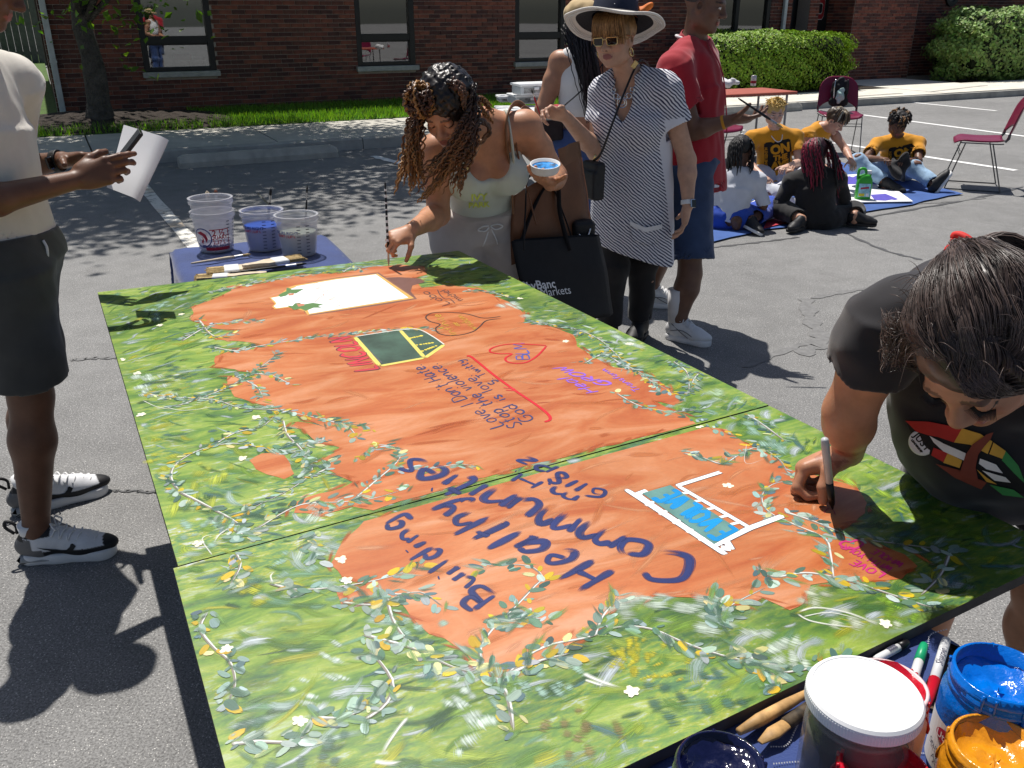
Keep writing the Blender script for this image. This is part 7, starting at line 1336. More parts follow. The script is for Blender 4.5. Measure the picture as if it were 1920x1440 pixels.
# ---------- woman in sun hat and striped tunic
def woman_hat():
    t = person('woman in wide black and white sun hat, sunglasses and striped tunic holding a brush', (.6, 4.25, 0)); pv = V(.595, 4.27, .84); hc = aty(1152, 72, 4.10); HR = frame(V(-.50, -.86, -.10), V(0, 0, 1)); HR = HR@rotm((0, 1, 0), 4); hs = .97
    J = dict(pelvis=pv, neck=aty(1180, 142, 4.20), shR=aty(1133, 172, 4.26), shL=aty(1246, 165, 4.14), elR=aty(1118, 285, 4.22), elL=aty(1288, 300, 4.16), wrR=aty(1060, 218, 3.92), wrL=aty(1290, 385, 4.10), hipR=pv+V(-.085, -.03, -.02), hipL=pv+V(.085, .04, -.02), knR=V(.5, 4.22, .43), knL=V(.66, 4.3, .43), anR=V(.5, 4.27, .09), anL=V(.67, 4.34, .09), head=(hc, HR))
    S, R = bodysolid(J, 1.05, True, 1., 1.0, hs=hs, hk=dict(nose=1.15, jaw=1.04)); dR = nrm(V(-.75, -.25, .25)); hand(S, J['wrR'], dR, V(-.1, -.75, -.55), 1, [(45, 45, 25), (40, 50, 30), (45, 55, 30), (52, 55, 30)], .93, (0, 25, 15)); dL = nrm(V(-.10, -.05, -1)); hand(S, J['wrL'], dL, V(-.75, .1, .05), 1, [(18, 22, 12), (16, 22, 14), (16, 24, 14), (20, 28, 16)], .95, (0, 8, 6), 3)
    sk = (.50, .29, .20); M['skin3'] = skinmat('tan skin', sk)
    def pal(P, c): q = (P-hc)@HR/hs; return c
    solid_obj('body', S, .006, M['skin3'], t, [headfine(J), hbox(J['wrR']+dR*.08, .11), hbox(J['wrL']+dL*.08, .11)], .003, skincol(sk, dict(at=(hc, HR, hs), lip=(.30, .11, .10), closed=False)))
    # tunic with diagonal stripes and white side panels
    hemp = pv-V(0, 0, .30); St = Solid(); up = R[:, 2]; T = V(J['neck'])-pv; St.ell(pv+T*.68, V(.172, .122, .19), R, .04); St.cap(J['shR'], J['shL'], .070, None, .05); St.ec(pv-V(0, 0, .42), pv+T*.60, R[:, 0], (.222, .165), (.178, .130), .05)
    for x in (-1, 1): St.ell(pv+T*.56+R@V(x*.075, .085, 0), V(.08, .075, .085), R, .05)
    for sd in 'RL': St.cap(V(J['neck'])-up*.015, V(J['sh'+sd]), .064, .066, .04); a, b_ = V(J['sh'+sd]), V(J['el'+sd]); e = a+(b_-a)*.48; St.ec(a, e, R[:, 1], (.066, .066), (.078, .074), .04)
    St.noise(.006, 15, 4, (1.2, 1.2, .35)); St.noise(.002, 45, 6, (1, 1, .5))
    for sd in 'RL': a, b_ = V(J['sh'+sd]), V(J['el'+sd]); d = nrm(b_-a); e = a+(b_-a)*.48; St.ec(e-d*.04, e+d*.06, R[:, 1], (.064, .06), (.072, .068), 0, True)
    St.ec(pv-V(0, 0, .6), pv-V(0, 0, .22), R[:, 0], (.208, .152), (.202, .146), 0, True); St.plane(pv-V(0, 0, .36)+R@V(0, 0, 0), V(-.30, 0, -1)); nk = V(J['neck']); hd = nrm(hc-nk); St.cap(nk-hd*.01, nk+hd*.2, .064, .09, .006, True); St.ell(nk+R@V(0, .10, -.055), V(.052, .13, .135), R, .006, True)
    m, nt, b = _mat('striped jersey'); v = _coord(nt, 'Object'); rot = nt.nodes.new('ShaderNodeMapping'); nt.links.new(v, rot.inputs[0]); rot.inputs['Rotation'].default_value = (0, math.radians(52), 0); sx = nt.nodes.new('ShaderNodeSeparateXYZ'); nt.links.new(rot.outputs[0], sx.inputs[0]); fr = _math(nt, 'FRACT', _math(nt, 'ADD', _math(nt, 'MULTIPLY', sx.outputs[0], 82), _math(nt, 'MULTIPLY', _noise(nt, 7, 3, v).outputs[0], 2.6))); st_ = _ramp(nt, fr, [(.42, (.016, .020, .075)), (.47, (.72, .72, .76))], 'LINEAR'); a = nt.nodes.new('ShaderNodeVertexColor'); a.layer_name = 'Col'; wh = _mix(nt, st_, (.68, .68, .74), a.outputs[0]); nt.links.new(wh, b.inputs['Base Color']); b.inputs['Roughness'].default_value = .85; M['stripe'] = m
    def tc(P):
        q = (P-pv)@R; x, y, z = q.T; w_ = ((np.abs(x) > .128) & (y < .085) & (z < .30+.0*x) & (np.abs(x) < .26)); c = np.zeros((len(P), 3)); c[w_] = 1; return c
    tun = solid_obj('tunic', St, .0058, m, t, col=tc); bv = bvh_of(tun)
    v_, f_ = pxlay(bv, [(1181, 414), (1210, 426), (1240, 420), (1238, 446), (1218, 459), (1186, 450)], [tuple(range(6))], .006, 8.)
    if f_: wobj(MB().add(v_, f_, (0, 0, 0)), 'pocket', m, t)
    v_, f_ = pxlay(bv, [(1181, 414), (1210, 426), (1240, 420), (1240, 428), (1210, 435), (1181, 422)], [tuple(range(6))], .010, 8.)
    if f_: wobj(MB().add(v_, f_), 'pocket_trim', M['whitefab'], t)
    for x in (-1, 1):                                   # striped V trim
        p = spline([nk+R@V(x*.075, .02, .045), nk+R@V(x*.06, .085, -.03), nk+R@V(x*.03, .13, -.11), nk+R@V(0, .145, -.19)], 24); q = []
        for w_ in p: h_, n_, i_, d_ = bv.find_nearest(Vector(w_)); q.append(np.array(h_)+np.array(n_)*.003)
        tb = MB(); tb.tube(np.array(q), .013, 8, np.zeros((24, 3)), flat=.35); wobj(tb, 'neck_trim', m, t)
    Tr = trousers(J, R, .90, .010, .08, 1.95, (.085, .072, .062), 3, .003); M['blackcotton'] = clothmat('black cotton', (.012, .011, .012)); solid_obj('trousers', Tr, .007, M['blackcotton'], t)
    for sd in 'RL': h_ = ground(J['an'+sd]+V(.03, .06, 0)); shoe(t, h_, h_+V(-.1, -.22, 0), mats=(M['shoeblack'], M['shoeblack']), L=.25)
    # hair fringe
    L = lambda x, y, z: hc+HR@(V(x, y, z)*hs); S = Solid(); S.ell(L(0, -.018, .042), V(.088, .102, .092), HR, .02); S.ell(L(0, .09, -.058), V(.060, .07, .078), HR, .01, True); S.plane(L(0, -.01, -.075), -HR[:, 2]); S.noise(.0025, 120, 3, (2, 2, .3)); M['blondhair'] = hairmat('honey hair', .4); hcol = lambda P: np.tile((.26, .14, .055), (len(P), 1))*(1+.35*np.sin(((P-hc)@HR)[:, :1]*420)); solid_obj('hair', S, .0045, M['blondhair'], t, col=hcol); fm = MB()
    for i in range(170): x = -.075+.15*rng.random(); yb = .088-.30*x*x/.02*.15; a = L(x*.8, .03, .118); e = L(x*1.05+.006*rng.normal(), .103-.035*(x/.07)**2, .012+.02*rng.random()-(.035 if abs(x) > .06 else 0)); fm.tube(spline([a, L(x, .092-.03*(x/.07)**2, .085), e], 7), np.linspace(.0028, .0012, 7), 4, V(.34, .18, .07)*(.45+1.0*rng.random()))
    wobj(fm, 'fringe', M['blondhair'], t)
    # glasses, earring, necklace
    gl = MB(); ln = MB()
    for x in (-1, 1):
        c_ = V(x*.033, .104, .0); rec = [(-.027, .017), (.024, .019), (.029, .012), (.026, -.015), (.018, -.021), (-.018, -.020), (-.027, -.012)]; rec = [((a_*-1 if x > 0 else a_)*.86, b_*.84) for a_, b_ in rec]; pts = [L(c_[0]+a_, c_[1]-.010*(abs(c_[0]+a_)/.06)**2, c_[2]+b_) for a_, b_ in rec]; gl.tube(np.array(pts+[pts[0], pts[1]]), .0022, 6); cen = sum(pts)/len(pts); ln.add(np.array([cen]+pts), [(0, i+1, (i+1) % len(pts)+1) for i in range(len(pts))]); gl.tube(np.array([L(x*.061, .094, .010), L(x*.080, .05, .014), L(x*.082, -.01, .006)]), .002, 5)
    gl.tube(np.array([L(-.008, .108, .006), L(0, .110, .009), L(.008, .108, .006)]), .0018, 5); wobj(gl, 'glasses_frame', M['gold'], t, False); wobj(ln, 'glasses_lens', pmat('brown lens', (.012, .006, .006), .08, .02, 5, spec=.6), t, False)
    ear = L(-.079, .0, -.062); th = np.linspace(0, 2*math.pi, 24); wobj(MB().tube(np.array([ear+HR@V(.004*math.sin(a_), .017*math.cos(a_), .017*math.sin(a_)) for a_ in th]), .0032, 6), 'earring', M['gold'], t)
    ear = L(.079, .0, -.062); wobj(MB().tube(np.array([ear+HR@V(.004*math.sin(a_), .017*math.cos(a_), .017*math.sin(a_)) for a_ in th]), .0032, 6), 'earring', M['gold'], t)
    nm = MB(); ch = nk+R@V(0, .118, -.085)
    for dx, dz, r_ in ((0, 0, .022), (0, .002, .013), (-.030, .026, .012), (.030, .026, .012), (-.044, .05, .010), (.044, .05, .010), (-.015, .022, .008), (.016, .02, .008)): nm.tube(np.array([ch+R@V(dx+r_*math.cos(a_), .0-dz*.5+.012, dz+r_*math.sin(a_)) for a_ in th]), .0024, 5)
    wobj(nm, 'necklace', M['silver'], t, False)
    # hat
    AX = nrm(HR@V(.02, -.42, .90)); RH = frame(np.cross(AX, np.cross(HR[:, 1], AX))*1., AX); RH = np.stack([np.cross(RH[:, 1], AX), RH[:, 1], AX], 1); HC = L(0, -.015, .085); n = 64; prof = [(.098, .0), (.122, -.006), (.145, -.012), (.166, -.020), (.200, -.031), (.212, -.032)]; v = []; f = []; 
    def bp(r_, z, a_, off): wv = .014*math.sin(2*a_+.6)*((r_-.098)/.115)**1.5+.006*math.sin(5*a_)*((r_-.098)/.115)**2; return HC+RH@V(r_*math.cos(a_)*1.02, r_*math.sin(a_), z+wv+off)
    bl, wh = MB(), MB()
    for seg, mbx in ((range(0, 4), bl), (range(3, 6), wh)):
        for off in (0, .004):
            vv = [bp(prof[i][0], prof[i][1], 2*math.pi*j/n, off) for i in seg for j in range(n)]; ff = [(i*n+j, i*n+(j+1) % n, (i+1)*n+(j+1) % n, (i+1)*n+j) for i in range(len(seg)-1) for j in range(n)]; mbx.add(vv, ff)
    wh.tube(np.array([bp(.212, -.032, 2*math.pi*j/n, .002) for j in range(n+1)]), .005, 8); M['blackstraw'] = pmat('black straw', (.014, .013, .017), .8, .3, 200, .6, 400, .002); M['whitestraw'] = pmat('white straw', (.70, .66, .61), .75, .1, 200, .5, 400, .002); wobj(bl, 'hat_brim', M['blackstraw'], t); wobj(wh, 'hat_brim_edge', M['whitestraw'], t)
    rg = MB()
    for r_, z in ((.185, -.027), (.194, -.030), (.203, -.033)): rg.tube(np.array([bp(r_, z, 2*math.pi*j/n, -.003) for j in range(n+1)]), .0016, 5)
    wobj(rg, 'brim_stitching', M['lace'], t); wobj(MB().lathe([(.100, -.002), (.098, .05), (.092, .085), (.075, .108), (.04, .118), (0, .12)], HC, RH, 40), 'hat_crown', pmat('navy hat cloth', (.02, .025, .05), .8, .15, 100), t)
    dt_ = MB()
    for k in range(46): a_ = rng.random()*6.28; z = .02+.07*rng.random(); dt_.lathe([(0, .0012), (.0028, .0008), (.003, 0)], HC+RH@V(.0995*math.cos(a_)*(1-.06*(z/.08)), .0995*math.sin(a_)*(1-.06*(z/.08)), z), np.stack([RH@V(-math.sin(a_), math.cos(a_), 0), RH[:, 2], RH@V(math.cos(a_), math.sin(a_), 0)], 1), 7)
    wobj(dt_, 'hat_dots', M['plas_white'], t); S = Solid(); fo = HC+RH@V(-.09, -.06, .035); S.ell(fo, V(.028, .02, .03), RH, .01); S.ell(fo+RH@V(-.03, 0, .02), V(.03, .012, .018), RH, .01); S.noise(.006, 60, 2); solid_obj('hat_flower', S, .004, pmat('orange flower', (.65, .16, .02), .7), t)
    # watch and ring
    S = Solid(); wd = nrm(J['wrL']-J['elL']); wc = J['wrL']-wd*.015; S.ec(wc-wd*.011, wc+wd*.011, (1, 0, 0), (.033, .031), (.033, .031), .002); S.ec(wc-wd*.02, wc+wd*.02, (1, 0, 0), (.0288, .0268), (.0288, .0268), 0, True); solid_obj('watch_strap', S, .0028, M['plas_white'], t); q_ = nrm(V(.55, -.8, 0)); RWt = np.stack([np.cross(q_, wd), wd, q_], 1); wobj(MB().box(wc+q_*.034, (.017, .020, .006), RWt, bev=.005), 'watch_case', M['silver'], t, False); wobj(MB().box(wc+q_*.0402, (.0145, .0175, .0006), RWt, bev=.0004), 'watch_face', M['screen'], t, False)
    hb = aty(1012, 214, 3.86); ht = aty(997, 168, 3.80); slimbrush('small brush with red handle held up by the woman in the sun hat', hb, ht, .003, 'mred', 'blackpaint'); return t, J, R, bv
_, JH, RHt, bvH = woman_hat()
# ---------- man in the red shirt and denim shorts
def man_red():
    t = person('man in red shirt, denim shorts and white high top sneakers holding out a brush', (.93, 4.5, 0)); pv = V(.905, 4.56, .86); hc = aty(1322, 8, 4.52); HR = frame(V(.88, -.40, -.22), V(0, 0, 1)); hN, tN = at(1248, 632), at(1334, 650)
    J = dict(pelvis=pv, neck=aty(1300, 78, 4.58), shR=aty(1262, 128, 4.36), shL=aty(1322, 112, 4.76), elR=aty(1300, 246, 4.34), elL=V(.90, 4.84, 1.08), wrR=aty(1368, 226, 4.28), wrL=V(.93, 4.82, .84), hipR=pv+V(-.02, -.095, -.02), hipL=pv+V(.02, .095, -.02), knR=aty(1292, 535, 4.33)+V(0, 0, .06), knL=V(.86, 4.72, .46), anR=hN+nrm(tN-hN)*.07+V(0, 0, .12), anL=V(.80, 4.86, .10), head=(hc, HR))
    S, R = bodysolid(J, 1.12, False, 0, 1.05, 1.02, hk=dict(jaw=1.08, nose=1.25)); dR = nrm(V(.9, -.15, .08)); hand(S, J['wrR'], dR, V(-.05, .35, .9), 1, [(10, 20, 15), (18, 25, 15), (25, 28, 18), (32, 30, 20)], 1.02, (0, 14, 12), 4)
    dL = nrm(V(.1, 0, -1)); hand(S, J['wrL'], dL, V(0, -.9, 0), 1, [(30, 30, 15)]*4, 1.); sk = (.150, .078, .052); M['skin4'] = skinmat('dark brown skin', sk); solid_obj('body', S, .0065, M['skin4'], t, [headfine(J), hbox(J['wrR']+dR*.09, .115)], .0034, skincol(sk, dict(at=(hc, HR, 1.), closed=False)))
    St = tee(J, R, 1.12, .030, -.13, .62, .092, .068, 1.06, 11, .005, (1, 1, .4), body_r=(.166, .135)); M['redcotton'] = clothmat('red cotton', (.33, .008, .020), var=.06); sh = solid_obj('shirt', St, .0068, M['redcotton'], t)
    S = Solid(); nk = V(J['neck']); u = nrm(hc-nk); S.ec(nk-u*.012, nk+u*.035, R[:, 0], (.086, .082), (.074, .070), .004); S.ec(nk-u*.05, nk+u*.07, R[:, 0], (.077, .073), (.066, .062), 0, True); solid_obj('collar', S, .0045, M['redcotton'], t); wobj(MB().tube(spline([nk+R@V(.075, -.02, .015), nk+R@V(.04, -.075, .03), nk+R@V(-.04, -.075, .03)], 12), .006, 6), 'collar_trim', M['whitefab'], t)
    wobj(MB().tube(spline([nk+R@V(.04, .085, -.0), nk+R@V(.045, .165, -.14), nk+R@V(.03, .19, -.32), nk+R@V(.02, .195, -.42)], 20), .008, 6, flat=.3), 'lanyard', M['redcloth'], t)
    Sh = trousers(J, R, 1.08, .02, .08, .86, (.116, .124), 8, .003, belly=1.15); M['denim'] = clothmat('dark denim', (.030, .055, .125), var=.2, scale=8, bump=.4, bscale=700); solid_obj('shorts', Sh, .007, M['denim'], t)
    def colf(W_, R_, heel, q): return lambda P: np.tile((.68, .68, .69), (len(P), 1))
    for h_, t_ in ((hN, tN), (ground(J['anL']+V(-.06, 0, 0)), ground(J['anL']+V(.22, -.03, 0)))):
        o, W_, R_, q = shoe(t, h_, t_, mats=(M['shoewhite'], M['shoewhite']), high=.035, sole_h=.032); lm = MB()
        for k in range(6): y0 = .10+.02*k; z0 = .132-.013*k; lm.tube(spline([W_(.036, y0*q, z0-.02), W_(.0, (y0+.012)*q, z0+.002), W_(-.036, (y0+.018)*q, z0-.022)], 8), .003, 5); lm.tube(spline([W_(-.036, y0*q, z0-.02), W_(.0, (y0+.012)*q, z0+.004), W_(.036, (y0+.018)*q, z0-.022)], 8), .003, 5)
        wobj(lm, 'laces', M['lace'], o); pm = MB()
        for sx in (-1, 1): pm.tube(spline([W_(sx*.041, .04*q, .055), W_(sx*.046, .12*q, .07), W_(sx*.044, .20*q, .04)], 10), .0022, 4); pm.tube(spline([W_(sx*.040, .05*q, .095), W_(sx*.044, .11*q, .06), W_(sx*.046, .16*q, .035)], 10), .0022, 4)
        wobj(pm, 'panel_seam', M['shoegrey'], o); wobj(MB().tube([W_(0, .058*q, .10), W_(0, .05*q, .20), W_(0, .048*q, .27)], [.042, .043, .046], 16), 'sock', M['whitefab'], t)
    S = Solid(); S.ell(hc+HR@V(0, -.02, .045), V(.081, .098, .082), HR, .02); S.ell(hc+HR@V(0, .085, -.01), V(.07, .06, .085), HR, .01, True); S.plane(hc+HR@V(0, 0, -.04), -HR[:, 2]); solid_obj('hair', S, .006, M['blackhair'], t, col=lambda P: np.tile((.03, .028, .028), (len(P), 1)))
    S = Solid(); wd = nrm(J['wrR']-J['elR']); wc = J['wrR']-wd*.03; S.ec(wc-wd*.007, wc+wd*.007, (0, 0, 1), (.034, .032), (.034, .032), .002); solid_obj('wristband', S, .0028, pmat('orange band', (.55, .25, .02), .6), t)
    b0, b1 = aty(1384, 184, 4.16), aty(1468, 240, 4.10); slimbrush('long dark brush held between the fingers of the man in red', b0, b1, .005, 'blackpaint', 'bristle')
man_red()
# ---------- woman seen from behind in a white tank top and tan cap
def woman_cap():
    t = person('woman in white tank top and tan cap with long black braids seen from behind', (.42, 5.3, 0)); pv = V(.40, 5.3, .84); hc = aty(1092, 52, 5.25); HR = frame(V(.45, .85, -.1), V(0, 0, 1))
    J = dict(pelvis=pv, neck=aty(1098, 102, 5.28), shR=aty(1150, 122, 5.2), shL=aty(1050, 116, 5.32), elR=V(.62, 5.2, 1.0), elL=aty(1018, 205, 5.30), wrR=V(.62, 5.45, .95), wrL=aty(1050, 222, 5.45), hipR=pv+V(.085, -.03, -.02), hipL=pv+V(-.085, .03, -.02), knR=V(.47, 5.28, .44), knL=V(.32, 5.33, .44), anR=V(.48, 5.25, .09), anL=V(.3, 5.3, .09), head=(hc, HR)); S, R = bodysolid(J, .98, True, 0, 1.12)
    for sd in 'RL': hand(S, J['wr'+sd], nrm(J['wr'+sd]-J['el'+sd]), V(0, 0, 1), 1 if sd == 'R' else -1, [(30, 30, 20)]*4, .93)
    sk = (.40, .205, .13); M['skin5'] = skinmat('light brown skin', sk); solid_obj('body', S, .0075, M['skin5'], t, col=skincol(sk)); T = J['neck']-pv; Sk = Solid(); Sk.ell(pv+T*.66, V(.155, .108, .19), R, .03); Sk.ell(pv+T*.45, V(.138, .10, .12), R, .03); Sk.cap(J['shR']*.6+J['neck']*.4, J['shL']*.6+J['neck']*.4, .062, None, .04); Sk.noise(.003, 30, 2, (.5, .5, 1)); Sk.plane(pv+T*.30, -R[:, 2]); Sk.cap(J['neck'], J['neck']+V(0, 0, .2), .075, None, .01, True)
    for sd in 'RL': Sk.cap(J['sh'+sd]+R@V((.05 if sd == 'R' else -.05), 0, .0), J['sh'+sd]+R@V((.035 if sd == 'R' else -.035), 0, -.12), .072, .05, .01, True)
    solid_obj('tank_top', Sk, .006, M['whitefab'], t); M['jeans'] = clothmat('blue jeans', (.035, .07, .20), var=.2, scale=8); Tr = trousers(J, R, 1.05, .012, .11, 1.95, (.102, .08, .07), 6, .003); solid_obj('jeans', Tr, .0075, M['jeans'], t)
    for sd in 'RL': h_ = ground(J['an'+sd]+V(-.03, -.06, 0)); shoe(t, h_, h_+V(.08, .22, 0), mats=(M['shoewhite'], M['shoewhite']))
    mb = MB(); 
    for i in range(130): a = hc+HR@V(-.085+.17*rng.random(), -.075-.03*rng.random(), .02-.06*rng.random()); ex = 1098+rng.random()*42; ey = 185+rng.random()*48; e = aty(ex, ey, 5.08+.08*rng.random()); p = spline([a, a*.55+e*.45+V(rng.normal(0, .012), -.045, .02), e], 22); mb.tube(helix(p, .0022, 14), np.linspace(.0046, .0022, 22), 4, np.tile(V(.012, .011, .014)*(.6+1.2*rng.random()), (22, 1)))
    S = Solid(); S.ell(hc+HR@V(0, -.02, .02), V(.092, .105, .10), HR, .02); S.ell(hc+HR@V(0, .09, -.03), V(.07, .07, .09), HR, .01, True); solid_obj('hair', S, .006, M['blackhair'], t, col=lambda P: np.tile((.01, .009, .01), (len(P), 1))); wobj(mb, 'braids', M['blackhair'], t)
    S = Solid(); cc = hc+HR@V(0, -.01, .065); S.ell(cc, V(.104, .117, .085), HR, .02); S.plane(cc-HR[:, 2]*.02, -HR[:, 2]); S.ell(cc+HR@V(0, .13, -.012), V(.085, .075, .012), HR, .02); S.noise(.002, 60, 1); M['tan'] = clothmat('tan twill', (.50, .36, .18)); solid_obj('cap', S, .0055, M['tan'], t); th = np.linspace(0, 2*math.pi, 20); wobj(MB().tube(np.array([hc+HR@V(-.088, -.0+.02*math.cos(a), -.065+.02*math.sin(a)) for a in th]), .003, 6), 'earring', pmat('green hoop', (.25, .5, .1), .3), t)
    st = MB(); st.tube(spline([aty(1130, 120, 5.12), aty(1095, 165, 5.10), aty(1050, 205, 5.14), aty(1040, 218, 5.2)], 20), .008, 6, flat=.4); wobj(st, 'bag_strap', M['strap'], t)
    S = Solid(); S.box(aty(1032, 242, 5.22), (.075, .04, .065), rz(20), .02); S.noise(.004, 40, 2); solid_obj('waist_bag', S, .006, M['shoeblack'], t)
woman_cap()
# ---------- woman bending over the near right corner in a black tee, drawing with a marker
def woman_near():
    t = person('woman in black tee with dark tied hair bending to draw with a marker', (1.0, 1.6, 0)); rp = lambda px, py, d: V(0, 0, CAMH)+ray(px, py)*d; pv = V(1.02, 1.58, .90); hc = rp(1842, 652, 1.24); HR = frame(V(-.44, -.40, -.80), V(-.55, -.45, .55)); hs = 1.0; pen = at(1561, 955, ZM+.004)
    J = dict(pelvis=pv, neck=rp(1835, 545, 1.36), shR=rp(1668, 600, 1.40), shL=V(.98, 1.14, 1.13), elR=rp(1592, 772, 1.50), elL=V(1.12, 1.06, .92), wrR=rp(1592, 848, 1.60), wrL=V(1.02, 1.22, .80), hipR=pv+V(-.09, .04, -.03), hipL=pv+V(.09, -.04, -.03), knR=V(.98, 1.68, .46), knL=V(1.12, 1.52, .46), anR=V(1.05, 1.78, .09), anL=V(1.2, 1.6, .09), head=(hc, HR))
    S, R = bodysolid(J, 1.1, True, 1.1, 1.0, hs=hs, hk=dict(nose=1.0)); ptop = rp(1546, 822, 1.47); ax_ = nrm(ptop-pen); hd_ = rp(1512, 874, 1.615); dR = nrm(hd_-J['wrR']); nR = nrm(V(.28, -.42, -.78)); hand(S, J['wrR'], dR, nR, 1, [(48, 72, 45), (55, 80, 50), (60, 84, 50), (64, 86, 50)], .95, (0, 42, 30), 1, fat=1.15, thumb_out=.55)
    hand(S, J['wrL'], V(-.3, .3, -.3), V(0, 0, -1), -1, [(20, 20, 10)]*4, .95); sk = (.42, .20, .115); M['skin6'] = skinmat('golden brown skin', sk)
    def pal(P, c):                                      # tattoo ink on the forearm
        a, b = J['elR'], J['wrR']; d = b-a; u = ((P-a)@d)/(d@d); m = (u > .45) & (u < .85) & (np.linalg.norm(P-a-np.outer(u, d), axis=1) < .07); n_ = np.sin(P[:, 0]*230)*np.sin(P[:, 1]*210+2)+.6*np.sin(P[:, 2]*300+1); c[m & (n_ > .45)] *= (.72, .62, .62); r = m & (np.abs(u-.64) < .09); c[r] *= (1.0, .72, .74); return c
    solid_obj('body', S, .0055, M['skin6'], t, [headfine(J), hbox(J['wrR']+dR*.05, .105)], .0027, skincol(sk, dict(at=(hc, HR, hs), closed=True, lip=(.36, .13, .11), browt=1.4), pal))
    St = tee(J, R, 1.08, .018, .0, .50, .080, .070, 1.08, 7, .005, (.8, .8, 1), arm=.95, bust=1.1); tmp_ = Solid().ell(rp(1890, 860, 1.60), V(.15, .12, .15), R, .08); tmp_.ell(rp(1815, 800, 1.57), V(.13, .11, .12), R, .08); St.ops[0:0] = tmp_.ops; M['blacktee'] = clothmat('washed black cotton', (.020, .018, .021), var=.15, scale=20); tee_ = solid_obj('shirt', St, .0045, M['blacktee'], t); bv = bvh_of(tee_)
    Tr = trousers(J, R, 1.1, .012, .06, .6, (.115, .108), 6, .003); solid_obj('shorts', Tr, .007, M['blackcotton'], t)
    for sd in 'RL': h_ = ground(J['an'+sd]+V(.03, .05, 0)); shoe(t, h_, h_+V(-.15, -.2, 0), mats=(M['shoeblack'], M['shoewhite']))
    # printed lips on the shirt and round badge
    vu = -_up; lay = lambda pts, mat, nm, off: None
    def onshirt(pxs, mat, nm, off=.003):
        out, f_ = pxlay(bv, pxs, [tuple(range(len(pxs)))], off*1.6, 9.)
        if f_: o_ = wobj(MB().add(out, f_), nm, mat, t); o_['kind'] = 'stuff'
    RD, YL, GN, BR, TW, BK = [pmat(n_, c_, .75) for n_, c_ in (('red print 2', (.46, .03, .025)), ('gold print', (.66, .36, .05)), ('green print', (.05, .26, .07)), ('brown print', (.22, .05, .03)), ('tooth print', (.78, .76, .72)), ('black print', (.01, .01, .011)))]
    onshirt([(1700, 788), (1745, 790), (1800, 800), (1830, 815), (1870, 835), (1905, 870), (1925, 905), (1920, 925), (1880, 915), (1840, 895), (1790, 870), (1740, 848), (1712, 815)], BK, 'lip_print', .0022); onshirt([(1700, 788), (1745, 790), (1805, 802), (1790, 828), (1760, 818), (1742, 815), (1720, 808)], RD, 'lip_print'); onshirt([(1805, 802), (1838, 812), (1860, 826), (1852, 850), (1820, 832), (1790, 828)], YL, 'lip_print'); onshirt([(1862, 828), (1885, 845), (1880, 860), (1855, 850)], YL, 'lip_print'); onshirt([(1885, 845), (1908, 872), (1922, 905), (1900, 885), (1878, 862)], GN, 'lip_print'); onshirt([(1745, 816), (1770, 830), (1812, 848), (1808, 862), (1770, 845), (1752, 828)], TW, 'tooth_print', .0036); onshirt([(1752, 838), (1778, 848), (1770, 865), (1748, 852)], RD, 'lip_print', .0034); onshirt([(1778, 848), (1805, 862), (1800, 876), (1770, 866)], YL, 'lip_print', .0034); onshirt([(1838, 858), (1868, 870), (1880, 885), (1850, 878), (1836, 868)], TW, 'tooth_print', .0036); onshirt([(1842, 880), (1885, 892), (1895, 902), (1865, 898)], TW, 'tooth_print', .0036); onshirt([(1756, 868), (1800, 880), (1850, 902), (1840, 915), (1790, 893)], BR, 'lip_print', .003); onshirt([(1850, 812), (1862, 808), (1856, 822), (1845, 835), (1835, 850), (1830, 875), (1835, 900), (1820, 895), (1800, 885), (1812, 850), (1825, 830)], BR, 'lip_print', .0042); onshirt([(1832, 878), (1850, 892), (1870, 905), (1850, 900)], YL, 'lip_print', .0038); onshirt([(1855, 905), (1900, 915), (1920, 930), (1880, 925)], GN, 'lip_print', .0038)
    bc = None; r_ = nrm(ray(1729, 830)); h_, n_, i_, d_ = bv.ray_cast(Vector((0, 0, CAMH)), Vector(r_), 4.)
    if h_ is not None:
        bd = thing('badge', 'round white pin badge lettered JUST worn on the black tee', 'badge', np.array(h_)); nn = nrm(np.array(n_)*.5-r_*.5); uu = nrm(np.cross(V(.35, -.1, 1), nn)); RR = np.stack([uu, np.cross(nn, uu), nn], 1); bq = rotm(nn, -18)@RR; MB().lathe([(0, .006), (.019, .0055), (.0225, .003), (.0225, -.002)], R=bq, n=36).build('badge_face', M['lidwhite'], bd, smooth=True)
        for tx, dy, sz in (('JUST', .003, .017), ('LEADERSHIP', -.0085, .005)): v_, f_ = text_mesh(tx, sz, bold=.0004); MB().add(np.array([(x, y+dy, .0068-.00 if abs(x) < .014 else .0066) for x, y, _ in v_])@bq.T, f_).build('lettering', M['mblack'], bd)
    # hair
    L = lambda x, y, z: hc+HR@(V(x, y, z)*hs); S = Solid(); S.ell(L(0, -.022, .042), V(.090, .106, .094), HR, .02); S.ell(L(0, .095, -.058), V(.062, .07, .085), HR, .012, True); S.plane(L(0, -.02, -.09), -HR[:, 2]); S.noise(.0015, 90, 3); M['sleek'] = hairmat('dark sleek hair', .36); dkb = V(.030, .021, .019); solid_obj('hair', S, .0045, M['sleek'], t, col=lambda P: np.tile(dkb, (len(P), 1))); tie = rp(1812, 482, 1.24); hb = BVHTree.FromPolygons([tuple(p) for p in polygonize(S, .006)[0]], [tuple(int(i) for i in q) for q in polygonize(S, .006)[1]]); mb = MB(); h_, n_, i_, d_ = hb.find_nearest(Vector(tie)); tie = np.array(h_)+np.array(n_)*.008
    def snap(p, off):
        h_, n_, i_, d_ = hb.find_nearest(Vector(p)); return np.array(h_)+np.array(n_)*off
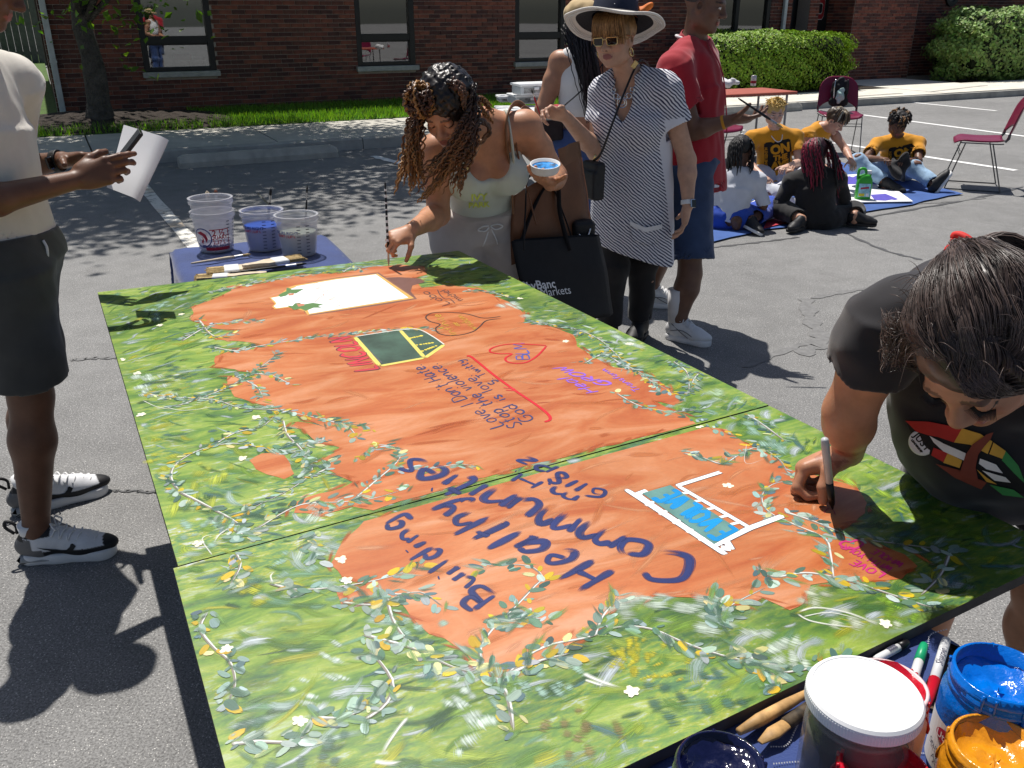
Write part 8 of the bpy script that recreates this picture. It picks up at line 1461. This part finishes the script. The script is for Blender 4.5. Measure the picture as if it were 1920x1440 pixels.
    def strand(pts, r=.00055, c=None, n=11): mb.tube(spline(pts, n), np.concatenate([np.full(n-3, r), [r*.8, r*.55, r*.25]]), 3, np.tile(V(.070, .050, .044)*(.35+1.5*rng.random()) if c is None else c, (n, 1)))
    for i in range(4200):                                # combed from the hairline back to the tie
        a = rng.random()*math.pi*1.16-.25; e = L(.088*math.cos(a), .072-.13*rng.random()**2, .005+.10*abs(math.sin(a))**.7+.0); e = snap(e, .001); o_ = .0025+.007*rng.random(); m1 = snap(e*.68+tie*.32, o_+.002); m2 = snap(e*.32+tie*.68, o_+.003); strand([e, m1, m2, tie+rng.normal(0, .006, 3)])
    for i in range(900):                                 # loose hair over the forehead side and temple
        a = snap(L(-.09+.18*rng.random(), .05*rng.random(), .10), .004); px = 1650+rng.random()*120; e = rp(px, 575+rng.random()*125, 1.24+.07*rng.random()); b = snap(L(.085, .02+.05*rng.random(), .05), .008+.014*rng.random()); strand([a, b, b*.45+e*.55+rng.normal(0, .006, 3), e], .0006, V(.075, .050, .040)*(.4+1.3*rng.random()))
    for i in range(900):                                 # sweep of hair across the brow on the other side
        a = snap(L(.03-.09*rng.random(), .02+.03*rng.random(), .12), .004); b = snap(L(-.02-.06*rng.random(), .075, .06+.03*rng.random()), .006+.008*rng.random()); e = snap(L(-.085, .055-.03*rng.random(), -.01-.04*rng.random()), .006+.01*rng.random()); strand([a, b, b*.5+e*.5+HR[:, 1]*.008, e], .0007)
    for i in range(420):                                 # ponytail and flyaways
        e = snap(L(-.085+.15*rng.random(), -.13, -.07+.11*rng.random()), .010+.012*rng.random()); strand([tie, snap(tie*.6+e*.4, .022+.008*rng.random()), snap(tie*.25+e*.75, .018+.006*rng.random()), e], .0007)
    for i in range(160): a = snap(L(.1*math.cos(i*1.7), .06*math.sin(i), .09), .004); d_ = nrm(rng.normal(size=3)); strand([a, a+d_*.018+HR[:, 2]*.008, a+d_*.042+HR[:, 2]*.004+V(0, 0, -.012)], .00045)
    wobj(mb, 'hair_strands', M['sleek'], t); th = np.linspace(0, 2*math.pi, 26); tm = MB(); tx = nrm(np.cross(HR[:, 1], tie-hc)); ty = nrm(tie-hc)
    for k in (-1, 1): tm.tube(np.array([tie+HR[:, 0]*.018*math.cos(a)+ty*(.010*math.sin(a)+.005)+HR[:, 1]*(.006*k+.006*math.cos(a)*k) for a in th]), .0058, 8)
    wobj(tm, 'hair_tie', pmat('red elastic', (.60, .025, .02), .7), t); lm = MB()
    for x in (-1, 1):
        for k in range(26): u = -1+2*k/25; a = L(x*.033+u*.0145, .0885-.010*abs(u), -.0055-.002*u*u); lm.tube(spline([a, a+HR@V(u*.003, .009, -.004), a+HR@V(u*.008, .0155, .001-.004*0)], 6), np.array([.0009, .0009, .0008, .0006, .0004, .0002]), 3)
    wobj(lm, 'eyelashes', M['shoeblack'], t)
    mk_ = thing('felt_marker', 'grey felt marker in the fist of the woman in the black tee', 'marker', pen, group='felt markers'); d = ptop-pen; MB().tube([d*0, d*.03, d*.08], [.0012, .0028, .0034], 10).build('nib', M['mblack'], mk_); MB().tube([d*.08, d*.2, d*.4], [.0052, .0066, .0068], 12).build('grip', M['mblack'], mk_, smooth=True); MB().tube([d*.4, d*.9, d*.985, d], [.0066, .0072, .0064, .004], 12).build('barrel', M['mgrey'], mk_, smooth=True)
woman_near()
# ---------- bags
M['leather'] = pmat('brown leather', (.145, .055, .024), .45, .18, 9, .3, 120, .002); M['leather2'] = pmat('tan leather', (.20, .095, .045), .5, .15, 9, .3, 120, .002); M['nylon'] = pmat('black nonwoven', (.010, .010, .013), .7, .15, 30, .5, 300, .002)
def softbag(name, lab, corners, depth, mat, parts, hollow=True, h=.006, noise=.006, seed=1):
    """corners: top-left, top-right, bottom-right, bottom-left of the front face (world); depth vector"""
    q = [V(c) for c in corners]; c0 = sum(q)/4; t = thing(name, lab, 'bag', c0+V(depth)*.5); n = 16; m_ = 16; v = []; f = []; dv = V(depth)
    def pt(u, w_, s_): p = (q[0]*(1-u)+q[1]*u)*(1-w_)+(q[3]*(1-u)+q[2]*u)*w_; bul = math.sin(math.pi*u)**.6*(w_**.7); return p+dv*(.5+(s_-.5)*(.35+.65*bul))+noise*np.array([math.sin(u*9+w_*5+seed), math.cos(u*7-w_*8), math.sin(w_*11+u*3)])*.6-c0-dv*.5
    for s_ in (0, 1): v += [pt(i/n, j/m_, s_) for i in range(n+1) for j in range(m_+1)]
    k = (n+1)*(m_+1); g = lambda i, j: i*(m_+1)+j
    for i in range(n):
        for j in range(m_): f += [(g(i, j), g(i, j+1), g(i+1, j+1), g(i+1, j)), (k+g(i, j), k+g(i+1, j), k+g(i+1, j+1), k+g(i, j+1))]
    for j in range(m_): f += [(g(0, j), k+g(0, j), k+g(0, j+1), g(0, j+1)), (g(n, j), g(n, j+1), k+g(n, j+1), k+g(n, j))]
    for i in range(n): f.append((g(i, m_), k+g(i, m_), k+g(i+1, m_), g(i+1, m_)))
    MB().add(v, f).build('bag_body', mat, t, smooth=True)
    for nm, path, r_, mt, fl in parts: MB().tube(spline([V(p)-c0-dv*.5 for p in path], 30), r_, 8, flat=fl).build(nm, mt, t, smooth=True)
    return t, c0+dv*.5
shl = JB['shL']
sb1, _c = softbag('leather_tote', 'brown leather tote hanging from the shoulder of the leaning woman', (aty(952, 372, 3.36), aty(1080, 300, 3.62), aty(1095, 440, 3.62), aty(950, 500, 3.38)), V(.05, .10, 0), M['leather'], [('strap', [aty(962, 400, 3.33), aty(958, 330, 3.30), aty(948, 240, 3.26), aty(962, 196, 3.33), aty(985, 205, 3.44), aty(1000, 260, 3.5)], .012, M['leather2'], .35), ('strap', [aty(1005, 420, 3.36), aty(985, 340, 3.34), aty(968, 270, 3.30), aty(978, 205, 3.36), aty(1002, 215, 3.48)], .010, M['leather'], .35)], seed=2)
softbag('tan_tote', 'tall tan leather tote standing open behind the paint cup', (aty(1042, 282, 3.74), aty(1075, 268, 3.84), aty(1102, 430, 3.8), aty(1060, 440, 3.74)), V(.04, .08, 0), M['leather2'], [], seed=5)
bq_ = [aty(950, 458, 3.30), aty(1112, 448, 3.52), aty(1140, 600, 3.50), aty(985, 600, 3.26)]; sb2, c_b = softbag('black_tote', 'black cloth tote printed Banc Markets hanging beside the leaning woman', bq_, V(.05, .11, 0), M['nylon'], [('handle', [aty(982, 470, 3.30), aty(985, 400, 3.36), aty(992, 330, 3.44), aty(1030, 335, 3.50), aty(1046, 350, 3.48), aty(1050, 400, 3.46), aty(1068, 470, 3.46)], .011, M['nylon'], .3), ('handle', [aty(975, 460, 3.40), aty(1000, 390, 3.46), aty(1030, 345, 3.52), aty(1056, 400, 3.54), aty(1075, 455, 3.56)], .010, M['nylon'], .3)], seed=3)
ux_ = nrm(bq_[1]-bq_[0]); uy_ = nrm(bq_[0]-bq_[3]); nb = nrm(np.cross(ux_, uy_))
for tx, px, py, sz in (('KeyBanc', 1018, 540, .050), ('Capital Markets', 1015, 560, .048)):
    v_, f_ = text_mesh(tx, sz, bold=.0009 if 'Key' in tx else 0); e_ = aty(1056 if 'Key' in tx else 1098, py-(8 if 'Key' in tx else 16), 3.34); xm = v_[:, 0].max(); p_ = np.array([e_+(x-xm)*ux_+y*uy_-V(0, 0, 0) for x, y, _ in v_]); bvb = BVHTree.FromObject; me_ = [o for o in bpy.data.objects if o.parent == sb2 and o.name.startswith('bag_body')][0]; bvt = bvh_of(me_); out = []
    for p in p_: q_ = Vector(p-c_b); h_, n_, i_, d_ = bvt.ray_cast(q_+Vector(nb)*.3, Vector(-nb), 1.); out.append(np.array(h_)+nb*.003 if h_ is not None else np.array(q_))
    MB().add(np.array(out), f_).build('lettering', M['white_print'], sb2)
S = Solid(); S.box(aty(1092, 432, 3.62), (.05, .035, .045), rz(15), .02); tcase = thing('camera_case', 'small black leather case tucked in the mouth of the black tote', 'case', aty(1092, 432, 3.62)); solid_obj('case_body', S, .005, M['shoeblack'], tcase); wobj(MB().tube(spline([aty(1085, 440, 3.56), aty(1100, 445, 3.57), aty(1108, 425, 3.6)], 10), .004, 6), 'zip', M['silver'], tcase)
# crossbody bag of the woman in the hat
pc_ = aty(1112, 338, 4.02); cb = thing('crossbody_bag', 'small black crossbody bag on a thin strap over the striped tunic', 'bag', pc_); Rb = rz(35); S = Solid(); S.box(pc_, (.030, .055, .085), Rb, .014); S.box(pc_+Rb@V(-.034, -.01, -.015), (.012, .048, .062), Rb, .01); S.noise(.001, 60, 1); solid_obj('bag_body', S, .0045, M['shoeblack'], cb); sp_ = [aty(1222, 135, 4.32), aty(1212, 116, 4.22), aty(1196, 118, 4.10), aty(1170, 175, 4.0), aty(1148, 232, 3.96), aty(1128, 285, 3.98), pc_+V(0, 0, .085)]; wobj(MB().tube(spline(sp_, 40), .0055, 8, flat=.5), 'strap', M['shoeblack'], cb); wobj(MB().tube([pc_+V(.0, 0, .082), pc_+V(.005, -.01, .115)], .006, 6), 'clasp', M['gold'], cb); wobj(MB().box(aty(1190, 121, 4.06), (.011, .004, .016), rotm((0, 1, 0), 35), bev=.002), 'buckle', M['gold'], cb, False)
# ================================================================ children sitting on the blue mat
M['gold_tee'] = clothmat('golden cotton', (.62, .27, .01), var=.05); M['blackprint'] = pmat('black shirt print', (.012, .010, .008), .8); M['goldprint'] = pmat('gold shirt print', (.62, .28, .012), .8); M['lightjeans'] = clothmat('light jeans', (.28, .42, .58), var=.25, scale=12); M['palepants'] = clothmat('white trousers', (.60, .62, .68), var=.08); M['bluelegs'] = clothmat('royal blue leggings', (.02, .07, .42)); M['greytop'] = clothmat('pale grey knit', (.56, .58, .64))
def kid(lab, J, sk, shirt, pants, g=.86, arm=.82, leg=.85, hs=.92, pend=1.9, prn=None, sleeve=.6, shoes=None, face=True, seed=1, slr=.075, curls=(35, 35, 20), plr=(.095, .078, .066), hem=-.03, closed=True, skinpal=None, hs2=1):
    pv = V(J['pelvis']); t = person(lab, (pv[0], pv[1], 0.015)); J.setdefault('hipR', pv+nrm(V(J['shR'])-V(J['shL']))*.075); J.setdefault('hipL', pv-nrm(V(J['shR'])-V(J['shL']))*.075); S, R = bodysolid(J, g, True, 0, arm, leg, hs=hs)
    for sd in 'RL': hand(S, J['wr'+sd], J.get('hd'+sd, nrm(V(J['wr'+sd])-V(J['el'+sd]))), J.get('pn'+sd, V(0, .2, -1)), 1 if sd == 'R' else -1, [curls]*4, .82, (0, 15, 15))
    hc, HR = J['head']; solid_obj('body', S, .0075, skinmat('skin', sk), t, [headfine(J, .95)], .0042, skincol(sk, dict(at=(hc, HR, hs), closed=closed), skinpal))
    St = tee(J, R, g, .018, hem, sleeve, slr, .052, 1.05, seed, .003, (.9, .9, .8), arm=.95); sh = solid_obj('shirt', St, .0072, shirt, t); solid_obj('trousers', trousers(J, R, g, .012, .07, pend, plr, seed+1, .004, leg=.95, cut=False), .0075, pants, t)
    if prn:
        bv = bvh_of(sh); T = V(J['neck'])-pv; ctr = pv+T*prn.get('h', .52)+R[:, 1]*.12; hw, hh = .115, .125; zz = [(-hw+2*hw*i/12, hh+(.009 if i % 2 else -.004), 0) for i in range(13)]; bx_ = [(-hw, -hh, 0), (hw, -hh, 0)]+zz[::-1]; v_, f_ = decal(bx_, [tuple(range(len(bx_)))], ctr, -R[:, 0], R[:, 2], bv, .003, .025, .25); wobj(MB().add(v_, f_), 'print_block', M['blackprint'], t)
        for tx, dy, sz, bo in (('ON', .062, .105, .006), ('THE', -.012, .066, .004), ('AVE', -.08, .085, .006)): v_, f_ = text_mesh(tx, sz, bold=bo); v_ = v_*V(1.02, 1, 1)+V(.018, dy, 0); v_, f_ = decal(v_, f_, ctr, -R[:, 0], R[:, 2], bv, .0055, .025, .25); wobj(MB().add(v_, f_), 'lettering', M['goldprint'], t)
        v_, f_ = text_mesh('JUNETEENTH', .030, bold=.001); v_ = np.c_[-v_[:, 1]-.10, v_[:, 0], v_[:, 2]]; v_, f_ = decal(v_, f_, ctr, -R[:, 0], R[:, 2], bv, .0055, .025, .25); wobj(MB().add(v_, f_), 'lettering', M['goldprint'], t)
    for sd, (d, m0, m1, up) in (shoes or {}).items(): d = nrm(d); h_ = V(J['an'+sd])-d*.055-nrm(V(up))*.075; shoe(t, h_, h_+d*(.27 if 'torn' in lab else .235), up, mats=(m0, m1), sc_=1.0 if 'torn' in lab else .88)
    return t, S, R
def locs(t, J, paths, r, cols, mat, hair=(.012, .010, .010), hs=.92, rad=(.086, .10, .09), turns=60, name='locs', cover=.085):
    hc, HR = J['head']; L = lambda x, y, z: hc+HR@(V(x, y, z)*hs); S = Solid(); S.ell(L(0, -.018, .04), V(rad)*hs, HR, .02); S.ell(L(0, .095, -.05), V(.062, .07, cover)*hs, HR, .01, True); S.plane(L(0, -.01, -.07), -HR[:, 2]); S.noise(.004, 70, 2); solid_obj('hair', S, .0065, mat, t, col=lambda P: np.tile(hair, (len(P), 1))); mb = MB()
    for p in paths:
        n = 26; q = spline(p, n); ln = np.linalg.norm(np.diff(q, axis=0), axis=1).sum(); c = V(cols[rng.integers(0, len(cols))])*(.6+.8*rng.random()); mb.tube(helix(q, r*.55, ln*turns, rng.random()*6), np.concatenate([np.full(n-3, r), [r*.8, r*.6, r*.3]]), 5, np.tile(c, (n, 1)))
    if paths: wobj(mb, name, mat, t)
    return L
WB, BB, WW = (M['shoeblack'], M['shoewhite']), (M['shoeblack'], M['shoeblack']), (M['shoewhite'], M['shoewhite'])
# girl in a pale top, back turned
J = dict(pelvis=aty(1366, 408, 6.82), neck=aty(1386, 322, 6.86), shR=aty(1420, 338, 6.84), shL=aty(1346, 340, 6.90), elR=aty(1432, 385, 6.80), elL=aty(1328, 385, 6.98), wrR=aty(1424, 405, 7.0), wrL=aty(1350, 395, 7.16), knR=aty(1440, 420, 7.1), knL=aty(1312, 425, 7.0), anR=aty(1408, 428, 6.72), anL=aty(1380, 432, 6.70), head=(aty(1389, 283, 6.92), frame(V(.15, .9, -.35))))
J['knL'][2] = .10; J['knR'][2] = .12; J['anR'][2] = J['anL'][2] = .09
t, S, R = kid('child with black braids in a pale grey top and blue leggings, back turned', J, (.13, .065, .042), M['greytop'], M['bluelegs'], .80, .72, .80, .90, 1.75, None, 1.0, dict(R=(V(.35, -.8, -.1), *WB, V(.5, 0, 1))), slr=.060, seed=4)
hc, HR = J['head']; ps = []
for i in range(46): a = i/45*5.2-.5; s_ = hc+HR@V(.02*math.cos(a), -.02+.02*math.sin(a), .115); m_ = hc+HR@V(.092*math.cos(a), -.02+.10*math.sin(a), .03); e_ = hc+HR@V(.085*math.cos(a), -.03+.075*math.sin(a), -.12-.09*rng.random()); ps.append([s_, m_, e_+rng.normal(0, .008, 3)])
ps = [p for p in ps if ((p[1]-hc)@HR)[1] < .05]; locs(t, J, ps, .0062, [(.010, .009, .010)], M['blackhair'], hs=.90); S = Solid(); S.ell(hc+HR@V(0, 0, .125), V(.014, .014, .01), HR); solid_obj('hair_bead', S, .004, M['plas_white'], t)
# girl in black with red and black twists
J = dict(pelvis=aty(1530, 412, 6.88), neck=aty(1528, 318, 6.95), shR=aty(1572, 336, 6.92), shL=aty(1484, 340, 6.98), elR=aty(1585, 385, 7.0), elL=aty(1460, 385, 7.0), wrR=aty(1560, 380, 7.25), wrL=aty(1478, 338, 7.12), hdL=V(.1, .1, .9), knR=V(2.75, 7.0, .10), knL=aty(1460, 425, 7.0), anR=aty(1600, 425, 6.85), anL=aty(1500, 432, 6.75), head=(aty(1530, 288, 6.98), frame(V(-.12, .9, -.35))))
J['knL'][2] = .12; J['anR'][2] = .10; J['anL'][2] = .09
t, S, R = kid('child in black sweater with long red and black twists, back turned', J, (.42, .23, .155), M['blackcotton'], M['blackcotton'], .86, .80, .86, .92, 1.8, None, 1.0, dict(R=(V(.8, -.3, 0), *BB, V(0, -.2, 1)), L=(V(-.6, -.6, 0), *BB, V(0, 0, 1))), slr=.066, seed=6); S = Solid(); a, b = J['elL'], J['wrL']; S.ec(a, a+(b-a)*.75, (1, 0, 0), (.052,)*2, (.046,)*2, .02); S.cap(a, a, .055, None, .03); S.noise(.003, 40, 1); solid_obj('sleeve', S, .006, M['blackcotton'], t)
hc, HR = J['head']; ps = []
for i in range(120): a = rng.random()*5.4-.85; s_ = hc+HR@V(.05*math.cos(a), -.02+.05*math.sin(a), .105); m_ = hc+HR@V(.115*math.cos(a), -.03+.115*math.sin(a), .02); le = .12+.24*rng.random(); e_ = hc+HR@V(.13*math.cos(a)+.03, -.07+.10*math.sin(a), 0)-V(0, 0, le)+V(.02, -.03, 0); ps.append([s_, m_, e_+rng.normal(0, .014, 3)])
ps = [p for p in ps if ((p[1]-hc)@HR)[1] < .055]; locs(t, J, ps, .0072, [(.20, .008, .03), (.20, .008, .03), (.14, .006, .022), (.016, .009, .010), (.012, .009, .009)], hairmat('red twists', .5), hair=(.03, .006, .010), turns=35, name='twists')
# blond child facing us
J = dict(pelvis=aty(1452, 326, 8.05), neck=aty(1452, 244, 7.98), shR=aty(1410, 258, 7.98), shL=aty(1492, 256, 8.0), elR=aty(1402, 305, 7.85), elL=aty(1498, 305, 7.85), wrR=aty(1430, 330, 7.62), wrL=aty(1476, 312, 7.6), knR=aty(1395, 335, 7.65), knL=aty(1510, 332, 7.68), anR=aty(1470, 348, 7.52), anL=aty(1430, 350, 7.48), head=(aty(1453, 210, 7.90), frame(V(-.05, -.95, -.30))))
J['anR'][2] = .12; J['anL'][2] = .09
t, S, R = kid('smiling blond child in golden printed tee and white trousers sitting cross legged', J, (.58, .36, .27), M['gold_tee'], M['palepants'], .88, .80, .85, .94, 1.85, dict(h=.50), .62, dict(R=(V(.8, -.5, -.1), *WW, V(0, -.4, .8)), L=(V(-.8, -.5, -.1), *WW, V(0, -.4, .8))), slr=.070, seed=8, closed=False); hc, HR = J['head']; bm_ = hairmat('bleached hair', .5); L = locs(t, J, [], .004, [(.6, .4, .1)], bm_, hair=(.52, .34, .10), hs=.94, cover=.075); sp_ = MB()
for i in range(150): a = rng.random()*6.28; r_ = .07*rng.random()**.5; s_ = L(r_*math.cos(a), -.01+r_*math.sin(a)*1.2, .11-.6*r_*r_/.07); e_ = L(1.35*r_*math.cos(a)+.01*rng.normal(), 1.5*r_*math.sin(a)+.012, .135+.03*rng.random()-r_*.8); sp_.tube(spline([s_, (s_+e_)/2+HR[:, 2]*.006, e_], 5), np.array([.005, .005, .004, .003, .001]), 4, V(.60, .42, .13)*(.6+.7*rng.random()))
wobj(sp_, 'hair_spikes', bm_, t); wobj(MB().tube(spline([V(J['neck'])+R@V(.06, .04, .0), V(J['neck'])+R@V(.03, .115, -.05), V(J['neck'])+R@V(0, .128, -.065), V(J['neck'])+R@V(-.03, .115, -.05), V(J['neck'])+R@V(-.06, .04, .0)], 24), .004, 6), 'necklace', M['lace'], t)
# child leaning right with streaked hair
J = dict(pelvis=aty(1508, 322, 8.55), neck=aty(1538, 240, 8.36), shR=aty(1512, 254, 8.30), shL=aty(1556, 240, 8.50), elR=aty(1516, 300, 8.2), elL=aty(1585, 280, 8.4), wrR=aty(1545, 312, 8.05), wrL=aty(1596, 300, 8.2), knR=aty(1470, 330, 8.3), knL=aty(1560, 325, 8.3), anR=aty(1530, 340, 8.05), anL=aty(1505, 345, 8.05), head=(aty(1566, 226, 8.30), frame(V(.62, -.55, -.55), V(.45, -.3, .8))))
t, S, R = kid('child in golden sleeveless tee with streaked short hair leaning over the poster', J, (.52, .30, .22), M['gold_tee'], M['palepants'], .86, .82, .85, .93, 1.85, None, .18, None, slr=.086, seed=10); hc, HR = J['head']; L = lambda x, y, z: hc+HR@(V(x, y, z)*.93); ps = []
for i in range(70): a = rng.random()*6.28; s_ = L(.03*math.cos(a), -.01+.03*math.sin(a), .12); e_ = L(.092*math.cos(a), .02+.10*math.sin(a), .02+.05*rng.random()); ps.append([s_, (s_+e_)/2+HR[:, 2]*.025, e_])
locs(t, J, ps, .0055, [(.05, .035, .025), (.10, .06, .03), (.42, .40, .34), (.30, .22, .12)], hairmat('streaked hair', .45), hair=(.05, .032, .022), hs=.93, turns=8)
# boy in torn jeans
J = dict(pelvis=aty(1682, 322, 8.98), neck=aty(1684, 258, 8.88), shR=aty(1645, 270, 8.86), shL=aty(1722, 268, 8.84), elR=aty(1622, 298, 8.66), elL=aty(1722, 302, 8.62), wrR=aty(1652, 298, 8.42), wrL=aty(1696, 302, 8.42), knR=aty(1606, 304, 8.52), knL=aty(1714, 316, 8.48), anR=aty(1660, 346, 8.34), anL=aty(1752, 344, 8.26), head=(aty(1684, 232, 8.78), frame(V(-.05, -.85, -.45), V(0, -.4, .8))))
J['anR'][2] = .09; J['anL'][2] = .09; kr, kl = V(J['knR']), V(J['knL'])
t, S, R = kid('boy with short twists in golden printed tee and torn light jeans, leg stretched out', J, (.15, .075, .048), M['gold_tee'], M['lightjeans'], .94, .84, .9, .96, 1.9, dict(h=.55), .62, dict(L=(V(.55, .25, .75), *WB, V(-.55, .0, .8)), R=(V(.6, -.6, -.1), *BB, V(0, -.3, .9))), slr=.072, seed=12)
for k_ in (kr, kl): S = Solid(); S.ell(k_+V(0, -.035, .045), V(.052, .04, .04), None, .01); S.noise(.003, 60, 1); solid_obj('torn_knee', S, .006, skinmat('knee skin', (.2, .1, .07)), t, col=skincol((.20, .10, .07)))
hc, HR = J['head']; L = lambda x, y, z: hc+HR@(V(x, y, z)*.96); ps = []
for i in range(90): a = rng.random()*6.28; s_ = L(.05*math.cos(a), -.01+.05*math.sin(a), .105); e_ = L(.108*math.cos(a), .0+.118*math.sin(a), .01+.06*rng.random()); ps.append([s_, (s_+e_)/2+HR[:, 2]*.028+rng.normal(0, .008, 3), e_])
locs(t, J, ps, .008, [(.014, .012, .011), (.02, .014, .011), (.014, .012, .011), (.16, .08, .03)], M['blackhair'], hs=.96, turns=30)
S = Solid(); c_ = aty(1682, 318, 8.36); S.ell(c_, V(.09, .05, .12), frame(V(.5, -.5, .6)), .03); S.ell(c_+V(.06, 0, .08), V(.05, .03, .07), None, .03); S.noise(.012, 30, 3); cl = thing('dark_cloth', 'bunched black cap held in the lap of the boy in torn jeans', 'cap', c_); solid_obj('cloth', S, .007, M['blackcotton'], cl)
# paint things between the children
for k, (px, py, nm, mt) in enumerate([(1345, 392, 'small clear water bottle on the mat behind the child in grey', 'boxclear'), (1358, 402, 'crumpled white paper cup on the mat behind the child in grey', 'plas_white'), (1338, 405, 'round white paint tub on the mat beside the blue leggings', 'lidwhite')]):
    p_ = at(px, py, .02); o = thing('craft_pot', nm, 'pot', p_); MB().lathe([(0, 0), (.035, 0), (.038, .01), (.034, .07+.05*(k == 0)), (.02, .08+.06*(k == 0)), (0, .08+.06*(k == 0))], n=18).build('pot_body', M[mt], o, smooth=True); MB().lathe([(.021, .081+.06*(k == 0)), (.021, .095+.06*(k == 0)), (0, .095+.06*(k == 0))], n=14).build('pot_cap', M['mgrey'], o)
# backpack over the chair back, bag on the orange table, a sneaker behind the man in red
cR = rz(172); S = Solid(); bc_ = V(ch2p[0], ch2p[1], 0)+cR@V(0, -.22, .70); S.ell(bc_, V(.10, .05, .15), cR, .03); S.ell(bc_+V(.0, 0, -.12), V(.11, .05, .08), cR, .03); S.noise(.008, 40, 3); bp = thing('backpack', 'dark backpack with pale cloth hung over the back of the maroon chair', 'backpack', bc_); solid_obj('pack_body', S, .007, M['nylon'], bp)
for sx in (-1, 1): wobj(MB().tube(spline([bc_+cR@V(sx*.07, .05, .13), bc_+cR@V(sx*.08, .075, .05), bc_+cR@V(sx*.07, .07, -.08)], 12), .014, 6, flat=.5), 'shoulder_strap', M['silver'] if sx > 0 else M['strap'], bp)
S = Solid(); S.ell(bc_+cR@V(0, .06, -.05), V(.05, .025, .09), cR, .02); S.noise(.01, 45, 2); solid_obj('pale_cloth', S, .006, pmat('aqua cloth', (.42, .58, .55), .8), bp)
S = Solid(); pb_ = at(1362, 158, .76); S.ell(pb_+V(0, 0, .02), V(.14, .09, .045), None, .03); S.ell(pb_+V(-.06, .02, .04), V(.07, .06, .04), None, .03); S.noise(.014, 32, 4); pb = thing('plastic_bag', 'crumpled white plastic bag on the orange table', 'bag', pb_); solid_obj('bag_body', S, .007, M['bagplastic'], pb)
# ---- pieces of clothing and hair hang under the part they belong to
RULE = dict(hat_brim_edge='hat_brim', brim_stitching='hat_brim', hat_crown='hat_brim', hat_dots='hat_brim', hat_flower='hat_brim', glasses_lens='glasses_frame', watch_case='watch_strap', watch_face='watch_strap', twists='hair', braids='hair', fringe='hair', hair_strands='hair', hair_tie='hair', hair_spikes='hair', locs='hair', hair_bead='hair', drawstring='shorts', lettering=('shirt', 'tank_top'), print_block='shirt', collar='shirt', collar_trim='shirt', pocket='tunic', pocket_trim='tunic', neck_trim='tunic', lip_print='shirt', tooth_print='shirt', shoulder_strap='tank_top', torn_knee='trousers', eyelashes='body', sleeve='shirt')
for p in [o for o in bpy.data.objects if o.name.split('.')[0] == 'person']:
    ch = {}
    for o in p.children: ch.setdefault(o.name.split('.')[0], o)
    for o in list(p.children):
        r = RULE.get(o.name.split('.')[0]); r = (r,) if isinstance(r, str) else r
        for n_ in r or ():
            if n_ in ch: o.parent = ch[n_]; o.matrix_parent_inverse = Matrix.Identity(4); break
